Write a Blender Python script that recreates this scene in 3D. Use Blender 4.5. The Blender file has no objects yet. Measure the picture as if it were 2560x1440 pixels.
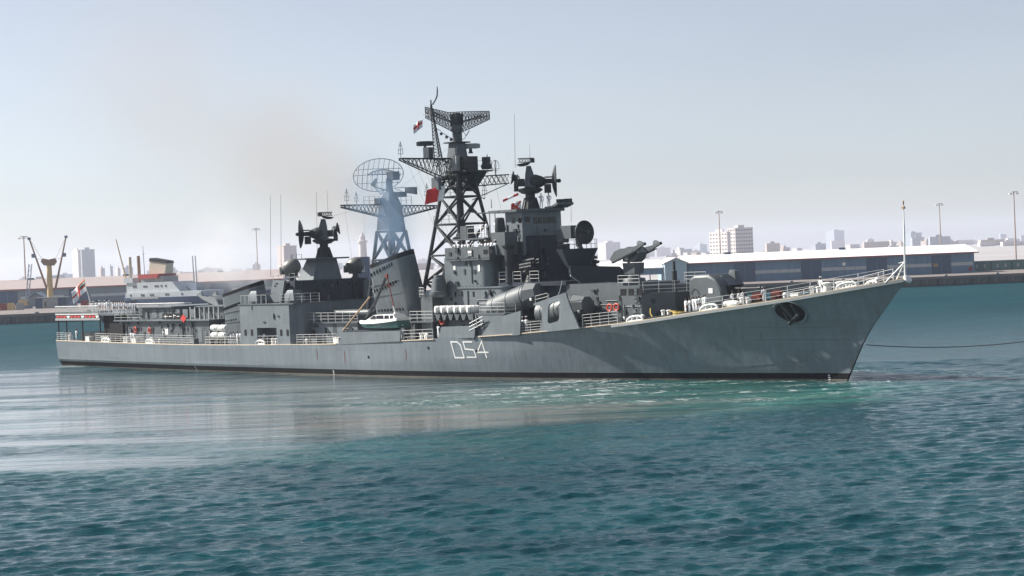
import bpy, bmesh, math, random
import numpy as np
from mathutils import Vector, Matrix

random.seed(7)
RAD = math.radians
scene = bpy.context.scene
COL = scene.collection

# ---------------------------------------------------------------- camera
CAM_H, PITCH, ROLL = 12.69, -0.014564, RAD(2.32)
cam_data = bpy.data.cameras.new('camera')
cam = bpy.data.objects.new('camera', cam_data)
COL.objects.link(cam)
cam_data.sensor_fit = 'HORIZONTAL'
cam_data.sensor_width = 36.0
cam_data.lens = 70.383
cam_data.clip_start = 0.5
cam_data.clip_end = 30000
_f = Vector((0, math.cos(PITCH), math.sin(PITCH)))
_u0 = Vector((0, -math.sin(PITCH), math.cos(PITCH)))
_r = Vector((1, 0, 0)) * math.cos(ROLL) - _u0 * math.sin(ROLL)
_u = Vector((1, 0, 0)) * math.sin(ROLL) + _u0 * math.cos(ROLL)
cam.matrix_world = Matrix(((_r.x, _u.x, -_f.x, 0), (_r.y, _u.y, -_f.y, 0), (_r.z, _u.z, -_f.z, CAM_H), (0, 0, 0, 1)))
scene.camera = cam

# ---------------------------------------------------------------- sky, sun, exposure
SUN_DIR = Vector((-0.951, 0.309, 0)).normalized() * math.cos(RAD(38)) + Vector((0, 0, math.sin(RAD(38))))
world = bpy.data.worlds.new('World')
scene.world = world
world.use_nodes = True
wn = world.node_tree.nodes
sky = wn.new('ShaderNodeTexSky')
sky.sky_type = 'NISHITA'
sky.sun_disc = False
sky.sun_elevation = RAD(38)
sky.sun_rotation = math.atan2(SUN_DIR.x, SUN_DIR.y)
sky.altitude = 0
sky.air_density = 0.75
sky.dust_density = 0.5
sky.ozone_density = 2.5
hs = wn.new('ShaderNodeHueSaturation')
hs.inputs['Saturation'].default_value = 0.50
hs.inputs['Value'].default_value = 0.99
tint = wn.new('ShaderNodeMixRGB')
tint.blend_type = 'MULTIPLY'
tint.inputs[0].default_value = 1.0
tint.inputs[2].default_value = (1.01, 0.995, 1.0, 1)
world.node_tree.links.new(sky.outputs[0], hs.inputs['Color'])
world.node_tree.links.new(hs.outputs[0], tint.inputs[1])
# faint unevenness of the haze over the whole sky
wtc = wn.new('ShaderNodeTexCoord')
wmp = wn.new('ShaderNodeMapping')
wmp.inputs['Scale'].default_value = (1.0, 1.0, 3.2)
wns = wn.new('ShaderNodeTexNoise')
wns.inputs['Scale'].default_value = 2.6
wns.inputs['Detail'].default_value = 6
wns.inputs['Distortion'].default_value = 0.8
wrg = wn.new('ShaderNodeMapRange')
for k_, v_ in (('From Min', 0.3), ('From Max', 0.7), ('To Min', 0.955), ('To Max', 1.045)):
    wrg.inputs[k_].default_value = v_
wsc = wn.new('ShaderNodeVectorMath')
wsc.operation = 'SCALE'
wl = world.node_tree.links
wl.new(wtc.outputs['Generated'], wmp.inputs['Vector'])
wl.new(wmp.outputs[0], wns.inputs['Vector'])
wl.new(wns.outputs['Fac'], wrg.inputs['Value'])
wl.new(tint.outputs[0], wsc.inputs[0])
wl.new(wrg.outputs[0], wsc.inputs['Scale'])
wl.new(wsc.outputs[0], wn['Background'].inputs[0])
wn['Background'].inputs[1].default_value = 0.066
sun_data = bpy.data.lights.new('sun', 'SUN')
sun_data.energy = 5.0
sun_data.angle = RAD(0.5)
sun_data.color = (1.0, 0.95, 0.87)
sun = bpy.data.objects.new('sun', sun_data)
sun.rotation_euler = SUN_DIR.to_track_quat('Z', 'Y').to_euler()
sun.location = (-100, -50, 120)
COL.objects.link(sun)
scene.view_settings.view_transform = 'Standard'
scene.view_settings.look = 'None'
scene.view_settings.exposure = 0.93
scene.view_settings.gamma = 1.0
scene.cycles.max_bounces = 6
scene.cycles.diffuse_bounces = 2
scene.cycles.glossy_bounces = 3
scene.cycles.volume_bounces = 1
scene.cycles.transparent_max_bounces = 8
scene.cycles.use_denoising = True


# ---------------------------------------------------------------- materials
MATS = {}


def node_mat(name):
    m = bpy.data.materials.new(name)
    m.use_nodes = True
    nt = m.node_tree
    return m, nt, nt.nodes['Principled BSDF']


def paint(name, col, rough=0.55, var=0.12, scale=0.8, rust=0.0, metal=0.0, bump=0.0, streak=0.0, spec=0.5, plates=None):
    """painted surface: base colour with patchy wear, optional vertical run-off streaks and rust"""
    m, nt, b = node_mat(name)
    tc = nt.nodes.new('ShaderNodeTexCoord')
    n1 = nt.nodes.new('ShaderNodeTexNoise')
    n1.inputs['Scale'].default_value = scale
    n1.inputs['Detail'].default_value = 6
    n1.inputs['Roughness'].default_value = 0.65
    nt.links.new(tc.outputs['Object'], n1.inputs['Vector'])
    ramp = nt.nodes.new('ShaderNodeMapRange')
    ramp.inputs['From Min'].default_value = 0.3
    ramp.inputs['From Max'].default_value = 0.7
    ramp.inputs['To Min'].default_value = 1 - var
    ramp.inputs['To Max'].default_value = 1 + var
    nt.links.new(n1.outputs['Fac'], ramp.inputs['Value'])
    mul = nt.nodes.new('ShaderNodeVectorMath')
    mul.operation = 'SCALE'
    mul.inputs[0].default_value = col
    nt.links.new(ramp.outputs[0], mul.inputs['Scale'])
    out = mul.outputs[0]
    if streak or rust:
        mp = nt.nodes.new('ShaderNodeMapping')
        mp.inputs['Scale'].default_value = (1.3, 1.3, 0.09)
        nt.links.new(tc.outputs['Object'], mp.inputs['Vector'])
        n2 = nt.nodes.new('ShaderNodeTexNoise')
        n2.inputs['Scale'].default_value = 1.6
        n2.inputs['Detail'].default_value = 5
        nt.links.new(mp.outputs[0], n2.inputs['Vector'])
    if streak:
        r2 = nt.nodes.new('ShaderNodeMapRange')
        r2.inputs['From Min'].default_value = 0.35
        r2.inputs['From Max'].default_value = 0.7
        r2.inputs['To Min'].default_value = 1 + streak * 0.5
        r2.inputs['To Max'].default_value = 1 - streak
        nt.links.new(n2.outputs['Fac'], r2.inputs['Value'])
        m2 = nt.nodes.new('ShaderNodeVectorMath')
        m2.operation = 'SCALE'
        nt.links.new(out, m2.inputs[0])
        nt.links.new(r2.outputs[0], m2.inputs['Scale'])
        out = m2.outputs[0]
    if rust:
        r3 = nt.nodes.new('ShaderNodeMapRange')
        r3.inputs['From Min'].default_value = 0.66
        r3.inputs['From Max'].default_value = 0.78
        r3.inputs['To Max'].default_value = rust
        nt.links.new(n2.outputs['Fac'], r3.inputs['Value'])
        mx = nt.nodes.new('ShaderNodeMixRGB')
        mx.inputs[2].default_value = (0.16, 0.06, 0.03, 1)
        nt.links.new(r3.outputs[0], mx.inputs[0])
        nt.links.new(out, mx.inputs[1])
        out = mx.outputs[0]
    if plates:
        sx = nt.nodes.new('ShaderNodeSeparateXYZ')
        cb = nt.nodes.new('ShaderNodeCombineXYZ')
        br = nt.nodes.new('ShaderNodeTexBrick')
        nt.links.new(tc.outputs['Object'], sx.inputs[0])
        nt.links.new(sx.outputs[0], cb.inputs[0])
        nt.links.new(sx.outputs[2], cb.inputs[1])
        nt.links.new(cb.outputs[0], br.inputs['Vector'])
        for k_, v_ in (('Scale', 1.0), ('Mortar Size', 0.018), ('Mortar Smooth', 0.6), ('Brick Width', plates[0]), ('Row Height', plates[1])):
            br.inputs[k_].default_value = v_
        br.inputs['Color1'].default_value = (0.93, 0.93, 0.93, 1)
        br.inputs['Color2'].default_value = (1.07, 1.07, 1.07, 1)
        br.inputs['Mortar'].default_value = (0.86, 0.86, 0.86, 1)
        mq = nt.nodes.new('ShaderNodeMixRGB')
        mq.blend_type = 'MULTIPLY'
        mq.inputs[0].default_value = 1.0
        nt.links.new(out, mq.inputs[1])
        nt.links.new(br.outputs['Color'], mq.inputs[2])
        out = mq.outputs[0]
    nt.links.new(out, b.inputs['Base Color'])
    b.inputs['Roughness'].default_value = rough
    b.inputs['Metallic'].default_value = metal
    b.inputs['Specular IOR Level'].default_value = spec
    if bump:
        bp = nt.nodes.new('ShaderNodeBump')
        bp.inputs['Strength'].default_value = bump
        bp.inputs['Distance'].default_value = 0.05
        n3 = nt.nodes.new('ShaderNodeTexNoise')
        n3.inputs['Scale'].default_value = 1.1
        n3.inputs['Detail'].default_value = 3
        mp3 = nt.nodes.new('ShaderNodeMapping')
        mp3.inputs['Scale'].default_value = (1.15, 1.0, 0.5)
        nt.links.new(tc.outputs['Object'], mp3.inputs['Vector'])
        nt.links.new(mp3.outputs[0], n3.inputs['Vector'])
        nt.links.new(n3.outputs['Fac'], bp.inputs['Height'])
        nt.links.new(bp.outputs[0], b.inputs['Normal'])
    MATS[name] = m
    return m


paint('grey', (0.130, 0.153, 0.169), 0.5, 0.10, 0.5, rust=0.3, streak=0.14, plates=(2.6, 1.2))
paint('hull_grey', (0.150, 0.180, 0.200), 0.45, 0.10, 0.22, rust=0.4, streak=0.12, bump=0.6, plates=(6.1, 1.45))
paint('boot_black', (0.009, 0.009, 0.010), 0.8, 0.3, 0.6, spec=0.12)
paint('slot_shade', (0.004, 0.004, 0.005), 0.9, 0.1, 0.6, spec=0.05)  # flat black standing for the dark inside the open funnel slots
paint('lit_grey', (0.19, 0.205, 0.215), 0.5, 0.1, 0.8, streak=0.1)  # paler than the ship grey: sunlight on the launcher put into the colour
paint('keel_red', (0.13, 0.11, 0.085), 0.7, 0.3, 0.6)
paint('dark', (0.028, 0.034, 0.037), 0.5, 0.15, 1.2, spec=0.35)
paint('shade_grey', (0.029, 0.036, 0.050), 0.6, 0.12, 0.9, spec=0.3)  # ship grey with the shade of bow-facing walls put into the colour
paint('midgrey', (0.078, 0.092, 0.10), 0.5, 0.14, 0.9, rust=0.2, streak=0.1)
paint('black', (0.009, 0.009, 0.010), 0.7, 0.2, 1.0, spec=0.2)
paint('deck_paint', (0.05, 0.053, 0.051), 0.75, 0.2, 0.6)
paint('white', (0.78, 0.77, 0.74), 0.5, 0.05, 2.0)
paint('tan', (0.62, 0.50, 0.36), 0.6, 0.12, 1.0)
paint('pale_grey', (0.30, 0.31, 0.31), 0.5, 0.08, 1.0)
paint('radome', (0.14, 0.14, 0.13), 0.45, 0.06, 1.0)
paint('red', (0.55, 0.03, 0.02), 0.5, 0.1, 2.0)
paint('rust_red', (0.22, 0.035, 0.022), 0.6, 0.2, 1.5)
paint('ring_orange', (0.62, 0.055, 0.03), 0.5, 0.08, 2.0)
paint('yellow', (0.55, 0.40, 0.08), 0.6, 0.15, 2.0)
paint('wood', (0.35, 0.22, 0.11), 0.6, 0.2, 3.0)
paint('boat_green', (0.05, 0.14, 0.13), 0.4, 0.1, 1.0)
paint('maroon_cloth', (0.68, 0.018, 0.018), 0.8, 0.06, 3.0)
paint('flag_white', (0.80, 0.80, 0.80), 0.8, 0.03, 3.0)
paint('flag_orange', (0.65, 0.16, 0.03), 0.8, 0.03, 3.0)
paint('flag_green', (0.03, 0.10, 0.04), 0.8, 0.03, 3.0)
paint('cloth', (0.76, 0.77, 0.79), 0.85, 0.06, 6.0)
paint('khaki', (0.30, 0.22, 0.14), 0.85, 0.08, 6.0)
paint('skin', (0.14, 0.068, 0.04), 0.6, 0.08, 8.0)
paint('hair', (0.012, 0.010, 0.009), 0.6, 0.1, 8.0)
paint('rope', (0.30, 0.26, 0.20), 0.8, 0.15, 4.0)
paint('rope_dark', (0.06, 0.07, 0.08), 0.8, 0.15, 4.0)
m, nt, b = node_mat('glass')
b.inputs['Base Color'].default_value = (0.008, 0.01, 0.012, 1)
b.inputs['Roughness'].default_value = 0.12
b.inputs['Specular IOR Level'].default_value = 0.3
MATS['glass'] = m


# ---------------------------------------------------------------- mesh helper
class MB:
    """collects simple solids into one mesh"""

    def __init__(self):
        self.v, self.f, self.mi = [], [], []
        self.cur = 0

    def add(self, verts, faces):
        n = len(self.v)
        self.v += [tuple(p) for p in verts]
        for f in faces:
            self.f.append([n + i for i in f])
            self.mi.append(self.cur)
        return self

    def mat(self, i):
        self.cur = i
        return self

    def box(self, x0, x1, y0, y1, z0, z1):
        x0, x1 = sorted((x0, x1))
        y0, y1 = sorted((y0, y1))
        z0, z1 = sorted((z0, z1))
        return self.hexa([(x0, y0, z0), (x1, y0, z0), (x1, y1, z0), (x0, y1, z0), (x0, y0, z1), (x1, y0, z1), (x1, y1, z1), (x0, y1, z1)])

    def hexa(self, p):
        return self.add(p, [(3, 2, 1, 0), (4, 5, 6, 7), (0, 1, 5, 4), (1, 2, 6, 5), (2, 3, 7, 6), (3, 0, 4, 7)])

    def cbox(self, c, s, rot=None):
        pts = []
        for dz in (-.5, .5):
            for dx, dy in ((-.5, -.5), (.5, -.5), (.5, .5), (-.5, .5)):
                d = Vector((dx * s[0], dy * s[1], dz * s[2]))
                if rot is not None:
                    d = rot @ d
                pts.append(Vector(c) + d)
        return self.hexa(pts)

    def prism(self, poly, lo, hi, axis='y'):
        """poly: 2d points; axis 'y' -> (x,z), 'x' -> (y,z), 'z' -> (x,y)"""
        area = sum(poly[i][0] * poly[(i + 1) % len(poly)][1] - poly[(i + 1) % len(poly)][0] * poly[i][1] for i in range(len(poly)))
        if area < 0:
            poly = poly[::-1]

        def P(a, b, h):
            return (a, h, b) if axis == 'y' else (h, a, b) if axis == 'x' else (a, b, h)
        if lo > hi:
            lo, hi = hi, lo
        n = len(poly)
        vs = [P(a, b, lo) for a, b in poly] + [P(a, b, hi) for a, b in poly]
        fs = [tuple(range(n))[::-1], tuple(range(n, 2 * n))]
        fs += [(i, (i + 1) % n, n + (i + 1) % n, n + i) for i in range(n)]
        if axis == 'y':
            fs = [f[::-1] for f in fs]
        return self.add(vs, fs)

    def plate(self, pts, th):
        """flat polygon in space with thickness th (towards its normal)"""
        P = [Vector(p) for p in pts]
        nrm = Vector((0, 0, 0))
        for i in range(len(P)):
            a, c = P[i], P[(i + 1) % len(P)]
            nrm += a.cross(c)
        nrm = nrm.normalized() * th
        n = len(P)
        fs = [tuple(range(n))[::-1], tuple(range(n, 2 * n))] + [(i, (i + 1) % n, n + (i + 1) % n, n + i) for i in range(n)]
        return self.add(P + [p + nrm for p in P], fs)

    def tube(self, p, q, r, r2=None, n=8):
        p, q = Vector(p), Vector(q)
        r2 = r if r2 is None else r2
        d = (q - p)
        if d.length < 1e-6:
            return self
        d.normalize()
        a = d.orthogonal().normalized()
        c = d.cross(a)
        vs = []
        for k, (o, rr) in enumerate(((p, r), (q, r2))):
            for i in range(n):
                t = 2 * math.pi * i / n
                vs.append(o + (a * math.cos(t) + c * math.sin(t)) * rr)
        fs = [(i, (i + 1) % n, n + (i + 1) % n, n + i) for i in range(n)] + [tuple(range(n))[::-1], tuple(range(n, 2 * n))]
        return self.add(vs, fs)

    def path(self, pts, r, n=6):
        for a, c in zip(pts[:-1], pts[1:]):
            self.tube(a, c, r, n=n)
        return self

    def lathe(self, prof, o=(0, 0, 0), axis=(0, 0, 1), n=20, caps=True):
        """prof: list of (radius, height along axis)"""
        d = Vector(axis).normalized()
        a = Vector((0, 0, 1)) if abs(d.z) < 0.9 else Vector((1, 0, 0))
        a = (a - d * a.dot(d)).normalized()
        c = d.cross(a)
        o = Vector(o)
        vs = []
        for r, h in prof:
            for i in range(n):
                t = 2 * math.pi * (i + 0.5) / n
                vs.append(o + d * h + (a * math.cos(t) + c * math.sin(t)) * r)
        fs = []
        for k in range(len(prof) - 1):
            for i in range(n):
                j = (i + 1) % n
                fs.append((k * n + i, k * n + j, (k + 1) * n + j, (k + 1) * n + i))
        if caps:
            fs += [tuple(range(n))[::-1], tuple(range((len(prof) - 1) * n, len(prof) * n))]
        return self.add(vs, fs)

    def loft(self, rings, caps=True):
        n = len(rings[0])
        vs = [p for r in rings for p in r]
        fs = []
        for k in range(len(rings) - 1):
            for i in range(n):
                j = (i + 1) % n
                fs.append((k * n + i, k * n + j, (k + 1) * n + j, (k + 1) * n + i))
        if caps:
            fs += [tuple(range(n))[::-1], tuple(range((len(rings) - 1) * n, len(rings) * n))]
        return self.add(vs, fs)

    def torus(self, c, R, r, axis, n=20, k=8):
        d = Vector(axis).normalized()
        a = d.orthogonal().normalized()
        e = d.cross(a)
        vs, fs = [], []
        for i in range(n):
            t = 2 * math.pi * i / n
            rad = a * math.cos(t) + e * math.sin(t)
            for j in range(k):
                s = 2 * math.pi * j / k
                vs.append(Vector(c) + rad * (R + r * math.cos(s)) + d * r * math.sin(s))
        for i in range(n):
            for j in range(k):
                fs.append((i * k + j, ((i + 1) % n) * k + j, ((i + 1) % n) * k + (j + 1) % k, i * k + (j + 1) % k))
        return self.add(vs, fs)

    def mirror(self):
        """copy everything across the centreline"""
        n = len(self.v)
        self.v += [(x, -y, z) for x, y, z in self.v]
        k = len(self.f)
        for i in range(k):
            self.f.append([n + j for j in self.f[i]][::-1])
            self.mi.append(self.mi[i])
        return self

    def mesh(self, name, mats, angle=32, recalc=False):
        me = bpy.data.meshes.new(name)
        me.from_pydata([tuple(p) for p in self.v], [], self.f)
        if recalc:
            bm = bmesh.new()
            bm.from_mesh(me)
            bmesh.ops.recalc_face_normals(bm, faces=bm.faces)
            bm.to_mesh(me)
            bm.free()
        for mt in (mats if isinstance(mats, (list, tuple)) else [mats]):
            me.materials.append(MATS[mt])
        me.polygons.foreach_set('material_index', self.mi)
        me.polygons.foreach_set('use_smooth', [True] * len(me.polygons))
        me.set_sharp_from_angle(angle=RAD(angle))
        me.update()
        return me

    def build(self, name, mats, parent=None, label=None, **kw):
        o = bpy.data.objects.new(name, self.mesh(name, mats, **kw))
        COL.objects.link(o)
        if parent is not None:
            o.parent = parent
        if label:
            o['label'] = label
        return o


def put(name, me, parent=None, loc=(0, 0, 0), rot=(0, 0, 0), scale=(1, 1, 1), label=None):
    o = bpy.data.objects.new(name, me)
    COL.objects.link(o)
    o.parent = parent
    o.location = loc
    o.rotation_euler = rot
    o.scale = scale
    if label:
        o['label'] = label
    return o


def tag(o, label, cat, group=None):
    o['label'] = label
    o['category'] = cat
    if group:
        o['group'] = group
    return o


def empty(name, loc=(0, 0, 0), rz=0.0):
    o = bpy.data.objects.new(name, None)
    o.empty_display_size = 0.5
    COL.objects.link(o)
    o.location = loc
    o.rotation_euler = (0, 0, rz)
    return o


def copy_tree(o, parent=None):
    c = o.copy()
    COL.objects.link(c)
    c.parent = parent
    for ch in o.children:
        copy_tree(ch, c)
    return c


def lerp_table(tab, x):
    """tab sorted by falling x"""
    if x >= tab[0][0]:
        return tab[0][1]
    for (xa, a), (xb, c) in zip(tab[:-1], tab[1:]):
        if x >= xb:
            t = (xa - x) / (xa - xb)
            return a + (c - a) * t
    return tab[-1][1]

# ---------------------------------------------------------------- water
def mth(nt, op, a, c=None, clamp=False):
    n = nt.nodes.new('ShaderNodeMath')
    n.operation = op
    n.use_clamp = clamp
    for i, s in enumerate((a, c)):
        if s is None:
            continue
        if isinstance(s, (int, float)):
            n.inputs[i].default_value = s
        else:
            nt.links.new(s, n.inputs[i])
    return n.outputs[0]


def maprange(nt, v, a, c, d=0.0, e=1.0, smooth=True):
    n = nt.nodes.new('ShaderNodeMapRange')
    n.interpolation_type = 'SMOOTHSTEP' if smooth else 'LINEAR'
    nt.links.new(v, n.inputs['Value'])
    for k, s in (('From Min', a), ('From Max', c), ('To Min', d), ('To Max', e)):
        n.inputs[k].default_value = s
    return n.outputs[0]


def noise(nt, vec, scale, detail=4, rough=0.55, stretch=(1, 1, 1), rot=0.0, dist=0.0):
    mp = nt.nodes.new('ShaderNodeMapping')
    mp.inputs['Scale'].default_value = stretch
    mp.inputs['Rotation'].default_value = (0, 0, rot)
    nt.links.new(vec, mp.inputs['Vector'])
    n = nt.nodes.new('ShaderNodeTexNoise')
    n.inputs['Scale'].default_value = scale
    n.inputs['Detail'].default_value = detail
    n.inputs['Roughness'].default_value = rough
    n.inputs['Distortion'].default_value = dist
    nt.links.new(mp.outputs[0], n.inputs['Vector'])
    return n.outputs['Fac']


def blob(nt, sx, sy, cx, cy, rx, ry, soft=0.5, wob=None):
    """1 inside an ellipse on the water, 0 outside"""
    dx = mth(nt, 'DIVIDE', mth(nt, 'SUBTRACT', sx, cx), rx)
    dy = mth(nt, 'DIVIDE', mth(nt, 'SUBTRACT', sy, cy), ry)
    d = mth(nt, 'SQRT', mth(nt, 'ADD', mth(nt, 'MULTIPLY', dx, dx), mth(nt, 'MULTIPLY', dy, dy)))
    if wob is not None:
        d = mth(nt, 'ADD', d, wob)
    return maprange(nt, d, 1 - soft, 1 + soft, 1, 0)


def mixc(nt, f, a, c):
    n = nt.nodes.new('ShaderNodeMixRGB')
    nt.links.new(f, n.inputs[0])
    for i, s in ((1, a), (2, c)):
        if isinstance(s, tuple):
            n.inputs[i].default_value = s + (1,)
        else:
            nt.links.new(s, n.inputs[i])
    return n.outputs[0]


def vnoise(x, y, seed):
    """smooth value noise on numpy arrays"""
    xi, yi = np.floor(x).astype(np.int64), np.floor(y).astype(np.int64)
    fx, fy = x - xi, y - yi
    fx, fy = fx * fx * (3 - 2 * fx), fy * fy * (3 - 2 * fy)

    def h(a, c):
        n = (a * 374761393 + c * 668265263 + seed * 974634777) & 0x7fffffff
        n = ((n ^ (n >> 13)) * 1274126177) & 0x7fffffff
        return ((n ^ (n >> 16)) & 0xffff) / 65535.0
    return (h(xi, yi) * (1 - fx) + h(xi + 1, yi) * fx) * (1 - fy) + (h(xi, yi + 1) * (1 - fx) + h(xi + 1, yi + 1) * fx) * fy


def fbm(x, y, seed, octs=4):
    t, a, n = 0, .5, 0
    for i in range(octs):
        t = t + a * vnoise(x * 2 ** i, y * 2 ** i, seed + i)
        n += a
        a *= .55
    return t / n


def sstep(v, a, c):
    t = np.clip((v - a) / (c - a), 0, 1)
    return t * t * (3 - 2 * t)


def calm_mask(X, Y):
    """1 in the slick of smoothed water left by the turning ship"""
    wob = (fbm(X * .035, Y * .11, 3) - .5) * 26 + (fbm(X * .12, Y * .4, 9) - .5) * 8
    edge = [(-160, 140), (-60, 128), (-34, 127), (-21, 126), (-17, 134), (-11.6, 145), (3, 152), (12.6, 156), (20, 164), (26, 172), (31, 183), (34, 196), (40, 240)]
    yb = np.interp(X, [e[0] for e in edge], [e[1] for e in edge])
    near = sstep(Y - yb + wob * np.clip((40 - X) / 60, .25, 1), -3, 6)
    far = sstep(262 - .35 * X - Y + wob, -6, 14)
    right = 1 - sstep(X + wob * .3, 22, 36)
    streak = sstep(fbm(X * .03, Y * .17 + .03 * X, 21, 5), .50, .66) * .62
    return near * far * right * (1 - streak)


def make_water_mesh():
    dense = np.linspace(-.40, .40, 430)
    wide = np.array([.43, .5, .62, .8, 1.1, 1.6, 2.5, 4, 7, 13, 26])
    tc = np.concatenate([-wide[::-1], dense, wide])
    yr = [-300, -160, -80, -30, 0, 25, 45, 58]
    y = 66.0
    while y < 560:
        yr.append(y)
        y *= 1.0023 if y < 215 else 1.0048
    yr += [575, 600, 640, 800, 1200, 2500, 8500]
    yr = np.array(yr)
    Y = np.repeat(yr[:, None], len(tc), 1)
    X = tc[None, :] * (np.abs(Y) + 40)
    calm = calm_mask(X, Y)
    dy = np.gradient(yr)[:, None]
    fade = sstep(Y, 58, 70) * (1 - sstep(Y, 480, 560)) * (1 - sstep(np.abs(tc), .36, .40))[None, :]
    gust = .35 + 1.25 * fbm(X * .018, Y * .035, 41, 4) + .25 * (fbm(X * .09, Y * .2, 57, 3) - .5)
    Z, DX, DY = np.zeros_like(X), np.zeros_like(X), np.zeros_like(X)
    rg_ = np.random.RandomState(4)
    NW = 70
    for i in range(NW):
        lam = .30 * (2.9 / .30) ** ((i + rg_.rand()) / NW)
        ang = rg_.normal(RAD(-70), RAD(38))
        k = 2 * math.pi / lam
        amp = .050 / k
        if lam > 1.7:
            amp *= .6
        res = sstep(lam / (dy * 2.2), .8, 1.6)
        keep = res * fade * gust * (1 - calm * (0.93 if lam < 3 else .8))
        ph = k * (math.cos(ang) * X + math.sin(ang) * Y) + rg_.rand() * 6.28
        Z += amp * keep * np.cos(ph)
        DX -= .95 * amp * keep * math.cos(ang) * np.sin(ph)
        DY -= .95 * amp * keep * math.sin(ang) * np.sin(ph)
    Xd, Yd = X + DX, Y + DY
    nr, nc = X.shape
    co = np.stack([Xd, Yd, Z], -1).reshape(-1, 3).astype(np.float32)
    idx_ = np.arange(nr * nc).reshape(nr, nc)
    q = np.stack([idx_[:-1, :-1], idx_[:-1, 1:], idx_[1:, 1:], idx_[1:, :-1]], -1).reshape(-1, 4)
    me = bpy.data.meshes.new('water')
    me.vertices.add(len(co))
    me.vertices.foreach_set('co', co.ravel())
    me.loops.add(q.size)
    me.loops.foreach_set('vertex_index', q.ravel().astype(np.int32))
    me.polygons.add(len(q))
    me.polygons.foreach_set('loop_start', np.arange(0, q.size, 4, dtype=np.int32))
    me.polygons.foreach_set('use_smooth', np.ones(len(q), dtype=bool))
    me.update(calc_edges=True)
    at = me.attributes.new('calm', 'FLOAT', 'POINT')
    at.data.foreach_set('value', calm.ravel().astype(np.float32))
    me.materials.append(MATS['water'])
    return me


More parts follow.
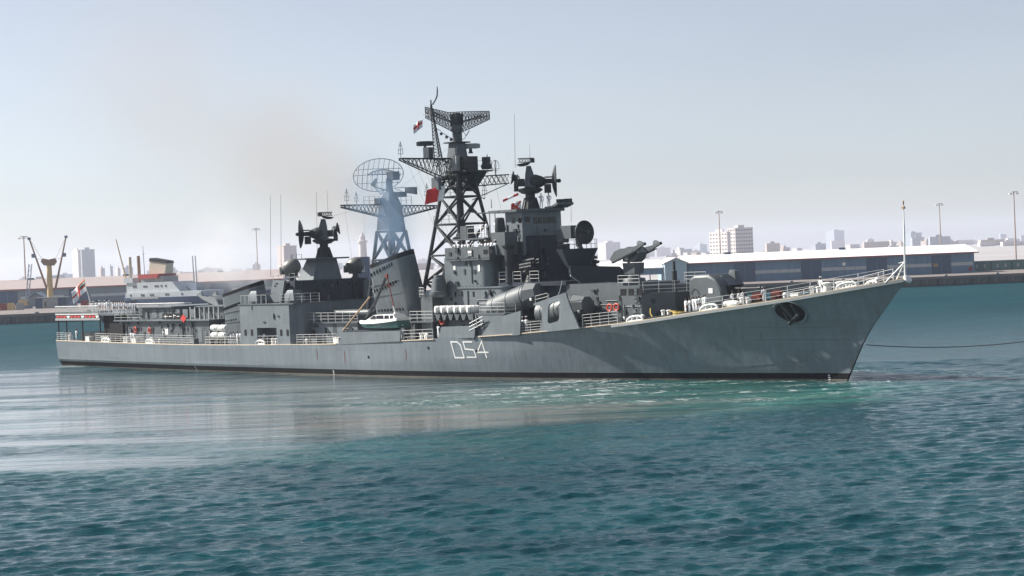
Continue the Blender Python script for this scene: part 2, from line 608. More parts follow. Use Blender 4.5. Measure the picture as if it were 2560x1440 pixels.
def make_water_material():
    m, nt, b = node_mat('sea_water')
    geo = nt.nodes.new('ShaderNodeNewGeometry')
    P = geo.outputs['Position']
    sep = nt.nodes.new('ShaderNodeSeparateXYZ')
    nt.links.new(P, sep.inputs[0])
    sx, sy = sep.outputs[0], sep.outputs[1]
    big = noise(nt, P, 0.03, 3, 0.6, (1, 1.6, 1))
    med = noise(nt, P, 0.16, 4, 0.6, (0.5, 1.8, 1), 0.25)
    wob = mth(nt, 'MULTIPLY', mth(nt, 'SUBTRACT', med, 0.5), 22.0)
    atn = nt.nodes.new('ShaderNodeAttribute')
    atn.attribute_name = 'calm'
    calm = atn.outputs['Fac']
    # water stirred up by the screws and pushed out from the bow: green-white and sandy streaks
    tq = blob(nt, sx, sy, 10, 178, 26, 20, 0.5, mth(nt, 'MULTIPLY', wob, 0.03))
    tq2 = mth(nt, 'MULTIPLY', blob(nt, sx, sy, -10, 139, 15, 8, 0.6, mth(nt, 'MULTIPLY', wob, 0.05)), 0.32)
    tq3 = mth(nt, 'MULTIPLY', blob(nt, sx, sy, -46, 165, 50, 42, 0.5, mth(nt, 'MULTIPLY', wob, 0.05)), 0.35)
    tq = mth(nt, 'MAXIMUM', mth(nt, 'MAXIMUM', tq, tq2), tq3)
    tqs = mth(nt, 'MULTIPLY', tq, maprange(nt, noise(nt, P, 0.22, 5, 0.65, (0.3, 1.6, 1), 0.1, 0.5), 0.34, 0.64, 0.12, 1.0))
    silt = mth(nt, 'MULTIPLY', blob(nt, sx, sy, -6, 164, 26, 10, 0.6, mth(nt, 'MULTIPLY', wob, 0.04)),
               maprange(nt, noise(nt, P, 0.2, 5, 0.6, (0.22, 1.7, 1), 0.08, 0.8), 0.42, 0.64))
    sky_sheen = mth(nt, 'MULTIPLY', mth(nt, 'MULTIPLY', calm, blob(nt, sx, sy, -58, 175, 52, 58, 0.5, mth(nt, 'MULTIPLY', wob, 0.03))),  # pale sky reflection on the slick, put into the water colour
                maprange(nt, noise(nt, P, 0.13, 5, 0.6, (0.2, 1.5, 1), 0.1, 0.9), 0.34, 0.62, 0.15, 1.0))
    # foam flecks
    fn = noise(nt, P, 1.1, 6, 0.7, (0.55, 1.5, 1), 0.15, 1.2)
    fl = noise(nt, P, 0.16, 4, 0.6, (0.4, 1.6, 1), 0.1, 0.6)
    f1 = mth(nt, 'MULTIPLY', mth(nt, 'MULTIPLY', blob(nt, sx, sy, 12, 190, 26, 18, 0.6), maprange(nt, fn, 0.51, 0.61)), maprange(nt, fl, 0.45, 0.56))
    f2 = mth(nt, 'MULTIPLY', blob(nt, sx, sy, 20.0, 168.2, 1.6, 3.2, 0.9, mth(nt, 'MULTIPLY', wob, .08)), maprange(nt, noise(nt, P, 1.3, 6, 0.75, (0.7, 1.3, 1)), 0.5, 0.62))
    f3 = mth(nt, 'MULTIPLY', blob(nt, sx, sy, -58.0, 284.0, 7, 3.0, 0.6), maprange(nt, fn, 0.40, 0.6, 0, 0.8))
    f4 = mth(nt, 'MULTIPLY', blob(nt, sx, sy, 8.5, 203.5, 8, 2.2, 0.7), maprange(nt, fn, 0.46, 0.60, 0, 0.9))
    foam = mth(nt, 'MAXIMUM', mth(nt, 'MAXIMUM', f1, f2), mth(nt, 'MAXIMUM', f3, f4))
    ripple_tone = noise(nt, P, 0.22, 5, 0.65, (0.35, 1.0, 1), 0.05)  # light and dark lines of ripples put into the water colour
    big = mth(nt, 'ADD', mth(nt, 'MULTIPLY', big, .5), mth(nt, 'MULTIPLY', ripple_tone, .5))
    deep = mixc(nt, maprange(nt, big, 0.38, 0.62), (0.0016, 0.034, 0.046), (0.0034, 0.053, 0.066))
    col = mixc(nt, tqs, deep, (0.045, 0.165, 0.14))
    col = mixc(nt, mth(nt, 'MULTIPLY', sky_sheen, 0.8), col, (0.27, 0.275, 0.285))
    col = mixc(nt, mth(nt, 'MULTIPLY', silt, 0.8), col, (0.20, 0.175, 0.155))
    col = mixc(nt, foam, col, (0.72, 0.76, 0.76))
    nt.links.new(col, b.inputs['Base Color'])
    rgh = mth(nt, 'MULTIPLY', maprange(nt, sy, 150, 430, 0.0, 0.45, smooth=False), mth(nt, 'SUBTRACT', 1.0, calm))
    nt.links.new(mth(nt, 'ADD', mth(nt, 'ADD', mth(nt, 'MULTIPLY', foam, 0.5), 0.09), rgh), b.inputs['Roughness'])
    b.inputs['IOR'].default_value = 1.333
    nt.links.new(mth(nt, 'MULTIPLY', maprange(nt, calm, 0.0, 0.8, 0.21, 0.5), maprange(nt, sy, 210, 400, 1.0, 0.35)), b.inputs['Specular IOR Level'])
    # fine ripple on top of the modelled waves, nearly absent in the slick
    w1 = noise(nt, P, 0.75, 4, 0.6, (0.6, 1.25, 1), 0.2, 0.5)
    w2 = noise(nt, P, 3.0, 4, 0.6, (0.7, 1.2, 1), -0.2)
    farw = maprange(nt, sy, 170, 345, 1.0, 4.0, smooth=False)
    h = mth(nt, 'MULTIPLY', mth(nt, 'ADD', mth(nt, 'MULTIPLY', w1, 0.20), mth(nt, 'MULTIPLY', w2, 0.05)), farw)
    c1 = noise(nt, P, 0.28, 4, 0.6, (0.22, 1.5, 1), 0.1, 0.5)
    hc = mth(nt, 'MULTIPLY', c1, 0.10)
    hm = nt.nodes.new('ShaderNodeMix')
    nt.links.new(calm, hm.inputs[0])
    nt.links.new(h, hm.inputs[2])
    nt.links.new(hc, hm.inputs[3])
    hh = mth(nt, 'ADD', hm.outputs[0], mth(nt, 'MULTIPLY', foam, 0.12))
    bp = nt.nodes.new('ShaderNodeBump')
    bp.inputs['Strength'].default_value = 1.0
    bp.inputs['Distance'].default_value = 1.0
    nt.links.new(hh, bp.inputs['Height'])
    nt.links.new(bp.outputs[0], b.inputs['Normal'])
    MATS['water'] = m


make_water_material()
o = put('water', make_water_mesh())
o['kind'] = 'structure'

# ---------------------------------------------------------------- land and quays
paint('quay_top', (0.18, 0.155, 0.145), 0.9, 0.18, 0.05)
paint('quay_face', (0.055, 0.07, 0.08), 0.85, 0.45, 0.25, streak=0.3)
paint('quay_stain', (0.11, 0.115, 0.115), 0.85, 0.4, 0.3, streak=0.3)
paint('land', (0.34, 0.325, 0.33), 0.95, 0.15, 0.01)
QZ = 2.75
o = MB().box(-4500, 4500, 715, 9000, -3, QZ - 0.004).build('ground', 'land')
o['kind'] = 'structure'


def quay(name, x0, x1, yf, yb, label):
    q = MB().box(x0, x1, yf + 0.6, yb, -3, QZ).build(name, ['quay_top'])
    q['kind'] = 'structure'
    MB().box(x0, x1, yf, yf + 0.598, QZ - 0.75, QZ + 0.02).build('coping', 'quay_top', q)
    MB().box(x0, x1, yf + 0.25, yf + 0.596, -3, QZ - 0.752).build('quay_wall', 'quay_face', q)
    bay = MB().box(-2.1, 2.1, -0.22, 0.0, 0.35, 1.9)
    bm_ = bay.mesh('fender_panel', 'quay_stain')
    strut = MB().tube((-0.7, -0.25, 0.3), (0.9, -0.25, 1.6), 0.09, n=6)
    sm = strut.mesh('ladder_strut', 'quay_top')
    cap = MB().cbox((0, 0, 0), (0.9, 0.7, 0.5)).mesh('mooring_block', 'pale_grey')
    x = x0 + 3
    k = 0
    while x < x1 - 3:
        put('fender_panel', bm_, q, (x, yf + 0.25, 0))
        if k % 2:
            put('strut', sm, q, (x + 1.2, yf + 0.2, 0))
        if k % 3 == 0:
            put('mooring_block', cap, q, (x, yf + 0.45, QZ + 0.2))
        x += 4.9
        k += 1
    return q


quay('quay', 18, 190, 571, 715.2, '')
quay('quay', -240, -104, 564, 715.2, '')


# ---------------------------------------------------------------- warehouses
paint('shed_blue', (0.12, 0.205, 0.30), 0.6, 0.10, 0.15, streak=0.2)
paint('shed_door', (0.045, 0.08, 0.145), 0.6, 0.1, 0.2)
paint('shed_lit', (0.30, 0.41, 0.48), 0.6, 0.05, 0.2)  # warehouse blue made paler; the sun on the gable is in the colour
paint('shed_panel', (0.42, 0.45, 0.46), 0.4, 0.1, 0.6)
paint('roof_white', (0.82, 0.80, 0.79), 0.6, 0.05, 0.1)
paint('roof_tan', (0.33, 0.275, 0.265), 0.7, 0.08, 0.1)
paint('shed_grey', (0.17, 0.21, 0.245), 0.6, 0.1, 0.15)
paint('red_trim', (0.30, 0.06, 0.05), 0.6, 0.1, 0.5)


def shed(name, x0, x1, y0, y1, ze, zr, wall, roof, label, doors=(), bands=(), over=1.2):
    """long gabled transit shed; doors: (xa, xb); bands: (xa, xb, panes)"""
    t = empty(name, ((x0 + x1) / 2, y0, QZ))
    tag(t, label, 'warehouse')
    t.rotation_euler = (0, 0, 0)
    cx = (x0 + x1) / 2
    ym = (y0 + y1) / 2

    def L(x): return x - cx

    def LY(y): return y - y0
    H, HR = ze - QZ, zr - QZ
    MB().prism([(0, 0), (LY(y1), 0), (LY(y1), H), (LY(ym), HR - 0.25), (0, H)], L(x0), L(x1), 'x').build('wall', wall, t)
    rf = MB()
    rf.plate([(L(x0) - over, -over, H - 0.05), (L(x1) + over, -over, H - 0.05), (L(x1) + over, LY(ym), HR), (L(x0) - over, LY(ym), HR)], 0.25)
    rf.plate([(L(x0) - over, LY(ym), HR), (L(x1) + over, LY(ym), HR), (L(x1) + over, LY(y1) + over, H - 0.05), (L(x0) - over, LY(y1) + over, H - 0.05)], 0.25)
    r = rf.build('roof', roof, t)
    MB().box(L(x0) - over, L(x1) + over, -over - 0.12, -over - 0.01, H - 0.2, H + 0.12).build('gutter', 'red_trim', r)
    x = x0 + 14
    while x < x1 - 5:
        MB().box(L(x) - 1.0, L(x) + 1.0, LY(ym) - 1.3, LY(ym) - 0.2, HR - 0.3, HR + 0.75).build('roof_vent', 'shed_door', r)
        x += 36
    for xa, xb in doors:
        d = MB().box(L(xa), L(xb), -0.14, -0.01, 0, H - 0.55).build('door', 'shed_door', t)
        MB().box(L((xa + xb) / 2) - 0.07, L((xa + xb) / 2) + 0.07, -0.2, -0.145, 0, H - 0.6).build('door_seam', 'shed_blue', d)
    for xa, xb, n in bands:
        w = (xb - xa) / n
        for i in range(n):
            MB().box(L(xa + i * w) + 0.12, L(xa + (i + 1) * w) - 0.12, -0.12, -0.01, 2.35, 3.35).build('window_panel', 'shed_panel', t)
        for i in range(n + 1):
            MB().box(L(xa + i * w) - 0.11, L(xa + i * w) + 0.11, -0.16, -0.01, 2.2, 3.5).build('mullion', 'pale_grey', t)
    return t


D0 = 612.0
sh = shed('warehouse', 53.96, 141.54, D0, D0 + 34, 9, 11.28, 'shed_blue', 'roof_white',
     'long blue warehouse with bright white roof behind the warship bow',
     doors=[(68.08, 74.56), (88.61, 94.72), (108.66, 114.89), (128.45, 134.44)],
     bands=[(74.56, 88.37, 4), (94.85, 108.41, 4), (114.89, 128.33, 4), (134.44, 141.04, 2)])
cx = (53.96 + 141.54) / 2
MB().lathe([(0.55, 0), (0.55, 0.05)], (101.7 - cx, -0.02, 7 - QZ), (0, -1, 0), 16).build('round_sign', 'white', sh)
MB().lathe([(0.7, 0), (0.7, 0.05)], (140.27 - cx, -0.02, 3.97 - QZ), (0, -1, 0), 16).build('round_sign', 'rust_red', sh)
MB().box(128.94 - cx, 130.41 - cx, -0.24, -0.15, 5.01 - QZ, 5.99 - QZ).build('notice_board', 'wood', sh)

# gabled pale annex and open canopy at the near end of the warehouse
ax0, ax1, axm = 46.64, 53.32, 49.92
t = tag(empty('gabled_shed', (axm, 608, QZ)), 'pale blue gabled shed end between the open canopy and the long blue warehouse', 'warehouse')
zc, zp = 9.33 - QZ, 10.92 - QZ
MB().prism([(ax0 - axm, 0), (ax1 - axm - 0.01, 0), (ax1 - axm - 0.01, zc), (0, zp), (ax0 - axm, zc)], 0, 30, 'y').build('wall', 'shed_lit', t)
rf = MB()
rf.plate([(ax0 - axm - 0.5, -0.6, zc - 0.1), (0, -0.6, zp), (0, 30, zp), (ax0 - axm - 0.5, 30, zc - 0.1)], 0.2)
rf.plate([(0, -0.6, zp), (ax1 - axm + 0.5, -0.6, zc - 0.1), (ax1 - axm + 0.5, 30, zc - 0.1), (0, 30, zp)], 0.2)
rf.build('roof', 'roof_white', t)
ax0b = 27.03
t = tag(empty('open_canopy', ((ax0 + ax0b) / 2, 612, QZ)), 'open canopy with white roof on posts, left of the pale blue gabled shed', 'canopy')
hw = (ax0 - ax0b) / 2 - 0.3
zt = 9.33 - QZ
zl = zt - 1.3
MB().plate([(-hw, -1, zl), (hw, -1, zl), (hw, 13, zt + 1.0), (-hw, 13, zt + 1.0)], 0.25).build('roof', 'roof_white', t)
MB().box(-hw, hw, -0.2, 0, zl - 1.9, zl - 0.02).build('fascia', 'shed_blue', t)
for i in range(6):
    MB().box(-hw + 0.4 + i * (2 * hw - 0.8) / 5 - 0.16, -hw + 0.4 + i * (2 * hw - 0.8) / 5 + 0.16, -0.18, -0.02, 0, zl - 1.92).build('post', 'shed_blue', t)
for i in range(6):
    o = MB().box(-1.6, 1.6, -1.2, 1.2, 0, 1.7 + 0.5 * (i % 2)).build('cargo_crate', ['rust_red', 'wood', 'pale_grey'][i % 3])
    o.location = (ax0 - 3.2 - 4.3 * i, 617 + (i % 2), QZ)
    tag(o, ['reddish-brown cargo crate', 'tan timber cargo crate', 'pale grey cargo crate'][i % 3] + ' stacked under the open canopy, number %s from the gabled shed' % ['one', 'two', 'three', 'four', 'five', 'six'][i], 'crate', 'crates under the canopy')

lx0, lx1 = -196.61, -84.98
shed('warehouse', lx0, lx1, 735, 790, 8.7, 12.05, 'shed_grey', 'roof_tan',
     'very long grey warehouse with tan roof behind the cargo ship', doors=[(lx0 + 8 + 26 * i, lx0 + 15 + 26 * i) for i in range(4)],
     bands=[(lx0 + 16 + 26 * i, lx0 + 32 + 26 * i, 3) for i in range(4)])

# ---------------------------------------------------------------- town in the haze
paint('bld_white', (0.5, 0.455, 0.44), 0.8, 0.04, 0.05)
paint('bld_cream', (0.40, 0.33, 0.29), 0.8, 0.05, 0.05)
paint('bld_grey', (0.30, 0.32, 0.35), 0.8, 0.06, 0.05)
paint('bld_blue', (0.25, 0.29, 0.34), 0.6, 0.06, 0.05)
paint('win_dark', (0.10, 0.09, 0.10), 0.3, 0.1, 0.5)


def town_block(name, label, X, Y, w, d, h, rz, wall, floors, cols, cols_side, win='win_dark', extra=True, ww=0.55, wh=0.4):
    """block of storeys with its windows as separate panes on the two faces towards the harbour"""
    t = empty(name, (X, Y, QZ), rz)
    tag(t, label, 'building', 'town buildings behind the harbour')
    MB().box(-w / 2, w / 2, 0, d, 0, h).build('wall', wall, t)
    r = MB().box(-w / 2 - 0.3, w / 2 + 0.3, -0.3, d + 0.3, h + 0.002, h + 0.9).build('parapet', wall, t)
    if extra:
        MB().box(-w * 0.2, w * 0.15, d * 0.3, d * 0.7, h + 0.902, h + 4).build('stair_head', wall, r)
    fh = h / floors
    if cols:
        cw = w / cols
        me = MB().box(-cw * ww / 2, cw * ww / 2, -0.12, 0.05, 0, fh * wh).mesh('window', win)
        for i in range(floors):
            for j in range(cols):
                put('window', me, t, (-w / 2 + (j + .5) * cw, 0, i * fh + fh * 0.35))
    if cols_side:
        cw = d / cols_side
        me = MB().box(-0.12, 0.05, -cw * ww / 2, cw * ww / 2, 0, fh * wh).mesh('window', win)
        for i in range(floors):
            for j in range(cols_side):
                put('window', me, t, (-w / 2, (j + .5) * cw, i * fh + fh * 0.35))
    return t


def town_px(name, label, x0, x1, zt, D, rz, wall, floors, cols, cside, dep=14, **kw):
    """x0, x1: where the two visible faces start and end at distance D, zt: height of the top"""
    c, s = math.cos(rz), abs(math.sin(rz))
    w = max((x1 - x0) - dep * s, 4) / c
    X = x0 + dep * s + w * c / 2
    return town_block(name, label, X, D, w, dep, zt - QZ, rz, wall, floors, cols, cside, **kw)


A = RAD(22)
town_px('office_block', 'pink-white low wing with six small windows a floor, left of the taller white office block', 232.69, 252.43, 32.87, 2300, A, 'bld_white', 7, 0, 6, dep=44)
town_px('office_block', 'tall white office block with window rows rising over the long blue warehouse', 257.6, 286.81, 37.63, 2360, A, 'bld_white', 8, 7, 3, dep=20)
town_px('tower_block', 'cream-and-white striped tower at far left behind the tan-roofed warehouse', -667.13, -644.98, 51.37, 3000, A, 'bld_white', 12, 0, 1, dep=52, win='bld_grey', ww=0.8)
town_px('tower_block', 'grey-blue slab tower at far left, right of the striped tower', -664.64, -640.05, 52.73, 3080, A, 'bld_grey', 14, 1, 0, dep=16, win='bld_blue', ww=0.86)
town_px('tower_block', 'pinkish block in the smoke behind the aft funnel and whip aerials', -305.76, -277.73, 40.65, 2600, A, 'bld_cream', 9, 3, 3, dep=32, win='bld_grey')
town_px('tower_block', 'pale faded tower between the gun radar dish and the missile launcher', 184.65, 230.76, 37.93, 4200, A, 'bld_white', 9, 5, 3, dep=40, win='bld_grey')
town_px('tower_block', 'faint tall twin tower above the warehouse roof, left of the jackstaff', 951.96, 1002.26, 57.26, 6000, A, 'bld_grey', 12, 4, 2, dep=48, win='bld_blue')
town_px('tower_block', 'faint blue-grey slab building just right of the jackstaff', 906.15, 946.55, 34.29, 4600, A, 'bld_blue', 10, 1, 1, dep=36, win='bld_grey', ww=0.9)
town_px('tower_block', 'hazy narrow pale tower just right of the missile launcher arm', 516.49, 550.03, 30.57, 5600, A, 'bld_grey', 9, 3, 2, dep=36, win='bld_blue')
rnd = random.Random(11)
low = [('low_house', 'bld_white'), ('low_house', 'bld_cream'), ('low_house', 'bld_white')]
n_low = 0
for (xa, xb, za, D, wl, fl, what) in [
        (-661.99, -649.22, 23.4, 3200, 'bld_cream', 5, 'narrow cream house right of the grey slab tower at far left'),
        (-666.87, -656.33, 26.39, 3300, 'bld_grey', 6, 'grey house with flat top in the far-left row of low houses'),
        (-635.16, -624.95, 22.31, 3200, 'bld_white', 5, 'white house in the middle of the far-left row of low houses'),
        (-662.65, -642.29, 23.61, 3400, 'bld_grey', 5, 'wide grey house left of the cargo ship mast'),
        (247.47, 254.66, 15.8, 3000, 'bld_white', 5, 'small white turret-like house above the pale blue gabled shed'),
        (275.47, 286.97, 10.38, 3200, 'bld_white', 3, 'low white house above the left end of the white warehouse roof'),
        (271.43, 284.61, 9.94, 3000, 'bld_cream', 3, 'low cream house left of the white office block'),
        (315.04, 330.2, 8.31, 3300, 'bld_white', 3, 'low white house touching the left side of the white office block'),
        (473.07, 485.21, 7.83, 3800, 'bld_cream', 3, 'small cream house just right of the white office block'),
        (461.11, 479.79, 11.04, 3600, 'bld_white', 3, 'wide pale house midway between office block and faint twin tower, left one'),
        (455.85, 474.86, 12.34, 3400, 'bld_cream', 4, 'wide cream house midway between office block and faint twin tower, right one'),
        (565.05, 582.62, 10.35, 4000, 'bld_white', 3, 'low white house fourth to the right of the white office block'),
        (602.09, 630.83, 17.36, 4000, 'bld_grey', 4, 'grey low block at the left foot of the faint twin tower'),
        (637.22, 663.02, 13.15, 3800, 'bld_white', 3, 'low white house at the right foot of the faint twin tower'),
        (632.43, 661.18, 11.07, 3600, 'bld_cream', 3, 'long low cream house midway between twin tower and jackstaff'),
        (639.38, 655.67, 14.42, 3400, 'bld_white', 4, 'white house left of the jackstaff with four floors'),
        (695.68, 708.62, 12.45, 3600, 'bld_cream', 4, 'cream house directly behind the jackstaff'),
        (740.24, 760.37, 14.06, 3600, 'bld_cream', 4, 'cream house at the right foot of the blue-grey slab building'),
        (730.34, 762.93, 11.79, 3400, 'bld_white', 4, 'broad white house above the right end of the warehouse roof'),
        (836.02, 863.33, -12.29, 3600, 'bld_cream', 2, 'long low house just right of the long blue warehouse'),
        (819.44, 843.88, -9.29, 3400, 'bld_white', 2, 'low white house left of the rightmost tall lamp mast'),
        (907.9, 936.65, -11.61, 3600, 'bld_cream', 2, 'low cream house at the right edge behind the lamp mast'),
        (-502.32, -478.36, 11.65, 3000, 'bld_cream', 3, 'low cream house right of the cargo ship funnel'),
        (166.99, 193.34, 6.63, 3000, 'bld_white', 3, 'low white house behind the forward missile launcher pedestal')]:
    town_px('low_house', what, xa, xb, za, D, A, wl, fl, 3, 2, dep=18, win='bld_grey', extra=fl > 3)

# the mass of small houses along the horizon
dm = MB()
rt = random.Random(23)
for i in range(230):
    D = rt.uniform(2600, 6500)
    X = rt.uniform(-.5, .5) * D
    w_, d_, h_ = rt.uniform(9, 42), rt.uniform(10, 22), rt.choice([4, 6, 6, 9, 9, 13, 17]) * (0.6 + D / 7000)
    dm.mat(rt.randrange(3)).box(X - w_ / 2, X + w_ / 2, D, D + d_, QZ - .1, QZ + h_)
    if rt.random() < .4:
        dm.box(X - w_ * .2, X + w_ * .1, D + 2, D + 7, QZ + h_, QZ + h_ + 3)
dt = dm.build('distant_town', ['bld_white', 'bld_cream', 'bld_grey'])
dt['kind'] = 'stuff'
dt['label'] = 'mass of low pale houses along the horizon'

# white minaret-like light tower and blue stack behind the funnel
t = tag(empty('lighthouse', (-162.11, 2200, QZ)), 'slender white light tower behind the ship between aft director and second mast', 'lighthouse')
hh = 48.77 - QZ
MB().lathe([(5.0, 0), (4.4, hh * .55), (4.2, hh * .75)], n=14).build('shaft', 'bld_white', t)
MB().lathe([(5.6, hh * .75), (5.6, hh * .79), (3.3, hh * .8), (3.1, hh * .9), (1.7, hh * .93), (0.4, hh)], n=14).build('lantern', 'bld_white', t)
t = tag(empty('ship_stack', (-50.8, 690, 0)), 'dark blue ship stack with white mark behind the port radome', 'funnel')
hz = 15.45
MB().prism([(-2.3, 0), (2.3, 0), (2.1, hz), (-2.1, hz)], -2, 2, 'y').build('stack', 'shed_door', t)
MB().box(-0.55, 0.5, -2.1, -2.02, hz - 3.6, hz - 3.2).box(-0.55, -0.15, -2.1, -2.02, hz - 5.2, hz - 3.2).box(-0.55, 0.5, -2.1, -2.02, hz - 5.2, hz - 4.8).box(-0.15, 0.5, -2.1, -2.02, hz - 4.4, hz - 4.05).build('stack_mark', 'white', t)

# ---------------------------------------------------------------- tall lamp masts
def lamp_mast(X, Y, zt, label):
    t = tag(empty('lamp_mast', (X, Y, QZ)), label, 'lamp mast', 'tall lamp masts on the quays')
    h = zt - QZ
    MB().tube((0, 0, 0), (0, 0, h), 0.38, 0.2, 8).build('pole', 'bld_cream', t)
    MB().lathe([(1.6, 0), (1.6, 0.25)], (0, 0, h - 0.4), n=12).build('ring', 'pale_grey', t)
    for a in range(4):
        MB().cbox((1.7 * math.cos(a * 1.57 + .4), 1.7 * math.sin(a * 1.57 + .4), h - 0.9), (0.8, 0.8, 0.6)).build('floodlight', 'white', t)


lamp_mast(*(191.66, 760, 30.62)[:2], 30.62, 'tall lamp mast at the right edge, nearest and tallest of all')
lamp_mast(*(193.36, 900, 29.89)[:2], 29.89, 'tall lamp mast above the right end of the warehouse roof')
lamp_mast(*(94.26, 900, 30.49)[:2], 30.49, 'tall lamp mast in front of the white office block')
lamp_mast(*(-194.08, 800, 29.69)[:2], 29.69, 'thin lamp mast left of the yellow quay crane')
lamp_mast(*(-126.5, 1000, 33.24)[:2], 33.24, 'thin faded lamp mast above the aft funnel smoke')

# dark green container row at the far right
for i in range(4):
    X = 150.04 + i * 6.6
    t = tag(empty('container_hut', (X, 640, QZ)), 'dark green flat hut, %s from the blue warehouse along the right quay' % ['first', 'second', 'third', 'fourth'][i], 'hut', 'green huts on the right quay')
    MB().box(-3.1, 3.1, 0, 5, 0, 3.0).build('wall', 'boat_green', t)
    MB().box(-3.2, 3.2, -0.2, 5.2, 3.002, 3.2).build('roof', 'pale_grey', t)
    for k in (-1, 1):
        MB().box(k * 1.3 - 0.35, k * 1.3 + 0.35, -0.06, 0.02, 0.9, 2.1).build('window', 'pale_grey', t)

# ---------------------------------------------------------------- crane, hut and cargo ship on the left
paint('crane_yellow', (0.55, 0.40, 0.19), 0.6, 0.12, 0.4)
paint('crane_brown', (0.27, 0.18, 0.12), 0.6, 0.15, 0.4)
paint('crane_blue', (0.16, 0.20, 0.27), 0.6, 0.15, 0.4)
paint('ship_blue', (0.025, 0.05, 0.115), 0.5, 0.12, 0.2, streak=0.15)
paint('ship_white', (0.50, 0.545, 0.56), 0.5, 0.05, 0.4, streak=0.08)
paint('ship_cream', (0.50, 0.46, 0.36), 0.5, 0.06, 0.4)
paint('ship_red', (0.40, 0.06, 0.05), 0.5, 0.08, 0.5)
CD = 680.0


def wpt(p, o):
    return (p[0] - o[0], p[1] - o[1], p[2] - o[2])


o0 = (-156.77, CD, QZ)
t = tag(empty('quay_crane', o0), 'yellow twin-jib crane with brown head on the left quay', 'crane')
zt = 17.28 - QZ
MB().tube((0, 0, 0), (0, 0, zt), 1.05, 0.85, 14).build('post', 'crane_yellow', t)
MB().prism([(-2.6, zt + 0.9), (-1.6, zt - 0.4), (1.6, zt - 0.6), (2.6, zt + 0.7), (2.1, zt + 1.9), (0, zt + 1.5), (-2.0, zt + 2.0)], -0.9, 0.9, 'y').build('head', 'crane_brown', t)
for a, c in (((-157.89, 680, 8.91), (-163.11, 680, 26.11)), ((-155.06, 680, 8.39), (-150.6, 680, 26.29))):
    a, c = wpt(a, o0), wpt(c, o0)
    j = MB().tube(a, c, 0.42, 0.22, 8).build('jib', 'crane_brown', t)
    MB().cbox(c, (0.9, 0.7, 0.9)).build('sheave', 'crane_blue', j)
    hd = Vector((math.copysign(2.2, a[0]), 0, zt + 1.6))
    MB().tube(hd, c, 0.06, n=5).tube(hd, Vector(a).lerp(Vector(c), .6), 0.06, n=5).build('cable', 'crane_brown', j)
    MB().cbox(Vector(a).lerp(Vector(c), 0.62) + Vector((math.copysign(-0.8, a[0]), 0, 0.7)), (1.2, 0.8, 1.3)).build('block', 'crane_blue', j)
o0 = (-160.62, 660, QZ)
t = tag(empty('mobile_crane', o0), 'small blue-grey lattice crane left of the yellow twin-jib crane', 'crane')
MB().box(-2.2, 2.2, -1.3, 1.3, 0, 1.0).build('chassis', 'crane_blue', t)
MB().box(-2.0, 1.0, -1.1, 1.1, 1.01, 2.9).build('cab', 'crane_yellow', t)
top = Vector(wpt((-158.29, 660, 17.41), o0))
lm = MB()
for dx, dy in ((-.45, -.45), (.45, -.45), (.45, .45), (-.45, .45)):
    lm.tube((0.6 + dx, dy, 1.4), top + Vector((dx, dy, 0)), 0.09, n=5)
for i in range(9):
    p0 = Vector((0.6, 0, 1.4)).lerp(top, i / 9)
    p1 = Vector((0.6, 0, 1.4)).lerp(top, (i + 1) / 9)
    s = 1 if i % 2 else -1
    lm.tube(p0 + Vector((-.45 * s, -.45, 0)), p1 + Vector((.45 * s, -.45, 0)), 0.06, n=4)
    lm.tube(p0 + Vector((-.45, -.45 * s, 0)), p1 + Vector((-.45, .45 * s, 0)), 0.06, n=4)
lm.build('lattice_jib', 'crane_blue', t)
o0 = (-149.87, 650, QZ)
t = tag(empty('quay_hut', o0), 'low hut with pale front and dark wings on the left quay edge', 'hut')
w, h = 5.0, 3.3
MB().box(-w, w, 0, 5, 0, h).build('wall', 'shed_door', t)
MB().box(-2.6, 2.4, -0.3, -0.002, 0, h - 0.1).build('front_panel', 'pale_grey', t)
MB().box(-2.0, -1.3, -0.36, -0.302, 0.5, 2.2).build('window', 'win_dark', t)
MB().box(-w - .2, w + .2, -0.5, 5.2, h + 0.002, h + 0.25).build('roof', 'pale_grey', t)
o0 = (-166.41, 700, QZ)
t = tag(empty('gabled_store', o0), 'small dark gabled store behind the hut, left of the yellow crane post', 'shed')
MB().prism([(-3.3, 0), (3.3, 0), (3.3, 2.6), (0, 4.6), (-3.3, 2.6)], 0, 8, 'y').build('wall', 'shed_grey', t)
MB().plate([(-3.7, -.4, 2.45), (0, -.4, 4.75), (0, 8.4, 4.75), (-3.7, 8.4, 2.45)], 0.2).plate([(0, -.4, 4.75), (3.7, -.4, 2.45), (3.7, 8.4, 2.45), (0, 8.4, 4.75)], 0.2).build('roof', 'crane_blue', t)
for i, (px, c) in enumerate(((-162.51, 'rust_red'), (-160.21, 'crane_yellow'), (-157.4, 'pale_grey'), (-140.28, 'crane_blue'), (-136.7, 'rust_red'))):
    o = MB().box(-1.1, 1.1, -1, 1, 0, 1.6).prism([(-1.1, 1.6), (1.1, 1.6), (0.6, 2.3), (-0.9, 2.3)], -0.8, 0.8, 'y').build('cargo_bale', c)
    o.location = (px, 640, QZ)
    tag(o, '%s covered cargo pile on the left quay, %s from the left edge' % ({'rust_red': 'rust-red', 'crane_yellow': 'yellow', 'pale_grey': 'pale grey', 'crane_blue': 'blue-grey'}[c], ['first', 'second', 'third', 'fourth', 'fifth'][i]), 'cargo', 'cargo piles on the left quay')

SD = 640.0
ox = -120.24
t = tag(empty('cargo_ship', (ox, SD, 0), RAD(-30)), 'moored cargo ship with dark blue hull, white deckhouse and cream funnel', 'cargo ship')


def sx_(px):
    """image column of the moored ship -> its own length axis"""
    return 1.2 * (px - 340) * (-94.69 - -120.24) / 200.0


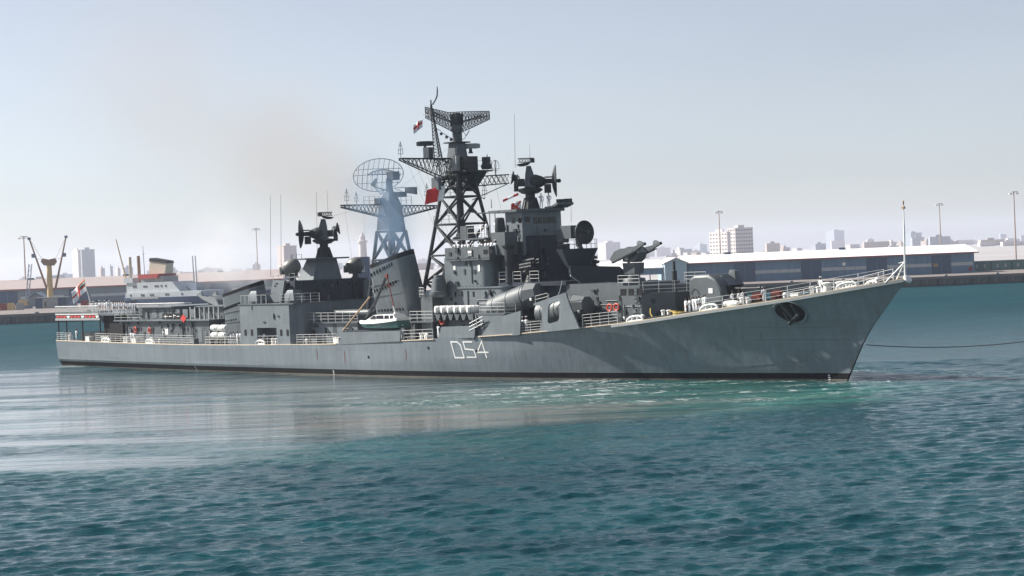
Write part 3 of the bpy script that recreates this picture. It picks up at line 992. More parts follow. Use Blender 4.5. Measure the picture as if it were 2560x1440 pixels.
zd = 5.14
z2 = 6.8
z3 = 9.92
rings = []
for x, hb, dz in ((sx_(326), 2.5, 0.6), (sx_(335), 5.0, 0.3), (sx_(360), 7.0, 0), (sx_(600), 7.2, 0), (sx_(690), 5.0, 0.8), (sx_(750), 0.6, 2.2)):
    rings.append([(x + 1.2, -hb * .85, -0.5), (x + 1.2, 14 + hb * .85 - 14, -0.5), (x, hb, zd + dz), (x, -hb, zd + dz)])
MB().loft(rings).build('hull', 'ship_blue', t, recalc=True)
MB().box(sx_(368), sx_(440), -7.3, -7.05, zd - 0.4, zd + 0.25).build('rubbing_band', 'pale_grey', t)
h1 = MB().box(sx_(347), sx_(545), -6.2, 5, zd + 0.002, z2).build('deckhouse', 'ship_white', t)
h2 = MB().prism([(sx_(347), z2 + .002), (sx_(488), z2 + .002), (sx_(468), z3), (sx_(347), z3)], -5.6, 4.5, 'y').build('deckhouse', 'ship_white', t)
MB().box(sx_(342), sx_(366), -5.9, -3, z3 + .002, 11.49).build('bridge_wing', 'ship_white', t)
MB().box(sx_(378), sx_(436), -4, 3.5, z3 + .002, 11.76).build('upper_house', 'pale_grey', t)
zb = 12.01
MB().prism([(sx_(374), zb + .5), (sx_(429), zb + .5), (sx_(426), zb - .9), (sx_(378), zb - .9)], -5, 4, 'y').build('boat_deck', 'ship_red', t)
zf = 16.58
fn = MB().loft([[(sx_(388), -2, zb + .51), (sx_(431), -2, zb + .51), (sx_(431), 2, zb + .51), (sx_(388), 2, zb + .51)], [(sx_(391), -1.8, zf), (sx_(434), -1.8, zf - .9), (sx_(434), 1.8, zf - .9), (sx_(391), 1.8, zf)]]).build('funnel', 'ship_cream', t)
MB().loft([[(sx_(390), -2, zf + .002), (sx_(435), -2, zf - .9), (sx_(435), 2, zf - .9), (sx_(390), 2, zf + .002)], [(sx_(391), -1.9, zf + 1.0), (sx_(434), -1.9, zf - .1), (sx_(434), 1.9, zf - .1), (sx_(391), 1.9, zf + 1.0)]]).build('funnel_cap', 'black', fn)
wm = MB().box(-0.3, 0.3, -0.08, 0.05, 0, 0.6).mesh('window', 'win_dark')
for px in (366, 372, 394, 400, 424, 430, 440, 451):
    put('window', wm, h2, (sx_(px), -5.6, (z2 + z3) / 2))
for px in (361, 390, 395, 414, 420, 454, 460, 496):
    put('window', wm, h1, (sx_(px), -6.2, (zd + z2) / 2 - 0.3))
MB().tube((sx_(345), -3, zd), (sx_(345), -3, 18.2), 0.55, 0.45, 10).build('post', 'ship_cream', t)
MB().tube((sx_(352), 0, zd), (sx_(351), 0, 18.43), 0.6, 0.5, 10).build('post', 'crane_brown', t)
MB().tube((sx_(345), -3.6, zd + 1), (sx_(313), -3.6, 23.96), 0.3, 0.16, 7).build('boom', 'crane_yellow', t)
MB().tube((sx_(372), -1, z3), (sx_(370), -1, 21.49), 0.14, 0.08, 6).tube((sx_(366), -1, z3 + 9), (sx_(376), -1, z3 + 9), 0.06, n=5).build('mast', 'crane_blue', t)
for px in (491, 498):
    MB().tube((sx_(px), 1, z2), (sx_(px - 2), 1, 17.66), 0.24, 0.2, 7).build('post', 'crane_blue', t)
MB().box(sx_(480), sx_(506), -1, 3, z2 + .002, z2 + 2.4).build('winch_house', 'crane_blue', t)

# ================================================================ the warship
THETA = RAD(48.2)
ship = empty('warship', (31.063, 187.391, 0), -THETA)
tag(ship, 'grey guided-missile destroyer with lattice masts, twin splayed funnels and hull number D54', 'warship')

DECK_B = [(7.3, 0.0), (5, 0.9), (0, 2.6), (-10, 4.9), (-20, 6.6), (-30, 7.8), (-40, 8.6), (-50, 9.0), (-70, 9.2), (-90, 8.9), (-110, 8.0), (-125, 7.0), (-138.4, 5.9)]
DECK_Z = [(7.3, 9.45), (5.4, 9.17), (1, 8.57), (-3.6, 7.9), (-11.7, 7.0), (-15.3, 6.6), (-20.3, 6.0), (-23.1, 5.73), (-33.4, 5.0), (-38.7, 4.67), (-49.5, 4.23), (-55.4, 4.04), (-66.9, 3.63), (-79.7, 3.46), (-96.6, 3.34), (-112, 3.4), (-124, 3.5), (-138.4, 3.61)]
WL_B = [(0, 0.0), (-5, 0.8), (-10, 1.8), (-18.6, 3.7), (-30.6, 6.2), (-40, 7.6), (-55, 8.7), (-70, 8.95), (-86, 8.5), (-98, 8.1), (-110, 7.4), (-123, 6.4), (-138.4, 5.0)]
KN_Z = [(-25, 3.4), (-33, 2.9), (-43, 2.1), (-55, 1.6), (-70, 1.2), (-80, 1.0)]
STEM = [(-1.2, -0.6), (0, 0), (1.0, 0.55), (3.4, 1.95), (5.0, 3.05), (9.45, 7.3)]


def smooth_tab(tab, x, w=3.0):
    return sum(lerp_table(tab, x + d * w) for d in (-1, -.5, 0, .5, 1)) / 5 if -135 < x < 2 else lerp_table(tab, x)


def deck_b(x): return smooth_tab(DECK_B, x)
def deck_z(x): return smooth_tab(DECK_Z, x)


def stem_x(z):
    for (za, xa), (zb, xb) in zip(STEM[:-1], STEM[1:]):
        if z <= zb:
            return xa + (xb - xa) * (z - za) / (zb - za)
    return STEM[-1][1]


XS = -138.4


def hull_pt(t, v, side=-1):
    """t: 0 transom .. 1 stem; v: 0 waterline .. 1 deck edge; negative v goes under water"""
    xd = XS + t * (7.3 - XS)
    zd = deck_z(xd)
    z = v * zd
    xe = stem_x(z)
    x = XS + t * (xe - XS)
    b = deck_b(xd)
    xw = XS + t * (0 - XS)
    w = smooth_tab(WL_B, xw)
    vv = max(v, 0)
    kn = min(lerp_table(KN_Z, xd) / zd, 0.8)
    g = 0.70
    s_mid = g * vv / kn if vv < kn else g + (1 - g) * (vv - kn) / (1 - kn)
    s_bow = vv ** 1.04
    f = min(max((xd + 34) / 14, 0), 1)
    f = f * f * (3 - 2 * f)
    s = s_mid * (1 - f) + s_bow * f
    y = w + (b - w) * s
    if v < 0:
        y = w * (1 + 0.25 * v)
    return Vector((x, side * y, z))


ts = [i / 60 * 0.72 for i in range(61)] + [0.72 + 0.28 * (1 - (1 - i / 44) ** 1.5) for i in range(1, 45)]


def hull_cols(t):
    zd = deck_z(XS + t * (7.3 - XS))
    kn = min(lerp_table(KN_Z, XS + t * (7.3 - XS)) / zd, 0.8)
    vb = 0.72 / zd
    up = [kn + (1 - kn) * i / 6 for i in range(1, 7)]
    return [-0.3, -0.02 / zd, 0.16 / zd, vb] + [vb + (kn - vb) * i / 3 for i in range(1, 4)] + up


mb = MB()
NV = 13
idx = {}
for side in (-1, 1):
    for i, t in enumerate(ts):
        for j, v in enumerate(hull_cols(t)):
            idx[side, i, j] = len(mb.v)
            mb.v.append(tuple(hull_pt(t, v, side)))
for side in (-1, 1):
    for i in range(len(ts) - 1):
        for j in range(NV - 1):
            f = [idx[side, i, j], idx[side, i + 1, j], idx[side, i + 1, j + 1], idx[side, i, j + 1]]
            mb.f.append(f if side < 0 else f[::-1])
            mb.mi.append(2 if j < 2 else 1 if j < 3 else 0)
for j in range(NV - 1):
    mb.f.append([idx[1, 0, j], idx[-1, 0, j], idx[-1, 0, j + 1], idx[1, 0, j + 1]])
    mb.mi.append(2 if j < 2 else 1 if j < 3 else 0)
hull = mb.build('hull', ['hull_grey', 'boot_black', 'keel_red'], ship, angle=14)

# main deck
mb = MB()
for i, t in enumerate(ts):
    p = hull_pt(t, 1)
    q = hull_pt(t, 1, 1)
    mb.v += [(p.x, p.y * .985, p.z - 0.06), (q.x, q.y * .985, q.z - 0.06)]
for i in range(len(ts) - 1):
    mb.f.append([2 * i, 2 * i + 2, 2 * i + 3, 2 * i + 1])
    mb.mi.append(0)
mb.build('main_deck', 'deck_paint', ship)


def edge_pt(x, side=-1, dy=0.0, dz=0.0):
    """point on the deck edge at ship length x"""
    return Vector((x, side * (deck_b(x) + dy), deck_z(x) + dz))


def frange(a, c, step):
    n = max(1, int(round(abs(c - a) / step)))
    return [a + (c - a) * i / n for i in range(n + 1)]


def edge_strip(name, xa, xb, w, h, mat, side=-1, dz=0.0, dy=0.0):
    mb = MB()
    rings = []
    for x in frange(xa, xb, 1.5):
        p = edge_pt(x, side, dy, dz)
        s = side
        rings.append([(p.x, p.y - s * w, p.z), (p.x, p.y, p.z), (p.x, p.y, p.z + h), (p.x, p.y - s * w, p.z + h)])
    mb.loft(rings)
    return mb.build(name, mat, ship, recalc=True)


for side in (-1, 1):
    edge_strip('deck_edge', XS, -67.2, 0.28, 0.09, 'tan', side, 0.0, 0.03)
    edge_strip('deck_edge', -55.3, -49.8, 0.28, 0.09, 'tan', side, 0.0, 0.03)
    edge_strip('deck_edge', -42.6, 7.1, 0.28, 0.09, 'tan', side, 0.0, 0.03)
    edge_strip('gunwale_strake', -24, 7.0, 0.10, 0.26, 'pale_grey', side, -0.262, 0.035)  # pale tone puts the light on this upright strake into its paint

# hull number, following the flare of the side
def hull_at(px_x, z, off=0.02):
    """point on the starboard side at length x and height z, pushed out by off"""
    lo, hi = 0.0, 1.0
    zdd = deck_z(px_x)
    for _ in range(40):
        m_ = (lo + hi) / 2
        v = z / deck_z(XS + m_ * (7.3 - XS))
        if hull_pt(m_, v).x < px_x:
            lo = m_
        else:
            hi = m_
    t = (lo + hi) / 2
    v = z / deck_z(XS + t * (7.3 - XS))
    p = hull_pt(t, v)
    e = 0.004
    a = hull_pt(min(t + e, 1), v) - hull_pt(t - e, v)
    c = hull_pt(t, v + 0.02) - hull_pt(t, v - 0.02)
    n = a.cross(c).normalized()
    if n.y > 0:
        n = -n
    return p + n * off, n


def hull_stroke(name, pts, w, mat, parent=hull):
    """ribbon painted on the hull side: pts are (x, z)"""
    mb = MB()
    for (xa, za), (xb, zb) in zip(pts[:-1], pts[1:]):
        d = Vector((xb - xa, zb - za)).normalized()
        xa2, za2, xb2, zb2 = xa - d.x * w / 2, za - d.y * w / 2, xb + d.x * w / 2, zb + d.y * w / 2
        nx, nz = -d.y * w / 2, d.x * w / 2
        q = []
        for off in (0.006, 0.024):
            for x, z in ((xa2 - nx, za2 - nz), (xb2 - nx, zb2 - nz), (xb2 + nx, zb2 + nz), (xa2 + nx, za2 + nz)):
                q.append(hull_at(x, z, off)[0])
        mb.hexa(q)
    return mb.build(name, mat, parent, recalc=True)


HX, HZ = -46.7, 2.25
HW = 2.1
hz1 = HZ + 1.72
def dig(x, z): return (HX + x * .86 + (HZ - z) * 0.24, z)
hull_stroke('hull_number', [dig(0.0, HZ), dig(0.0, hz1), dig(1.15, hz1), dig(1.62, hz1 - .35), dig(1.62, HZ), dig(0.0, HZ)], 0.145, 'white')
hull_stroke('hull_number', [dig(2.2, HZ + .05), dig(3.75, HZ + .05), dig(3.75, HZ + .85), dig(2.25, HZ + .95), dig(2.25, hz1), dig(3.8, hz1)], 0.145, 'white')
hull_stroke('hull_number', [dig(5.55, HZ + .05), dig(5.55, hz1 + .05), dig(4.25, HZ + .6), dig(6.1, HZ + .6)], 0.145, 'white')
for x, zs in ((-98.39, (0.05, 0.68)),):
    hull_stroke('draught_mark', [(x, zs[0]), (x - 0.25, zs[1])], 0.10, 'pale_grey')
for x in (-68.27, -1.92):
    for k in range(3):
        hull_stroke('draught_mark', [(x, 0.12 + k * .2), (x + 0.12, 0.12 + k * .2)], 0.10, 'white')
for px, z in ((-50.86, 3.3), (-61.37, 2.2), (-43.28, 3.0)):
    p, n = hull_at(px, z)
    MB().lathe([(0.17, 0), (0.17, 0.03)], p - n * 0.02, n, 12).build('scupper', 'black', hull)
# draught lines scribed on the bow plating
for pts in ([(-14, 1.15), (-3.2, 2.0)], [(-9, 5.2), (2.3, 5.0)], [(-9, 4.0), (0.8, 3.9)]):
    hull_stroke('plate_seam', [(pts[0][0] + (pts[1][0] - pts[0][0]) * i / 8, pts[0][1] + (pts[1][1] - pts[0][1]) * i / 8) for i in range(9)], 0.012, 'grey')
# rust weeps below the scuppers amidships
for x, z0, z1 in ((-71.09, 3.0, 1.9), (-65.82, 2.9, 1.6), (-54.72, 3.1, 1.9)):
    hull_stroke('rust_streak', [(x, z0), (x + .05, (z0 + z1) / 2), (x - .03, z1)], 0.06, 'rust_red')

# anchor in its recess on the starboard bow
pc, pn = hull_at(-4.31, 6.64, 0.0)
fx = Vector((1, 0, 0)) - pn * pn.x
fx.normalize()
fz = pn.cross(fx)
if fz.z < 0:
    fz = -fz
fx = (fx * 0.93 + fz * 0.36 * -1).normalized()
fz = (fz - fx * fz.dot(fx)).normalized()
ring_o, ring_i, ring_b = [], [], []
for i in range(28):
    a = 2 * math.pi * i / 28
    c, s = math.cos(a), math.sin(a)
    e = fx * (1.75 * c) + fz * (1.05 * s)
    low = 0.30 if s < 0.2 else 0.10
    ring_o.append(pc + e * 1.10 - pn * 0.25)
    ring_i.append(pc + e + pn * low)
    ring_b.append(pc + e * 0.86 + pn * (low - 0.08))
rec = MB().loft([ring_o, ring_i, ring_b], caps=False)
lip = rec.build('anchor_bolster', 'hull_grey', hull, recalc=True)
MB().add([pc + (p - pc) * 1.0 for p in ring_b] + [], [tuple(range(28))]).build('anchor_pocket', 'black', hull)
am = MB()
sh0, sh1 = pc + fx * -0.9 + fz * 0.9 + pn * 0.45, pc + fx * 0.55 + fz * -0.35 + pn * 0.5
am.tube(sh0, sh1, 0.16, 0.2, 8)
am.tube(sh1 + fz * .6 + fx * .5, sh1 - fz * .6 - fx * .4, 0.24, n=8)
for k in (-1, 1):
    base = sh1 + (fz * .5 + fx * .35) * k
    am.loft([[base + fx * .2 + pn * .1, base - fx * .2 + pn * .1, base - fx * .2 - pn * .1, base + fx * .2 - pn * .1],
             [base + (fz * 1.0 - fx * .6) + pn * .35 + fx * .06, base + (fz * 1.0 - fx * .6) + pn * .35 - fx * .06, base + (fz * 1.0 - fx * .6) + pn * .2 - fx * .06, base + (fz * 1.0 - fx * .6) + pn * .2 + fx * .06]])
am.build('anchor', 'dark', ship)
MB().lathe([(0.05, 0), (0.42, 0.05), (0.42, 0.25), (0.3, 0.3)], (7.25, 0, 9.3), (0.55, 0, 0.5), 12).build('bow_fairlead', 'white', ship)

# ---------------------------------------------------------------- fittings used all over the ship
def railing(pts, h=1.05, bars=3, n_st=None, mat='white', r=0.023, step=1.6, name='railing', rst=0.035, ends=True):
    """guard rail along pts (deck level): rails are the part, each stanchion a sub-part"""
    pts = [Vector(p) for p in pts]
    mb = MB()
    for k in range(bars):
        zz = h * (k + 1) / bars
        for a, c in zip(pts[:-1], pts[1:]):
            mb.tube(a + Vector((0, 0, zz)), c + Vector((0, 0, zz)), r, n=4)
    o = mb.build(name, mat, ship)
    st = STANCHION.get((h, mat, rst))
    if st is None:
        st = STANCHION[h, mat, rst] = MB().tube((0, 0, 0), (0, 0, h + 0.02), rst, rst * .8, 5).mesh('stanchion', mat)
    for a, c in zip(pts[:-1], pts[1:]):
        n = max(1, int(round((c - a).length / step)))
        for i in range(n + (1 if c is pts[-1] else 0)):
            put('stanchion', st, o, a.lerp(c, i / n))
    return o


STANCHION = {}


def deck_rail(xa, xb, h=1.05, bars=3, step=1.6, side=-1, dy=-0.12, **kw):
    xs = frange(xa, xb, step)
    return railing([edge_pt(x, side, dy, 0.06) for x in xs], h, bars, step=step * 1.5, **kw)


def bollard(x, y, z, label=None):
    o = MB().cbox((x, y, z + 0.05), (1.25, 0.5, 0.1)).build('bollard', 'white', ship)
    for d in (-0.38, 0.38):
        MB().lathe([(0.2, 0.1), (0.17, 0.2), (0.17, 0.62), (0.24, 0.66), (0.24, 0.76), (0.05, 0.8)], (x + d, y, z), n=12).build('post', 'white', o)


def fairlead(x, side=-1, dy=-0.15):
    p = edge_pt(x, side, dy, 0.05)
    mb = MB()
    n = 9
    arch = [(-1.0, 0.0), (-0.92, 0.28), (-0.6, 0.46), (0, 0.52), (0.6, 0.46), (0.92, 0.28), (1.0, 0.0)]
    ang = math.atan2(edge_pt(x + 1, side).y - edge_pt(x - 1, side).y, 2)
    zs = (edge_pt(x + 1).z - edge_pt(x - 1).z) / 2
    def L(u, w, d=0): return (p.x + u * math.cos(ang) - d * math.sin(ang), p.y + u * math.sin(ang) + d * math.cos(ang), p.z + w + u * zs)
    for a, c in zip(arch[:-1], arch[1:]):
        mb.tube(L(*a), L(*c), 0.12, n=8)
    mb.tube(L(-1.05, 0.05), L(1.05, 0.05), 0.10, n=6)
    o = mb.build('fairlead', 'white', ship)
    for u in (-0.33, 0.33):
        MB().tube(L(u, 0), L(u, 0.45), 0.09, n=8).build('roller', 'white', o)


def details(parent, items, name='window', mat='black'):
    """small boxes (x0,x1,y0,y1,z0,z1), each its own sub-part"""
    for b_ in items:
        MB().box(*b_).build(name, mat, parent)


def clutter(x0, x1, z0, z1, y, n, seed, mats=('dark', 'midgrey', 'grey', 'dark'), parent=None, pipes=True):
    """cable boxes, hydrants, pipe runs and lockers fixed to a starboard wall at y"""
    r_ = random.Random(seed)
    for i in range(n):
        x, z = r_.uniform(x0, x1), r_.uniform(z0, z1)
        w, h, d = r_.uniform(.12, .5), r_.uniform(.12, .6), r_.uniform(.06, .22)
        MB().box(x - w / 2, x + w / 2, y - d, y - .002, z - h / 2, z + h / 2).build('fitting', r_.choice(mats), parent or ship)
    if pipes:
        for i in range(max(1, n // 4)):
            x, z = r_.uniform(x0, x1), r_.uniform(z0, z1)
            if r_.random() < .5:
                MB().tube((x, y - .06, z0), (x, y - .06, z1), r_.uniform(.025, .06), n=5).build('pipe', r_.choice(mats), parent or ship)
            else:
                xe = min(x1, x + r_.uniform(1, 4))
                MB().tube((x, y - .06, z), (xe, y - .06, z), r_.uniform(.02, .05), n=5).build('pipe', r_.choice(mats), parent or ship)


def front_clutter(y0, y1, z0, z1, x, n, seed, mats=('dark', 'shade_grey', 'midgrey'), parent=None):
    """the same on a wall facing the bow"""
    r_ = random.Random(seed)
    for i in range(n):
        y, z = r_.uniform(y0, y1), r_.uniform(z0, z1)
        w, h, d = r_.uniform(.12, .5), r_.uniform(.12, .6), r_.uniform(.06, .3)
        MB().box(x + .002, x + d, y - w / 2, y + w / 2, z - h / 2, z + h / 2).build('fitting', r_.choice(mats), parent or ship)
    for i in range(n // 3):
        y = r_.uniform(y0, y1)
        MB().tube((x + .07, y, z0), (x + .07, y, z1), r_.uniform(.025, .06), n=5).build('pipe', r_.choice(mats), parent or ship)

# ---------------------------------------------------------------- forecastle
js = MB().tube((7.08, 0, 9.5), (7.17, 0, 14.41), 0.10, 0.075, 8).tube((7.17, 0, 14.41), (7.18, 0, 16.52), 0.06, 0.04, 6).build('jackstaff', 'white', ship)
MB().cbox((7.17, 0, 15.9), (0.26, 0.22, 0.22)).tube((7.18, 0, 16.16), (7.18, 0, 16.52), 0.07, n=6).build('lamp', 'wood', js)
for y, px in ((-0.75, 2217), (0.75, 2236)):
    MB().tube((5.36, y, 9.1), (7.1, 0, 10.95), 0.07, n=6).build('strut', 'white', js)
for k in range(4):
    MB().tube((6.55, -0.2, 9.6 + k * .42), (6.95, 0, 9.7 + k * .42), 0.04, n=5).build('rung', 'white', js)
# guard wires with tall stanchions round the bow
for side in (-1, 1):
    deck_rail(-13.2, 5.2, 1.15, 3, 2.3, side, r=0.018, rst=0.06)
for x in (1.77, -12.45, -21.15):
    fairlead(x)
    fairlead(x, 1)
bollard(-1.84, -2.0, deck_z(-1.84))
bollard(-8.87, -4.0, deck_z(-8.87))
bollard(-18.16, -5.2, deck_z(-18.16))
bollard(-1.0, 2.2, deck_z(-1.0))
bollard(-9.0, 3.9, deck_z(-9.0))


def reel(x, y, z, r=0.62, w=1.25, mat='rust_red'):
    """cable reel on a stand, axle fore and aft"""
    o = MB().lathe([(r * .62, -w / 2 + .08), (r * .62, w / 2 - .08)], (x, y, z + r + .12), (0.35, -1, 0), 16).build('cable_reel', mat, ship)
    for s in (-1, 1):
        d = Vector((0.35, -1, 0)).normalized() * (s * w / 2)
        MB().lathe([(r, -.05), (r, .05)], Vector((x, y, z + r + .12)) + d, (0.35, -1, 0), 18).build('flange', mat, o)
        MB().tube(Vector((x - .35, y, z)) + d * 1.1, Vector((x, y, z + r + .12)) + d * 1.1, .05, n=5).tube(Vector((x + .35, y, z)) + d * 1.1, Vector((x, y, z + r + .12)) + d * 1.1, .05, n=5).build('stand', 'dark', o)


reel(-9.72, -1.2, deck_z(-8), .46, .95)
reel(-7.83, -0.5, deck_z(-6), .46, .95)
o = MB().lathe([(0.75, 0), (0.75, 0.18), (0.42, 0.26), (0.36, 0.75), (0.52, 0.95), (0.52, 1.05), (0.1, 1.12)], (-1.2, -1.0, deck_z(-1.2) - 0.05), n=16).build('capstan', 'white', ship)
o = MB().lathe([(0.75, 0), (0.75, 0.18), (0.42, 0.26), (0.36, 0.75), (0.52, 0.95), (0.52, 1.05), (0.1, 1.12)], (-1.2, 1.0, deck_z(-1.2) - 0.05), n=16).build('capstan', 'white', ship)
mb = MB()
bx, by, bz = -10.18, -4.4, deck_z(-10.18)
rg = []
for u, s in ((-.9, .1), (-.8, .8), (-.3, 1), (.4, 1), (.85, .75), (.95, .1)):
    rg.append([(bx + u, by + .42 * s * math.cos(a), bz + .34 + .36 * s * math.sin(a)) for a in [i * math.pi / 5 for i in range(10)]])
mb.loft(rg).build('fender_bundle', 'white', ship, recalc=True)
# low bulwark breakwater across the forecastle
MB().prism([(-11.9, 6.9), (-11.8, 6.9), (-12.4, 7.7), (-12.5, 7.7)], -4.3, 4.3, 'y').build('breakwater', 'midgrey', ship)

# ---------------------------------------------------------------- twin gun turret
gz = 6.89
MB().lathe([(2.3, -0.3), (2.3, 0.18), (2.05, 0.35)], (-15.8, 0, gz), n=28).build('turret_ring', 'midgrey', ship)
GB = gz + 0.36
side_prof = [(-18.0, 0), (-18.05, 2.3), (-17.85, 2.85), (-17.3, 3.12), (-15.4, 3.15), (-14.6, 2.75), (-13.85, 1.9), (-13.6, 1.1), (-13.7, 0)]
rings = []
for y, k in ((-1.95, 0.90), (-1.85, 0.965), (-1.55, 1.0), (1.55, 1.0), (1.85, 0.965), (1.95, 0.90)):
    cxx = -15.9
    rings.append([(cxx + (x - cxx) * (0.93 if abs(y) > 1.9 else 0.985 if abs(y) > 1.6 else 1), y, GB + z * k) for x, z in side_prof])
gun = MB().loft(rings).build('gun_turret', 'midgrey', ship, recalc=True, angle=24)
MB().plate([(-14.9, -0.62, GB + 3.02), (-13.75, -0.62, GB + 1.95), (-13.75, 0.62, GB + 1.95), (-14.9, 0.62, GB + 3.02)][::-1], 0.16).build('mantlet', 'grey', gun, recalc=True)
MB().box(-13.9, -13.45, -1.0, 1.0, GB + 1.0, GB + 2.0).build('gun_port', 'black', gun)
for s in (-1, 1):
    MB().tube((-13.6, 0.42 * s, GB + 1.6), (-12.5, 0.42 * s, GB + 1.62), 0.16, 0.13, 10).tube((-12.5, 0.42 * s, GB + 1.62), (-10.1, 0.42 * s, GB + 1.66), 0.085, 0.075, 8).tube((-10.2, 0.42 * s, GB + 1.66), (-9.95, 0.42 * s, GB + 1.665), 0.12, n=8).build('gun_barrel', 'dark', gun)
MB().loft([[(-15.2, .85, GB + 3.0), (-14.3, .85, GB + 2.4), (-14.3, 1.6, GB + 2.4), (-15.2, 1.6, GB + 3.0)], [(-15.1, .95, GB + 3.5), (-14.45, .95, GB + 3.35), (-14.45, 1.5, GB + 3.35), (-15.1, 1.5, GB + 3.5)]]).build('sight_hood', 'midgrey', gun, recalc=True)
MB().box(-15.35, -14.8, -1.99, -1.90, GB + 1.25, GB + 1.75).build('placard', 'white', gun)
hd = MB()
hd.path([(-17.2 + .5 * math.cos(a), -2.02, GB + 1.2 + .55 * math.sin(a)) for a in [math.pi * i / 6 for i in range(7)]], 0.03, 5)
hd.build('grab_rail', 'dark', gun)
for k in range(3):
    MB().cbox((-17.6 + k * 0.9, -1.97, GB + 0.75), (0.12, 0.06, 0.3)).build('hinge', 'dark', gun)

# ---------------------------------------------------------------- forward deckhouse under the launcher
zA = 9.5
plan = [(-25.0, -5.0), (-21.7, -5.0), (-19.2, -2.7), (-19.2, 2.7), (-21.7, 5.0), (-25.0, 5.0)]
dh = MB().prism(plan, 5.2, 8.75, 'z').build('deckhouse', 'midgrey', ship)
MB().box(-25.6, -21.9, -4.98, 4.98, 8.752, zA).build('deckhouse', 'midgrey', ship)
for i in range(3):
    x = -24.6 + i * 1.15
    w_ = MB().box(x, x + 0.78, -5.03, -4.95, 8.55, 9.2).build('window', 'black', dh)
MB().box(-24.85, -24.6, -5.025, -4.95, 8.0, 8.55).build('window', 'black', dh)
MB().box(-33.4, -25.0, -4.2, 4.2, 5.0, 9.8).build('deckhouse', 'midgrey', ship)
# fittings on its side: hydrant, locker, ladder, vents
MB().cbox((-24.0, -5.08, 6.9), (0.35, 0.16, 0.35)).tube((-24.0, -5.1, 6.1), (-24.0, -5.1, 7.6), 0.05, n=6).build('hydrant', 'dark', dh)
MB().cbox((-24.1, -5.04, 6.25), (0.5, 0.06, 0.3)).build('name_board', 'white', dh)
MB().tube((-22.2, -5.08, 5.9), (-22.2, -5.08, 9.4), 0.03, n=5).tube((-22.55, -5.08, 5.9), (-22.55, -5.08, 9.4), 0.03, n=5).build('ladder', 'pale_grey', dh)
for i in range(9):
    MB().tube((-22.2, -5.09, 6.1 + i * .37), (-22.55, -5.09, 6.1 + i * .37), 0.018, n=4).build('rung', 'pale_grey', dh)
d1 = Vector((2.5, 2.3, 0)).normalized()
n1 = Vector((2.3, -2.5, 0)).normalized()
for u, z, r in ((1.2, 7.9, 0.22), (1.7, 6.6, 0.30)):
    c = Vector((-21.7, -5.0, z)) + d1 * u
    MB().lathe([(r, 0), (r, 0.1), (r * .7, 0.14)], c, n1, 14).build('vent_cover', 'dark', dh)
MB().lathe([(0.26, 0), (0.26, 4.6), (0.14, 4.7), (0.14, 5.6)], (-19.67, -2.2, 6.2), n=12).build('vent_post', 'dark', ship)
for s in (-1, 1):
    railing([(-25, s * 4.9, zA), (-22.0, s * 4.9, zA)], 1.05, 3, step=1.3)
railing([(-21.6, -4.8, 8.75), (-19.3, -2.6, 8.75), (-19.3, 2.6, 8.75), (-21.6, 4.8, 8.75)], 1.1, 3, step=1.5)
yc = MB()
yc.path([(-20.9, -4.55, 7.2), (-20.6, -4.9, 6.7), (-20.1, -5.0, 6.15), (-19.4, -4.8, 6.12), (-18.9, -4.4, 6.2)], 0.06, 6)
yc.build('hose', 'yellow', ship)


# ---------------------------------------------------------------- twin-arm missile launcher
def missile_launcher(x, z, rz, mat, elev=RAD(18), size=0.82):
    """lathe pedestal, slab body, rotating head, two guide arms on its flanks"""
    M = Matrix.Translation((x, 0, z)) @ Matrix.Rotation(rz, 4, 'Z') @ Matrix.Scale(size, 4)

    def T(mb):
        mb.v = [tuple(M @ Vector(p)) for p in mb.v]
        return mb
    base = T(MB().lathe([(1.5, 0), (1.35, 0.45), (0.78, 0.5), (0.78, 1.0)], n=20)).build('missile_launcher', mat, ship)
    T(MB().hexa([(-1.0, -.8, 1.0), (.9, -.8, 1.0), (.9, .8, 1.0), (-1.0, .8, 1.0), (-1.15, -.9, 2.4), (1.0, -.9, 2.4), (1.0, .9, 2.4), (-1.15, .9, 2.4)])).build('lower_body', mat, base)
    T(MB().prism([(-1.15, 2.55), (0.7, 2.45), (1.35, 2.9), (1.7, 3.7), (0.7, 4.4), (-0.6, 4.2), (-1.2, 3.7)], -0.78, 0.78, 'y')).build('upper_body', mat, base)
    T(MB().lathe([(0.62, -1.45), (0.7, -1.2), (0.7, 1.2), (0.62, 1.45)], (0.35, 0, 3.75), (0, 1, 0), 18)).build('trunnion', mat, base)
    T(MB().box(-0.75, -0.2, -0.85, -0.782, 2.75, 3.3)).build('placard', 'white', base)
    ca, sa = math.cos(elev), math.sin(elev)
    for s in (-1, 1):
        def A(u, w): return (0.35 + u * ca - w * sa, 3.75 + u * sa + w * ca)
        y0, y1 = (1.25, 1.62) if s > 0 else (-1.62, -1.25)
        prof = [(-2.9, -.35), (1.6, -.26), (3.2, -.08), (3.35, .12), (1.6, .24), (0.4, .42), (-0.9, .78), (-2.1, .74), (-3.1, .1)]
        a = T(MB().prism([A(*p) for p in prof], y0, y1, 'y')).build('launch_arm', mat, base)
        fin = [(2.0, .18), (2.15, .58), (2.45, .7), (2.75, .52), (3.15, .14)]
        T(MB().prism([A(*p) for p in fin], y0 + .05, y1 - .05, 'y')).build('blast_fin', 'grey', a)
        T(MB().prism([A(*p) for p in [(-3.0, -.5), (2.2, -.42), (2.2, -.31), (-2.9, -.36)]], y0 - .03, y1 + .03, 'y')).build('guide_rail', 'dark', a)
        T(MB().lathe([(0.16, 0), (0.2, .15), (0.05, .25)], (A(3.2, 0)[0], (y0 + y1) / 2, A(3.2, 0)[1]), (1, 0, sa), 10)).build('nose_cap', 'black', a)
    return base


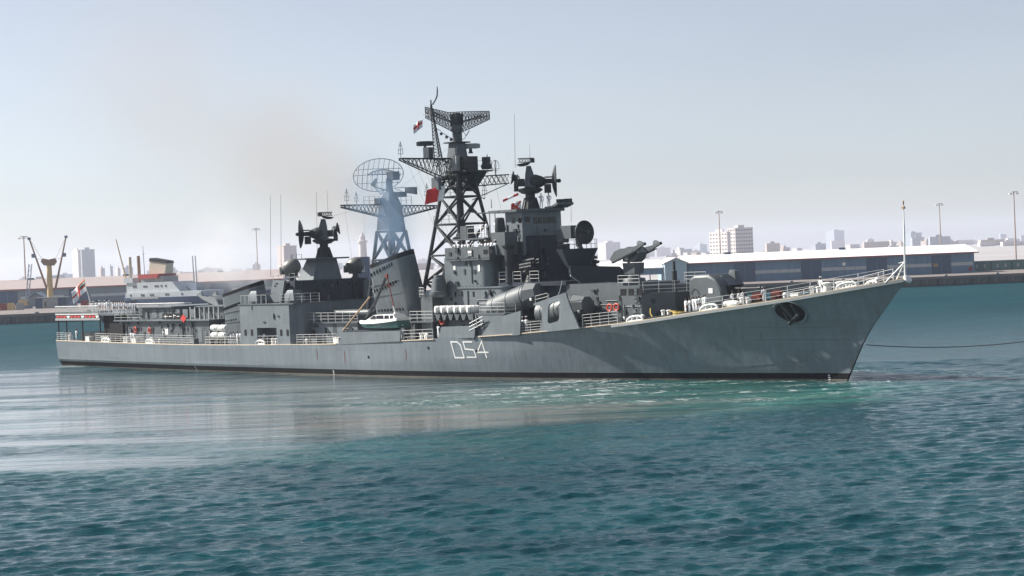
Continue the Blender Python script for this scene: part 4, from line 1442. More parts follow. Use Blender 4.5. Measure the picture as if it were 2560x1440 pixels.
missile_launcher(-27.5, zA + 0.31, 0.0, 'midgrey', RAD(17))
MB().prism([(-29.9, zA - 0.2), (-25.2, zA - 0.2), (-25.9, zA + .3), (-29.3, zA + .3)], -2.1, 2.1, 'y').build('launcher_base', 'midgrey', ship)
missile_launcher(-105.3, 5.75, math.pi, 'lit_grey', RAD(16))

# blast screen and louvre row behind the launcher
sx0 = -32.3
sc = MB().plate([(-32.3, -4.68, 11.74), (-32.3, -4.57, 10.74), (-32.3, -3.06, 9.85), (-32.3, 1.29, 9.85), (-32.3, 3.36, 9.26), (-32.3, 4.15, 10.34), (-32.3, 2.58, 11.42)], 0.12).build('blast_screen', 'shade_grey', ship, recalc=True)
ed = [(-32.2, -4.66, 10.7), (-32.2, -3.16, 9.79), (-32.2, 1.19, 9.79), (-32.2, 3.26, 9.2)]
MB().path(ed, 0.06, 5).build('edge_trim', 'pale_grey', sc)
for i in range(26):
    y = -3.9 + i * 0.235
    MB().prism([(-32.5, 9.0), (-31.9, 9.0), (-32.1, 9.8), (-32.5, 9.8)], y, y + 0.10, 'y').build('louvre', 'grey', sc)

# ---------------------------------------------------------------- missile container tubes
def missile_tube(x0, z0, x1, z1, y, R=1.32):
    """octagonal-section container with faceted nose; axis from (x0,z0) to (x1,z1)"""
    a = Vector((x0, y, z0))
    c = Vector((x1, y, z1))
    d = (c - a).normalized()
    L = (c - a).length
    mb = MB().lathe([(R * .8, -0.2), (R, 0.1), (R, L - 0.6)], a, d, 20)
    o = mb.build('missile_tube', 'midgrey', ship, angle=22)
    MB().lathe([(R * 1.02, L - 0.6), (R * 1.05, L - 0.45), (R * .72, L + 0.95), (R * .1, L + 1.15)], a, d, 8).build('nose_cover', 'midgrey', o, angle=20)
    for u in (0.15, 0.5, 0.85):
        MB().lathe([(R + .05, -0.07), (R + .05, 0.07)], a + d * L * u, d, 20).build('band', 'midgrey', o)
    for u in (0.12, 0.75):
        p = a + d * L * u
        MB().prism([(p.x - .35, p.z - R * .8), (p.x + .35, p.z - R * .8), (p.x + .7, deck_z(p.x) - 0.05), (p.x - .7, deck_z(p.x) - 0.05)], p.y - .7, p.y + .7, 'y').build('cradle', 'dark', o)
    n = Vector((0.55, -1 if y < 0 else 1, 0)).normalized()
    MB().cbox(a + d * (L + .05) + n * R * .93 - Vector((0, 0, .5)), (0.26, 0.10, 0.26)).build('placard', 'white', o)


for s in (-1, 1):
    missile_tube(-35.6, 6.75, -29.7, 7.5, s * 5.6, 1.35)
    missile_tube(-43.5, 7.3, -37.2, 8.85, s * 5.3, 1.4)

# ---------------------------------------------------------------- shell screens flush with the side
def screen(name, outer, y, th=0.14, hole=None, mat='grey', side=None):
    """plate in the (x,z) plane with an optional window, y outer face"""
    for s in ((-1, 1) if side is None else (side,)):
        bm = bmesh.new()
        loops = [outer] + ([hole] if hole else [])
        geo = []
        for lp in loops:
            vs = [bm.verts.new((x, s * y, z)) for x, z in lp]
            geo += [bm.edges.new((vs[i], vs[(i + 1) % len(vs)])) for i in range(len(vs))]
        bmesh.ops.triangle_fill(bm, use_beauty=True, edges=geo)
        r = bmesh.ops.extrude_face_region(bm, geom=bm.faces[:])
        bmesh.ops.translate(bm, verts=[e for e in r['geom'] if isinstance(e, bmesh.types.BMVert)], vec=(0, -s * th, 0))
        bmesh.ops.recalc_face_normals(bm, faces=bm.faces)
        me = bpy.data.meshes.new(name)
        bm.to_mesh(me)
        bm.free()
        me.materials.append(MATS[mat])
        o = put(name, me, ship)
    return o


pe = [(-33.47, -8, 4.96), (-33.08, -8, 7.32), (-33.42, -8, 7.78), (-34.41, -8, 7.75), (-34.39, -8, 7.96), (-29.49, -8, 9.05), (-29.29, -8, 8.52), (-28.87, -8, 7.53), (-28.23, -8, 6.43), (-27.81, -8, 5.58), (-27.58, -8, 5.37)]
ph = [(-32.15, -8, 7.64), (-31.96, -8, 7.89), (-30.67, -8, 8.25), (-30.38, -8, 8.12), (-30.6, -8, 6.36), (-30.86, -8, 6.11), (-32.14, -8, 5.87), (-32.37, -8, 6.08)]
screen('arch_screen', [(p[0], p[2]) for p in pe], 8.02, 0.2, [(p[0], p[2]) for p in ph])
pcn = [(-42.65, -8.4, 4.38), (-40.45, -8.4, 6.43), (-35.98, -8.4, 7.24), (-36.25, -8.4, 4.73)]
screen('side_screen', [(p[0], p[2]) for p in pcn], 8.42, 0.16)
for s in (-1, 1):
    # high block abreast the bridge with the boat-deck scoop in front of it
    MB().prism([(-49.28, 4.2), (-43.21, 4.45), (-43, 5.85), (-44.07, 5.7), (-48.65, 5.6)], s * 8.72, s * 8.55, 'y').build('bulwark', 'grey', ship)
    MB().prism([(-43.6, 4.3), (-43.35, 4.3), (-43.35, 7.0), (-43.6, 7.0)], s * 8.7, s * 4.0, 'y').build('breast_wall', 'midgrey', ship)
    MB().prism([(-66.89, 3.6), (-55.39, 4.02), (-55.24, 5.22), (-65.88, 5.0)], s * 9.16, s * 9.0, 'y').build('bulwark', 'grey', ship)
    MB().box(-43.6, -36.6, s * 8.3, s * 5.0, 4.6, 6.1).build('side_house', 'midgrey', ship)

# ---------------------------------------------------------------- bridge superstructure
def rounded_plan(x0, x1, yh, r, n=6):
    """fore end rounded on both corners"""
    p = [(x0, -yh), (x1 - r, -yh)]
    p += [(x1 - r + r * math.sin(a), -yh + r - r * math.cos(a)) for a in [math.pi / 2 * i / n for i in range(1, n + 1)]]
    q = [(x, -y) for x, y in p[::-1]]
    return p + q


l1 = MB().prism(rounded_plan(-52.0, -40.6, 6.0, 1.4), 4.2, 9.65, 'z').build('superstructure', 'grey', ship)
MB().prism(rounded_plan(-52.1, -40.4, 6.12, 1.5), 9.652, 9.8, 'z').build('deck_ledge', 'grey', l1)
l2 = MB().prism(rounded_plan(-51.0, -43.9, 5.95, 1.1), 9.802, 13.05, 'z').build('superstructure', 'grey', ship)
# forward shelter deck carrying the rocket launchers and radar platform
MB().prism([(-43.0, -5.2), (-36.5, -5.2), (-33.2, -4.4), (-33.2, 4.4), (-36.5, 5.2), (-43.0, 5.2)], 9.7, 10.15, 'z').build('shelter_deck', 'shade_grey', ship)
MB().prism([(-40.4, -4.6), (-35.5, -4.4), (-33.4, -4.0), (-33.4, 4.0), (-35.5, 4.4), (-40.4, 4.6)], 4.9, 9.698, 'z').build('superstructure', 'shade_grey', ship)
for x, z, m_ in ((-49.26, 11.59, 'white'), (-45.16, 11.58, 'white')):
    MB().box(x - .18, x + .18, -6.0, -5.94, z - .1, z + .62).build('porthole', m_, l2)
for x in (-49.23, -46.19, -43.16):
    MB().box(x - .13, x + .13, -6.04, -5.96, 8.75, 9.3).build('scuttle', 'black', l1)
for i in range(14):
    MB().cbox((-51.4 + i * 0.6, -6.16, 9.9), (0.05, 0.05, 0.12)).build('deck_bolt', 'dark', l1)
# wing parapet with signal crew
zP = 13.05
wp = MB().box(-50.2, -43.1, -6.35, -6.2, zP - 0.35, zP + 1.1).prism([(-50.2, -6.35), (-50.35, -6.35), (-50.35, -3.0), (-50.2, -3.0)], zP, zP + 1.1, 'z').build('wing_parapet', 'midgrey', ship)
MB().box(-43.1, -42.95, -6.35, -4.0, zP - 0.35, zP + 1.1).build('wing_parapet', 'midgrey', ship)
MB().box(-50.4, -42.9, -6.4, 6.4, zP - 0.12, zP - 0.002).build('wing_deck', 'midgrey', ship)
MB().box(-51.0, -43.7, 6.2, 6.35, zP - 0.35, zP + 1.1).build('wing_parapet', 'midgrey', ship)
bx = -46.07
nb = MB().box(bx - .42, bx + .42, -6.42, -6.352, zP + .05, zP + .8).build('notice_board', 'dark', wp)
MB().box(bx - .3, bx + .3, -6.45, -6.421, zP + .42, zP + .7).build('white_panel', 'white', nb)
MB().box(bx - .3, bx + .3, -6.45, -6.421, zP + .12, zP + .34).build('white_panel', 'pale_grey', nb)
for px in (-43.55, -42.69):
    MB().box(px - .3, px + .3, -6.40, -6.352, zP + .3, zP + .75).build('slot', 'black', wp)
# signal platform above the wing
MB().prism([(-50.6, -5.2), (-44.5, -5.6), (-43.0, -4.6), (-43.0, 4.6), (-44.5, 5.6), (-50.6, 5.2)], 14.95, 15.12, 'z').build('signal_platform', 'midgrey', ship)
MB().box(-47.5, -44.1, -3.6, 3.6, 13.06, 14.94).build('superstructure', 'midgrey', ship)
railing([(-47.6, -5.3, 15.13), (-44.6, -5.45, 15.13)], 1.1, 2, step=1.5)
MB().box(-49.2, -48.1, -5.0, -3.9, 15.13, 16.5).build('signal_locker', 'midgrey', ship)
MB().lathe([(1.0, 0), (1.2, 0.12), (0.75, 0.3), (0.7, 0.6), (0.25, 0.65)], (-50.0, -4.0, 15.13), n=16).build('searchlight_base', 'dark', ship)
# pilot house tower
tw = MB().prism([(-44.0, -2.9), (-41.3, -2.9), (-40.8, -1.85), (-40.8, 1.85), (-41.3, 2.9), (-44.0, 2.9)], 13.06, 17.75, 'z').build('pilot_house', 'grey', ship)
MB().prism([(-41.2, -2.6), (-40.3, -2.2), (-40.3, 2.2), (-41.2, 2.6)], 10.16, 15.1, 'z').build('bridge_front', 'shade_grey', ship)
MB().prism([(-43.0, -4.5), (-41.0, -3.5), (-41.0, 3.5), (-43.0, 4.5)], 10.152, 13.055, 'z').build('bridge_front', 'shade_grey', ship)
for x in (-42.65, -41.63):
    MB().box(x - .22, x + .22, -2.93, -2.86, 16.55, 17.15).build('window', 'glass', tw)
dv = Vector((0.6, 0.9, 0)).normalized()
MB().cbox(Vector((-41.05, -2.375, 16.9)) + Vector((.9, -.43, 0)).normalized() * .01, (0.55, 0.06, 0.6), Matrix.Rotation(math.atan2(1.05, .5), 3, 'Z')).build('window', 'glass', tw)
for i in range(5):
    MB().box(-40.82, -40.76, -1.7 + i * .7, -1.15 + i * .7, 16.4, 17.1).build('window', 'glass', tw)
# roof with visor
MB().prism([(-46.0, -3.6), (-41.4, -3.6), (-40.0, -2.2), (-40.0, 2.2), (-41.4, 3.6), (-46.0, 3.6)], 17.752, 18.02, 'z').build('bridge_roof', 'midgrey', ship)
MB().prism([(-41.0, 18.03), (-39.9, 18.05), (-38.9, 18.35), (-38.9, 18.6), (-39.0, 18.6), (-39.9, 18.25), (-41.0, 18.2)], 0.2, 2.6, 'y').build('roof_visor', 'midgrey', ship, angle=8)
MB().box(-40.9, -40.3, 1.9, 2.7, 18.26, 19.0).box(-39.7, -39.2, 1.9, 2.7, 18.5, 19.0).build('roof_locker', 'dark', ship)
MB().tube((-45.9, -3.5, 15.13), (-45.9, -3.5, 17.75), .06, n=6).tube((-45.0, -3.5, 15.13), (-45.0, -3.5, 17.75), .06, n=6).build('awning_post', 'pale_grey', ship)
MB().box(-48.2, -46.002, -3.6, 2.5, 17.80, 17.9).build('awning_deck', 'midgrey', ship)
# lookout sponson, drum and pipes on the starboard corner
MB().box(-43.6, -41.4, -5.4, -3.6, 13.1, 15.6).build('lookout_sponson', 'midgrey', ship)
MB().lathe([(0.55, 0), (0.62, .3), (0.5, 1.5), (0.3, 1.6)], (-43.0, -4.6, 15.6), n=14).build('pelorus', 'dark', ship)
MB().lathe([(0.5, 0), (0.5, 3.6), (0.75, 3.9), (0.75, 4.1)], (-41.29, -5.0, 10.15), n=16).build('vent_trunk', 'dark', ship)
for a in ([(-42.9, -5.1, 10.15), (-41.6, -5.15, 10.15)], [(-40.7, -5.1, 10.15), (-39.4, -5.1, 10.15)], [(-38.0, -5.1, 10.15), (-36.6, -5.1, 10.15)]):
    railing(a, 1.15, 3, step=1.3)


def rocket_launcher(x, y, z):
    """horseshoe cluster of twelve launch barrels on a pedestal"""
    o = MB().lathe([(0.7, 0), (0.55, .3), (0.35, .9)], (x, y, z), n=14).cbox((x - .1, y, z + 1.3), (0.9, 0.5, 0.9)).build('rocket_launcher', 'dark', ship)
    me = MB().lathe([(0.12, -0.95), (0.155, -0.9), (0.155, -0.3), (0.175, -.28), (0.175, -.2), (0.155, -.18), (0.155, .5), (0.175, .52), (0.175, .6), (0.155, .62), (0.155, 0.95), (0.10, 0.95), (0.10, .7)], axis=(1, 0, 0.10), n=10).mesh('barrel', 'dark')
    for k in range(7):
        a = RAD(-75 + k * 55)
        put('barrel', me, o, (x + .1, y + 0.78 * math.sin(a), z + 1.75 + 0.62 * -math.cos(a + math.pi)))
    for k in range(5):
        a = RAD(-70 + k * 70)
        put('barrel', me, o, (x + .1, y + 0.44 * math.sin(a), z + 1.75 + 0.32 * -math.cos(a + math.pi)))


rocket_launcher(-38.84, -4.2, 10.15)
rocket_launcher(-38.84, 4.2, 10.15)

# gun-control radar on its tub
tub = MB().lathe([(1.15, 11.3), (2.2, 13.35), (2.25, 13.5)], (-35.9, 0, 0), n=10).build('radar_tub', 'shade_grey', ship, angle=20)
MB().lathe([(1.2, 10.15), (1.2, 11.3)], (-35.9, 0, 0), n=12).build('tub_base', 'shade_grey', tub)
pts = [(-35.9 + 2.15 * math.cos(a), 2.15 * math.sin(a), 13.5) for a in [2 * math.pi * i / 10 for i in range(11)]]
railing(pts, 0.95, 2, mat='dark', step=1.4)
gr = MB().lathe([(0.5, 13.5), (0.36, 13.7), (0.36, 15.0)], (-35.6, 0, 0), n=14).build('gun_radar', 'midgrey', ship)
MB().box(-37.6, -36.0, -.75, .75, 14.6, 16.0).box(-36.0, -35.4, -.5, .5, 14.8, 15.7).build('radar_house', 'midgrey', gr)
MB().box(-38.6, -37.6, -.45, .45, 14.2, 15.6).build('counterweight', 'midgrey', gr)


def dish(name, c, d, R, depth, mat, parent, n=28, rib=True):
    """parabolic reflector: c vertex, d looking direction"""
    prof = [(R * k / 8, depth * (k / 8) ** 2) for k in range(9)]
    back = [(r, h - 0.08) for r, h in prof[::-1]]
    o = MB().lathe([(max(r, 0.01), h) for r, h in prof + back], c, d, n, caps=False).build(name, mat, parent)
    return o


dc = (-34.75 - 0.25, 0.0, 15.19)
dd = Vector((1, -0.08, 0.02)).normalized()
ds = dish('dish', dc, dd, 1.28, 0.42, 'dark', gr)
MB().tube(Vector(dc), Vector(dc) + dd * 0.85, 0.06, n=6).lathe([(0.05, .8), (0.16, .85), (0.16, 1.0), (0.03, 1.05)], dc, dd, 10).tube(Vector(dc) + Vector((.2, .9, .6)), Vector(dc) + dd * .9, .025, n=4).tube(Vector(dc) + Vector((.2, -.9, .6)), Vector(dc) + dd * .9, .025, n=4).build('feed_horn', 'midgrey', ds)

# ---------------------------------------------------------------- missile directors
def director(x, z, head, mat='dark'):
    """multi-dish fire-control head on a fluted cone; head = training angle"""
    a = Vector((math.cos(head), math.sin(head), 0))
    s = Vector((-a.y, a.x, 0))
    up = Vector((0, 0, 1))
    O = Vector((x, 0, z))

    def P(u, v, w): return O + a * u + s * v + up * w
    o = MB().lathe([(1.0, 0), (0.62, 1.25)], O, n=14).lathe([(0.62, 1.25), (0.55, 1.3), (0.5, 2.6)], O, n=14).build('director', mat, ship)
    for k in range(12):
        t = 2 * math.pi * k / 12
        c, d = math.cos(t), math.sin(t)
        MB().tube(O + Vector((c * 1.04, d * 1.04, 0)), O + Vector((c * .66, d * .66, 1.25)), 0.06, n=4).build('rib', mat, o)
    MB().lathe([(0.2, 1.62), (0.9, 1.72), (1.35, 2.02), (1.42, 2.15), (1.2, 2.3), (0.4, 2.4)], O, n=24).build('lower_dish', mat, o)
    MB().loft([[P(u, v * .62, 2.4 + .02) for u, v in ((-.6, -1), (.6, -1), (.6, 1), (-.6, 1))], [P(u, v * .5, 3.9) for u, v in ((-.45, -1), (.45, -1), (.45, 1), (-.45, 1))], [P(u, v * .3, 4.75) for u, v in ((-.3, -1), (.18, -1), (.18, 1), (-.3, 1))]]).build('body', 'midgrey', o)
    MB().lathe([(0.35, -0.3), (0.75, 0.2), (0.8, 0.7), (0.6, 1.3), (0.38, 1.7)], P(0, 0, 3.0), a, 18).build('drive_barrel', mat, o)
    MB().tube(P(1.5, 0, 3.0), P(2.6, 0, 3.0), 0.32, 0.25, 10).cbox(P(2.1, 0, 3.45), (0.9, 0.5, 0.14), Matrix.Rotation(head, 3, 'Z')).build('dish_arm', mat, o)
    c = P(2.75, 0, 3.0)
    dish('main_dish', P(2.5, 0, 3.0), a, 1.75, 0.42, mat, o)
    MB().tube(P(2.6, 0, 3.0), P(3.15, 0, 3.0), 0.16, n=8).lathe([(0.18, .5), (0.22, .55), (0.22, .85), (0.08, .95)], P(2.5, 0, 3.0), a, 10).build('feed', mat, o)
    MB().cbox(P(1.95, 0, 2.2), (0.75, 0.7, 0.95), Matrix.Rotation(head, 3, 'Z')).build('gear_box', mat, o)
    # upper horizontal dish with its lattice feed
    MB().lathe([(0.05, -.12), (0.5, -.05), (0.85, .2), (0.8, .22), (0.4, .05)], P(-0.55, 0, 4.85), (a * -.15 + up).normalized(), 20).build('upper_dish', mat, o)
    lt = MB()
    for i in range(5):
        u0 = -1.15 + i * .3
        for v in (-.3, .3):
            lt.tube(P(u0, v, 5.15), P(u0 + .3, v, 5.6), .03, n=4).tube(P(u0 + .3, v, 5.15), P(u0, v, 5.6), .03, n=4)
        lt.tube(P(u0, -.3, 5.6), P(u0, .3, 5.6), .03, n=4)
    lt.tube(P(-1.2, -.3, 5.6), P(.45, -.3, 5.6), .035, n=4).tube(P(-1.2, .3, 5.6), P(.45, .3, 5.6), .035, n=4).tube(P(-1.2, -.3, 5.15), P(.45, -.3, 5.15), .035, n=4)
    lt.cbox(P(.35, 0, 5.35), (0.3, 0.5, 0.5))
    lt.build('lattice_feed', mat, o)
    # rear cluster: two small dishes seen on edge, struts and electronics boxes
    for v, w in ((-.55, 3.2), (.55, 2.9)):
        dish('small_dish', P(-1.35, v, w), (a * -1 + s * .3 * (1 if v > 0 else -1)).normalized(), 0.62, 0.2, 'midgrey', o)
    MB().cbox(P(-.95, 0, 2.95), (0.8, 1.3, 0.8), Matrix.Rotation(head, 3, 'Z')).cbox(P(-1.5, -.1, 2.4), (0.5, 0.6, 0.8), Matrix.Rotation(head, 3, 'Z')).build('rear_box', mat, o)
    dish('rear_dish', P(-1.7, 0, 3.5), (a * -.96 + up * .2).normalized(), 0.75, 0.25, mat, o)
    cg = MB()
    rnd2 = random.Random(3)
    for k in range(22):
        cg.tube(P(-1.0 - rnd2.random() * 1.1, rnd2.uniform(-.6, .6), 3.2 + rnd2.random() * .7), P(-1.0 - rnd2.random() * 1.1, rnd2.uniform(-.6, .6), 3.2 + rnd2.random() * .7), .03, n=4)
    cg.build('strut_frame', 'midgrey', o)


director(-43.0, 18.03, RAD(48.2))

# ---------------------------------------------------------------- lattice masts
def lattice(cx, levels, rl, rb, mat, name, split=0.5):
    """four-legged lattice; levels: (z, half side). Legs and braces are sub-parts"""
    z0, a0 = levels[0]
    z1, a1 = levels[-1]
    o = MB().box(cx - a1, cx + a1, -a1, a1, z1 - 0.06, z1 + 0.06).build(name, mat, ship)
    cor = ((-1, -1), (1, -1), (1, 1), (-1, 1))
    for sx, sy in cor:
        MB().tube((cx + sx * a0, sy * a0, z0), (cx + sx * a1, sy * a1, z1), rl, rl * .8, 8).build('leg', mat, o)
    for (za, aa), (zb, ab) in zip(levels[:-1], levels[1:]):
        for i in range(4):
            (p, q), (r, s) = cor[i], cor[(i + 1) % 4]
            A0, B0 = Vector((cx + p * aa, q * aa, za)), Vector((cx + r * aa, s * aa, za))
            A1, B1 = Vector((cx + p * ab, q * ab, zb)), Vector((cx + r * ab, s * ab, zb))
            MB().tube(A0, B1, rb, n=6).build('brace', mat, o)
            MB().tube(B0, A1, rb, n=6).build('brace', mat, o)
            MB().tube(A1, B1, rb * .9, n=6).build('brace', mat, o)
            mid = (A0 + B0 + A1 + B1) / 4
            nrm = (B0 - A0).cross(A1 - A0).normalized()
            MB().lathe([(rb * 2.6, -.05), (rb * 2.6, .05)], mid, nrm, 8).build('gusset', mat, o)
    return o


def truss(p, q, h0, h1, w, mat, parent, name='yard', n=10, r=0.07):
    """tapering yard of two upper chords, one lower chord and zigzag webs"""
    p, q = Vector(p), Vector(q)
    d = (q - p).normalized()
    sd = Vector((-d.y, d.x, 0)).normalized()
    mb = MB()
    for s in (-1, 1):
        mb.tube(p + sd * w * s, q + sd * w * s * .5, r, n=5)
        mb.tube(p + sd * w * s - Vector((0, 0, h0)), q + sd * w * s * .5 - Vector((0, 0, h1)), r, n=5)
    for i in range(n):
        t0, t1 = i / n, (i + 1) / n
        a0, a1 = p.lerp(q, t0), p.lerp(q, t1)
        b0 = a0 - Vector((0, 0, h0 + (h1 - h0) * t0))
        b1 = a1 - Vector((0, 0, h0 + (h1 - h0) * t1))
        k0, k1 = w * (1 - .5 * t0), w * (1 - .5 * t1)
        for s in (-1, 1):
            mb.tube(a0 + sd * k0 * s, b1 + sd * k1 * s, r * .55, n=4)
            mb.tube(b0 + sd * k0 * s, a1 + sd * k1 * s, r * .55, n=4)
        mb.tube(a0 - sd * k0, a1 + sd * k1, r * .55, n=4)
        mb.tube(b0 - sd * k0, b0 + sd * k0, r * .55, n=4)
    return mb.build(name, mat, parent)


mx = -54.9
mm = lattice(mx, [(7.0, 3.6), (10.4, 3.06), (13.4, 2.6), (16.9, 2.05), (20.0, 1.56), (22.4, 1.18)], 0.24, 0.13, 'dark', 'main_mast')
# plated trunk above the lattice
MB().loft([[(mx - 1.18, -1.18, 22.0), (mx + 1.0, -1.0, 22.0), (mx + 1.0, 1.0, 22.0), (mx - 1.18, 1.18, 22.0)], [(mx - .75, -.7, 26.1), (mx + .6, -.65, 26.1), (mx + .6, .65, 26.1), (mx - .75, .7, 26.1)]]).build('trunk', 'midgrey', mm)
MB().box(mx - 1.2, mx + 1.0, -1.1, 1.1, 26.11, 26.25).build('platform', 'dark', mm)
MB().lathe([(0.62, 26.25), (0.56, 26.3), (0.56, 27.5), (0.68, 27.52), (0.68, 27.7), (0.6, 27.75), (0.5, 29.0)], (mx, 0, 0), n=16).build('antenna_post', 'midgrey', mm)
# platforms with rails and boxes
MB().box(mx - .4, mx + 2.6, -1.2, 2.9, 22.75, 22.9).build('platform', 'dark', mm)
MB().box(mx + .75, mx + 2.0, -.5, 1.2, 22.92, 24.5).build('instrument_house', 'dark', mm)
MB().box(mx + .2, mx + 1.2, -1.35, -.8, 22.92, 24.6).build('instrument_house', 'pale_grey', mm)
MB().prism([(mx + .4, 20.6), (mx + .9, 22.74), (mx + 2.7, 22.74)], 0.6, 2.0, 'y').build('bracket', 'dark', mm)
MB().lathe([(0.5, 0), (0.65, .3), (0.4, .9)], (mx + 2.3, 2.2, 23.0), n=12).cbox((mx + 2.2, 2.3, 24.1), (.7, .7, .6)).build('lookout_mount', 'dark', mm)
railing([(mx - .3, -1.1, 22.9), (mx + 2.5, -1.1, 22.9), (mx + 2.5, 2.8, 22.9)], 1.05, 2, mat='dark', step=1.3)
# lattice gallery and yards
g1 = truss((mx, -1.0, 22.15), (mx, 7.4, 22.5), 1.15, 1.0, 0.55, 'dark', mm, 'yard', 12)
g2 = truss((mx - .2, -1.2, 24.3), (mx - .2, -8.3, 24.35), 2.6, 0.15, 0.55, 'dark', mm, 'yard', 12)
g3 = truss((mx, 1.2, 22.1), (mx, -3.2, 21.95), 1.1, 1.1, 0.6, 'dark', mm, 'yard', 7)
MB().box(mx - .6, mx + .6, -3.6, -3.1, 20.8, 22.2).build('signal_box', 'midgrey', mm)
MB().tube((mx, 7.3, 21.4), (mx + .3, 1.6, 19.6), .05, n=5).build('stay_rod', 'dark', mm)
gb = MB()
rnd3 = random.Random(5)
for i in range(46):
    y0 = -3.4 + rnd3.random() * 4.2
    z0_ = 22.0 + rnd3.random() * 2.3
    gb.tube((mx - .7 + rnd3.random() * 1.4, y0, z0_), (mx - .7 + rnd3.random() * 1.4, y0 + rnd3.uniform(-.9, .9), z0_ + rnd3.uniform(-.7, .7)), .05, n=4)
gb.build('web_brace', 'dark', mm)
MB().box(mx - .55, mx + .35, -4.0, -.8, 24.32, 24.42).build('platform', 'dark', mm)
# navigation radars
def bar_radar(c, e, w, h, mat, base_z, name='bar_radar'):
    c, e = Vector(c), Vector(e).normalized()
    nrm = Vector((-e.y, e.x, 0))
    rows = []
    for k in range(9):
        u = -1 + k / 4
        off = nrm * (0.28 * u * u)
        hh = h * (1 - 0.25 * u ** 6)
        rows.append([c + e * (u * w / 2) + off + Vector((0, 0, hh / 2)), c + e * (u * w / 2) + off + nrm * .1 + Vector((0, 0, hh / 2)), c + e * (u * w / 2) + off + nrm * .1 - Vector((0, 0, hh / 2)), c + e * (u * w / 2) + off - Vector((0, 0, hh / 2))])
    o = MB().loft(rows).build(name, mat, ship, recalc=True)
    MB().lathe([(0.3, 0), (0.2, .2), (0.16, c.z - h / 2 - base_z + .05)], (c.x, c.y, base_z), n=10).build('pedestal', 'dark', o)
    return o


bar_radar((-55.66, -4.2, 26.08), (0.667, 0.745, 0), 1.95, 0.55, 'dark', 24.42)
MB().box(mx - .7, mx + .3, -4.55, -3.9, 24.4, 25.6).build('instrument_house', 'shade_grey', mm)
bar_radar((-54.07, 1.2, 25.73), (0.667, 0.745, 0), 2.2, 0.6, 'pale_grey', 24.9)
# cage and loop aerials on the yards
def cage_aerial(p, s=1.0):
    p = Vector(p)
    mb = MB().tube(p, p + Vector((0, 0, 1.9 * s)), .03, n=5)
    for z_, r in ((0.5, .33), (0.95, .33), (1.45, .2)):
        mb.torus(p + Vector((0, 0, z_ * s)), r * s, .014, (0, 0, 1), 12, 4)
    for k in range(4):
        a = k * math.pi / 2
        d = Vector((math.cos(a), math.sin(a), 0))
        mb.tube(p + d * .33 * s + Vector((0, 0, .5 * s)), p + d * .33 * s + Vector((0, 0, .95 * s)), .012, n=4)
        mb.tube(p + d * .33 * s + Vector((0, 0, .95 * s)), p + Vector((0, 0, 1.9 * s)), .012, n=4)
    mb.build('cage_aerial', 'dark', ship)


cage_aerial((mx - .2, -8.2, 24.35))
cage_aerial((mx, 4.4, 22.6), 1.2)
cage_aerial((-53.9, 2.9, 19.69))
cage_aerial((-56.86, -3.2, 19.76))
MB().tube((-56.86, -3.2, 19.8), (mx - 1.4, -1.6, 19.8), .06, n=5).tube((-53.9, 2.9, 19.69), (mx + 1.5, 1.5, 19.9), .06, n=5).build('aerial_arm', 'dark', mm)
lp = MB()
lc = Vector((mx, 5.6, 23.55))
for ax in ((1, .1, 0), (.75, .65, 0)):
    lp.torus(lc, 0.62, .03, ax, 24, 5)
lp.tube(lc - Vector((0, 0, .62)), lc + Vector((0, 0, .62)), .025, n=5).tube(lc - Vector((0, 0, .62)), (mx, 5.6, 22.4), .07, n=6).tube(lc + Vector((-.3, -.5, -.35)), lc + Vector((.3, .5, -.35)), .02, n=4)
lp.build('loop_aerial', 'dark', ship)

# topmast: slim tapering lattice with a bent pole
tb = [Vector(p) for p in ((-56.01, -2.6, 24.34), (-55.79, -1.6, 24.33), (-56.1, -1.8, 24.62))]
tt = [Vector(p) for p in ((-56.32, -2.6, 30.54), (-56.35, -2.4, 30.55), (-56.3, -2.5, 30.63))]
tm = MB()
for i in range(3):
    tm.tube(tb[i], tt[i], .07, .05, 5)
N = 16
for k in range(N):
    for i in range(3):
        j = (i + 1) % 3
        tm.tube(tb[i].lerp(tt[i], k / N), tb[j].lerp(tt[j], (k + 1) / N), .028, n=4)
        tm.tube(tb[i].lerp(tt[i], (k + 1) / N), tb[j].lerp(tt[j], (k + 1) / N), .028, n=4)
tmo = tm.build('topmast', 'dark', ship)
MB().path([(-56.32, -2.5, 30.27), (-56.34, -2.5, 31.09)], .08, 6).path([(-56.16, -2.5, 30.53), (-55.68, -2.4, 31.03), (-55.37, -2.4, 31.46), (-55.23, -2.4, 32.53)], .05, 5).path([(-55.95, -2.5, 30.51), (-55.46, -2.4, 31.15), (-55.19, -2.4, 31.53), (-55.17, -2.4, 32.26)], .035, 5).build('pole', 'dark', tmo)
MB().tube((-57.75, -2.6, 29.61), (-56.24, -2.5, 29.35), .04, n=5).build('gaff', 'dark', tmo)

# ---------------------------------------------------------------- big search antenna on the main mast
E1 = Vector((0.667, 0.745, 0))
E2 = Vector((-0.745, 0.667, 0))
AC = Vector((mx, 0, 28.9))


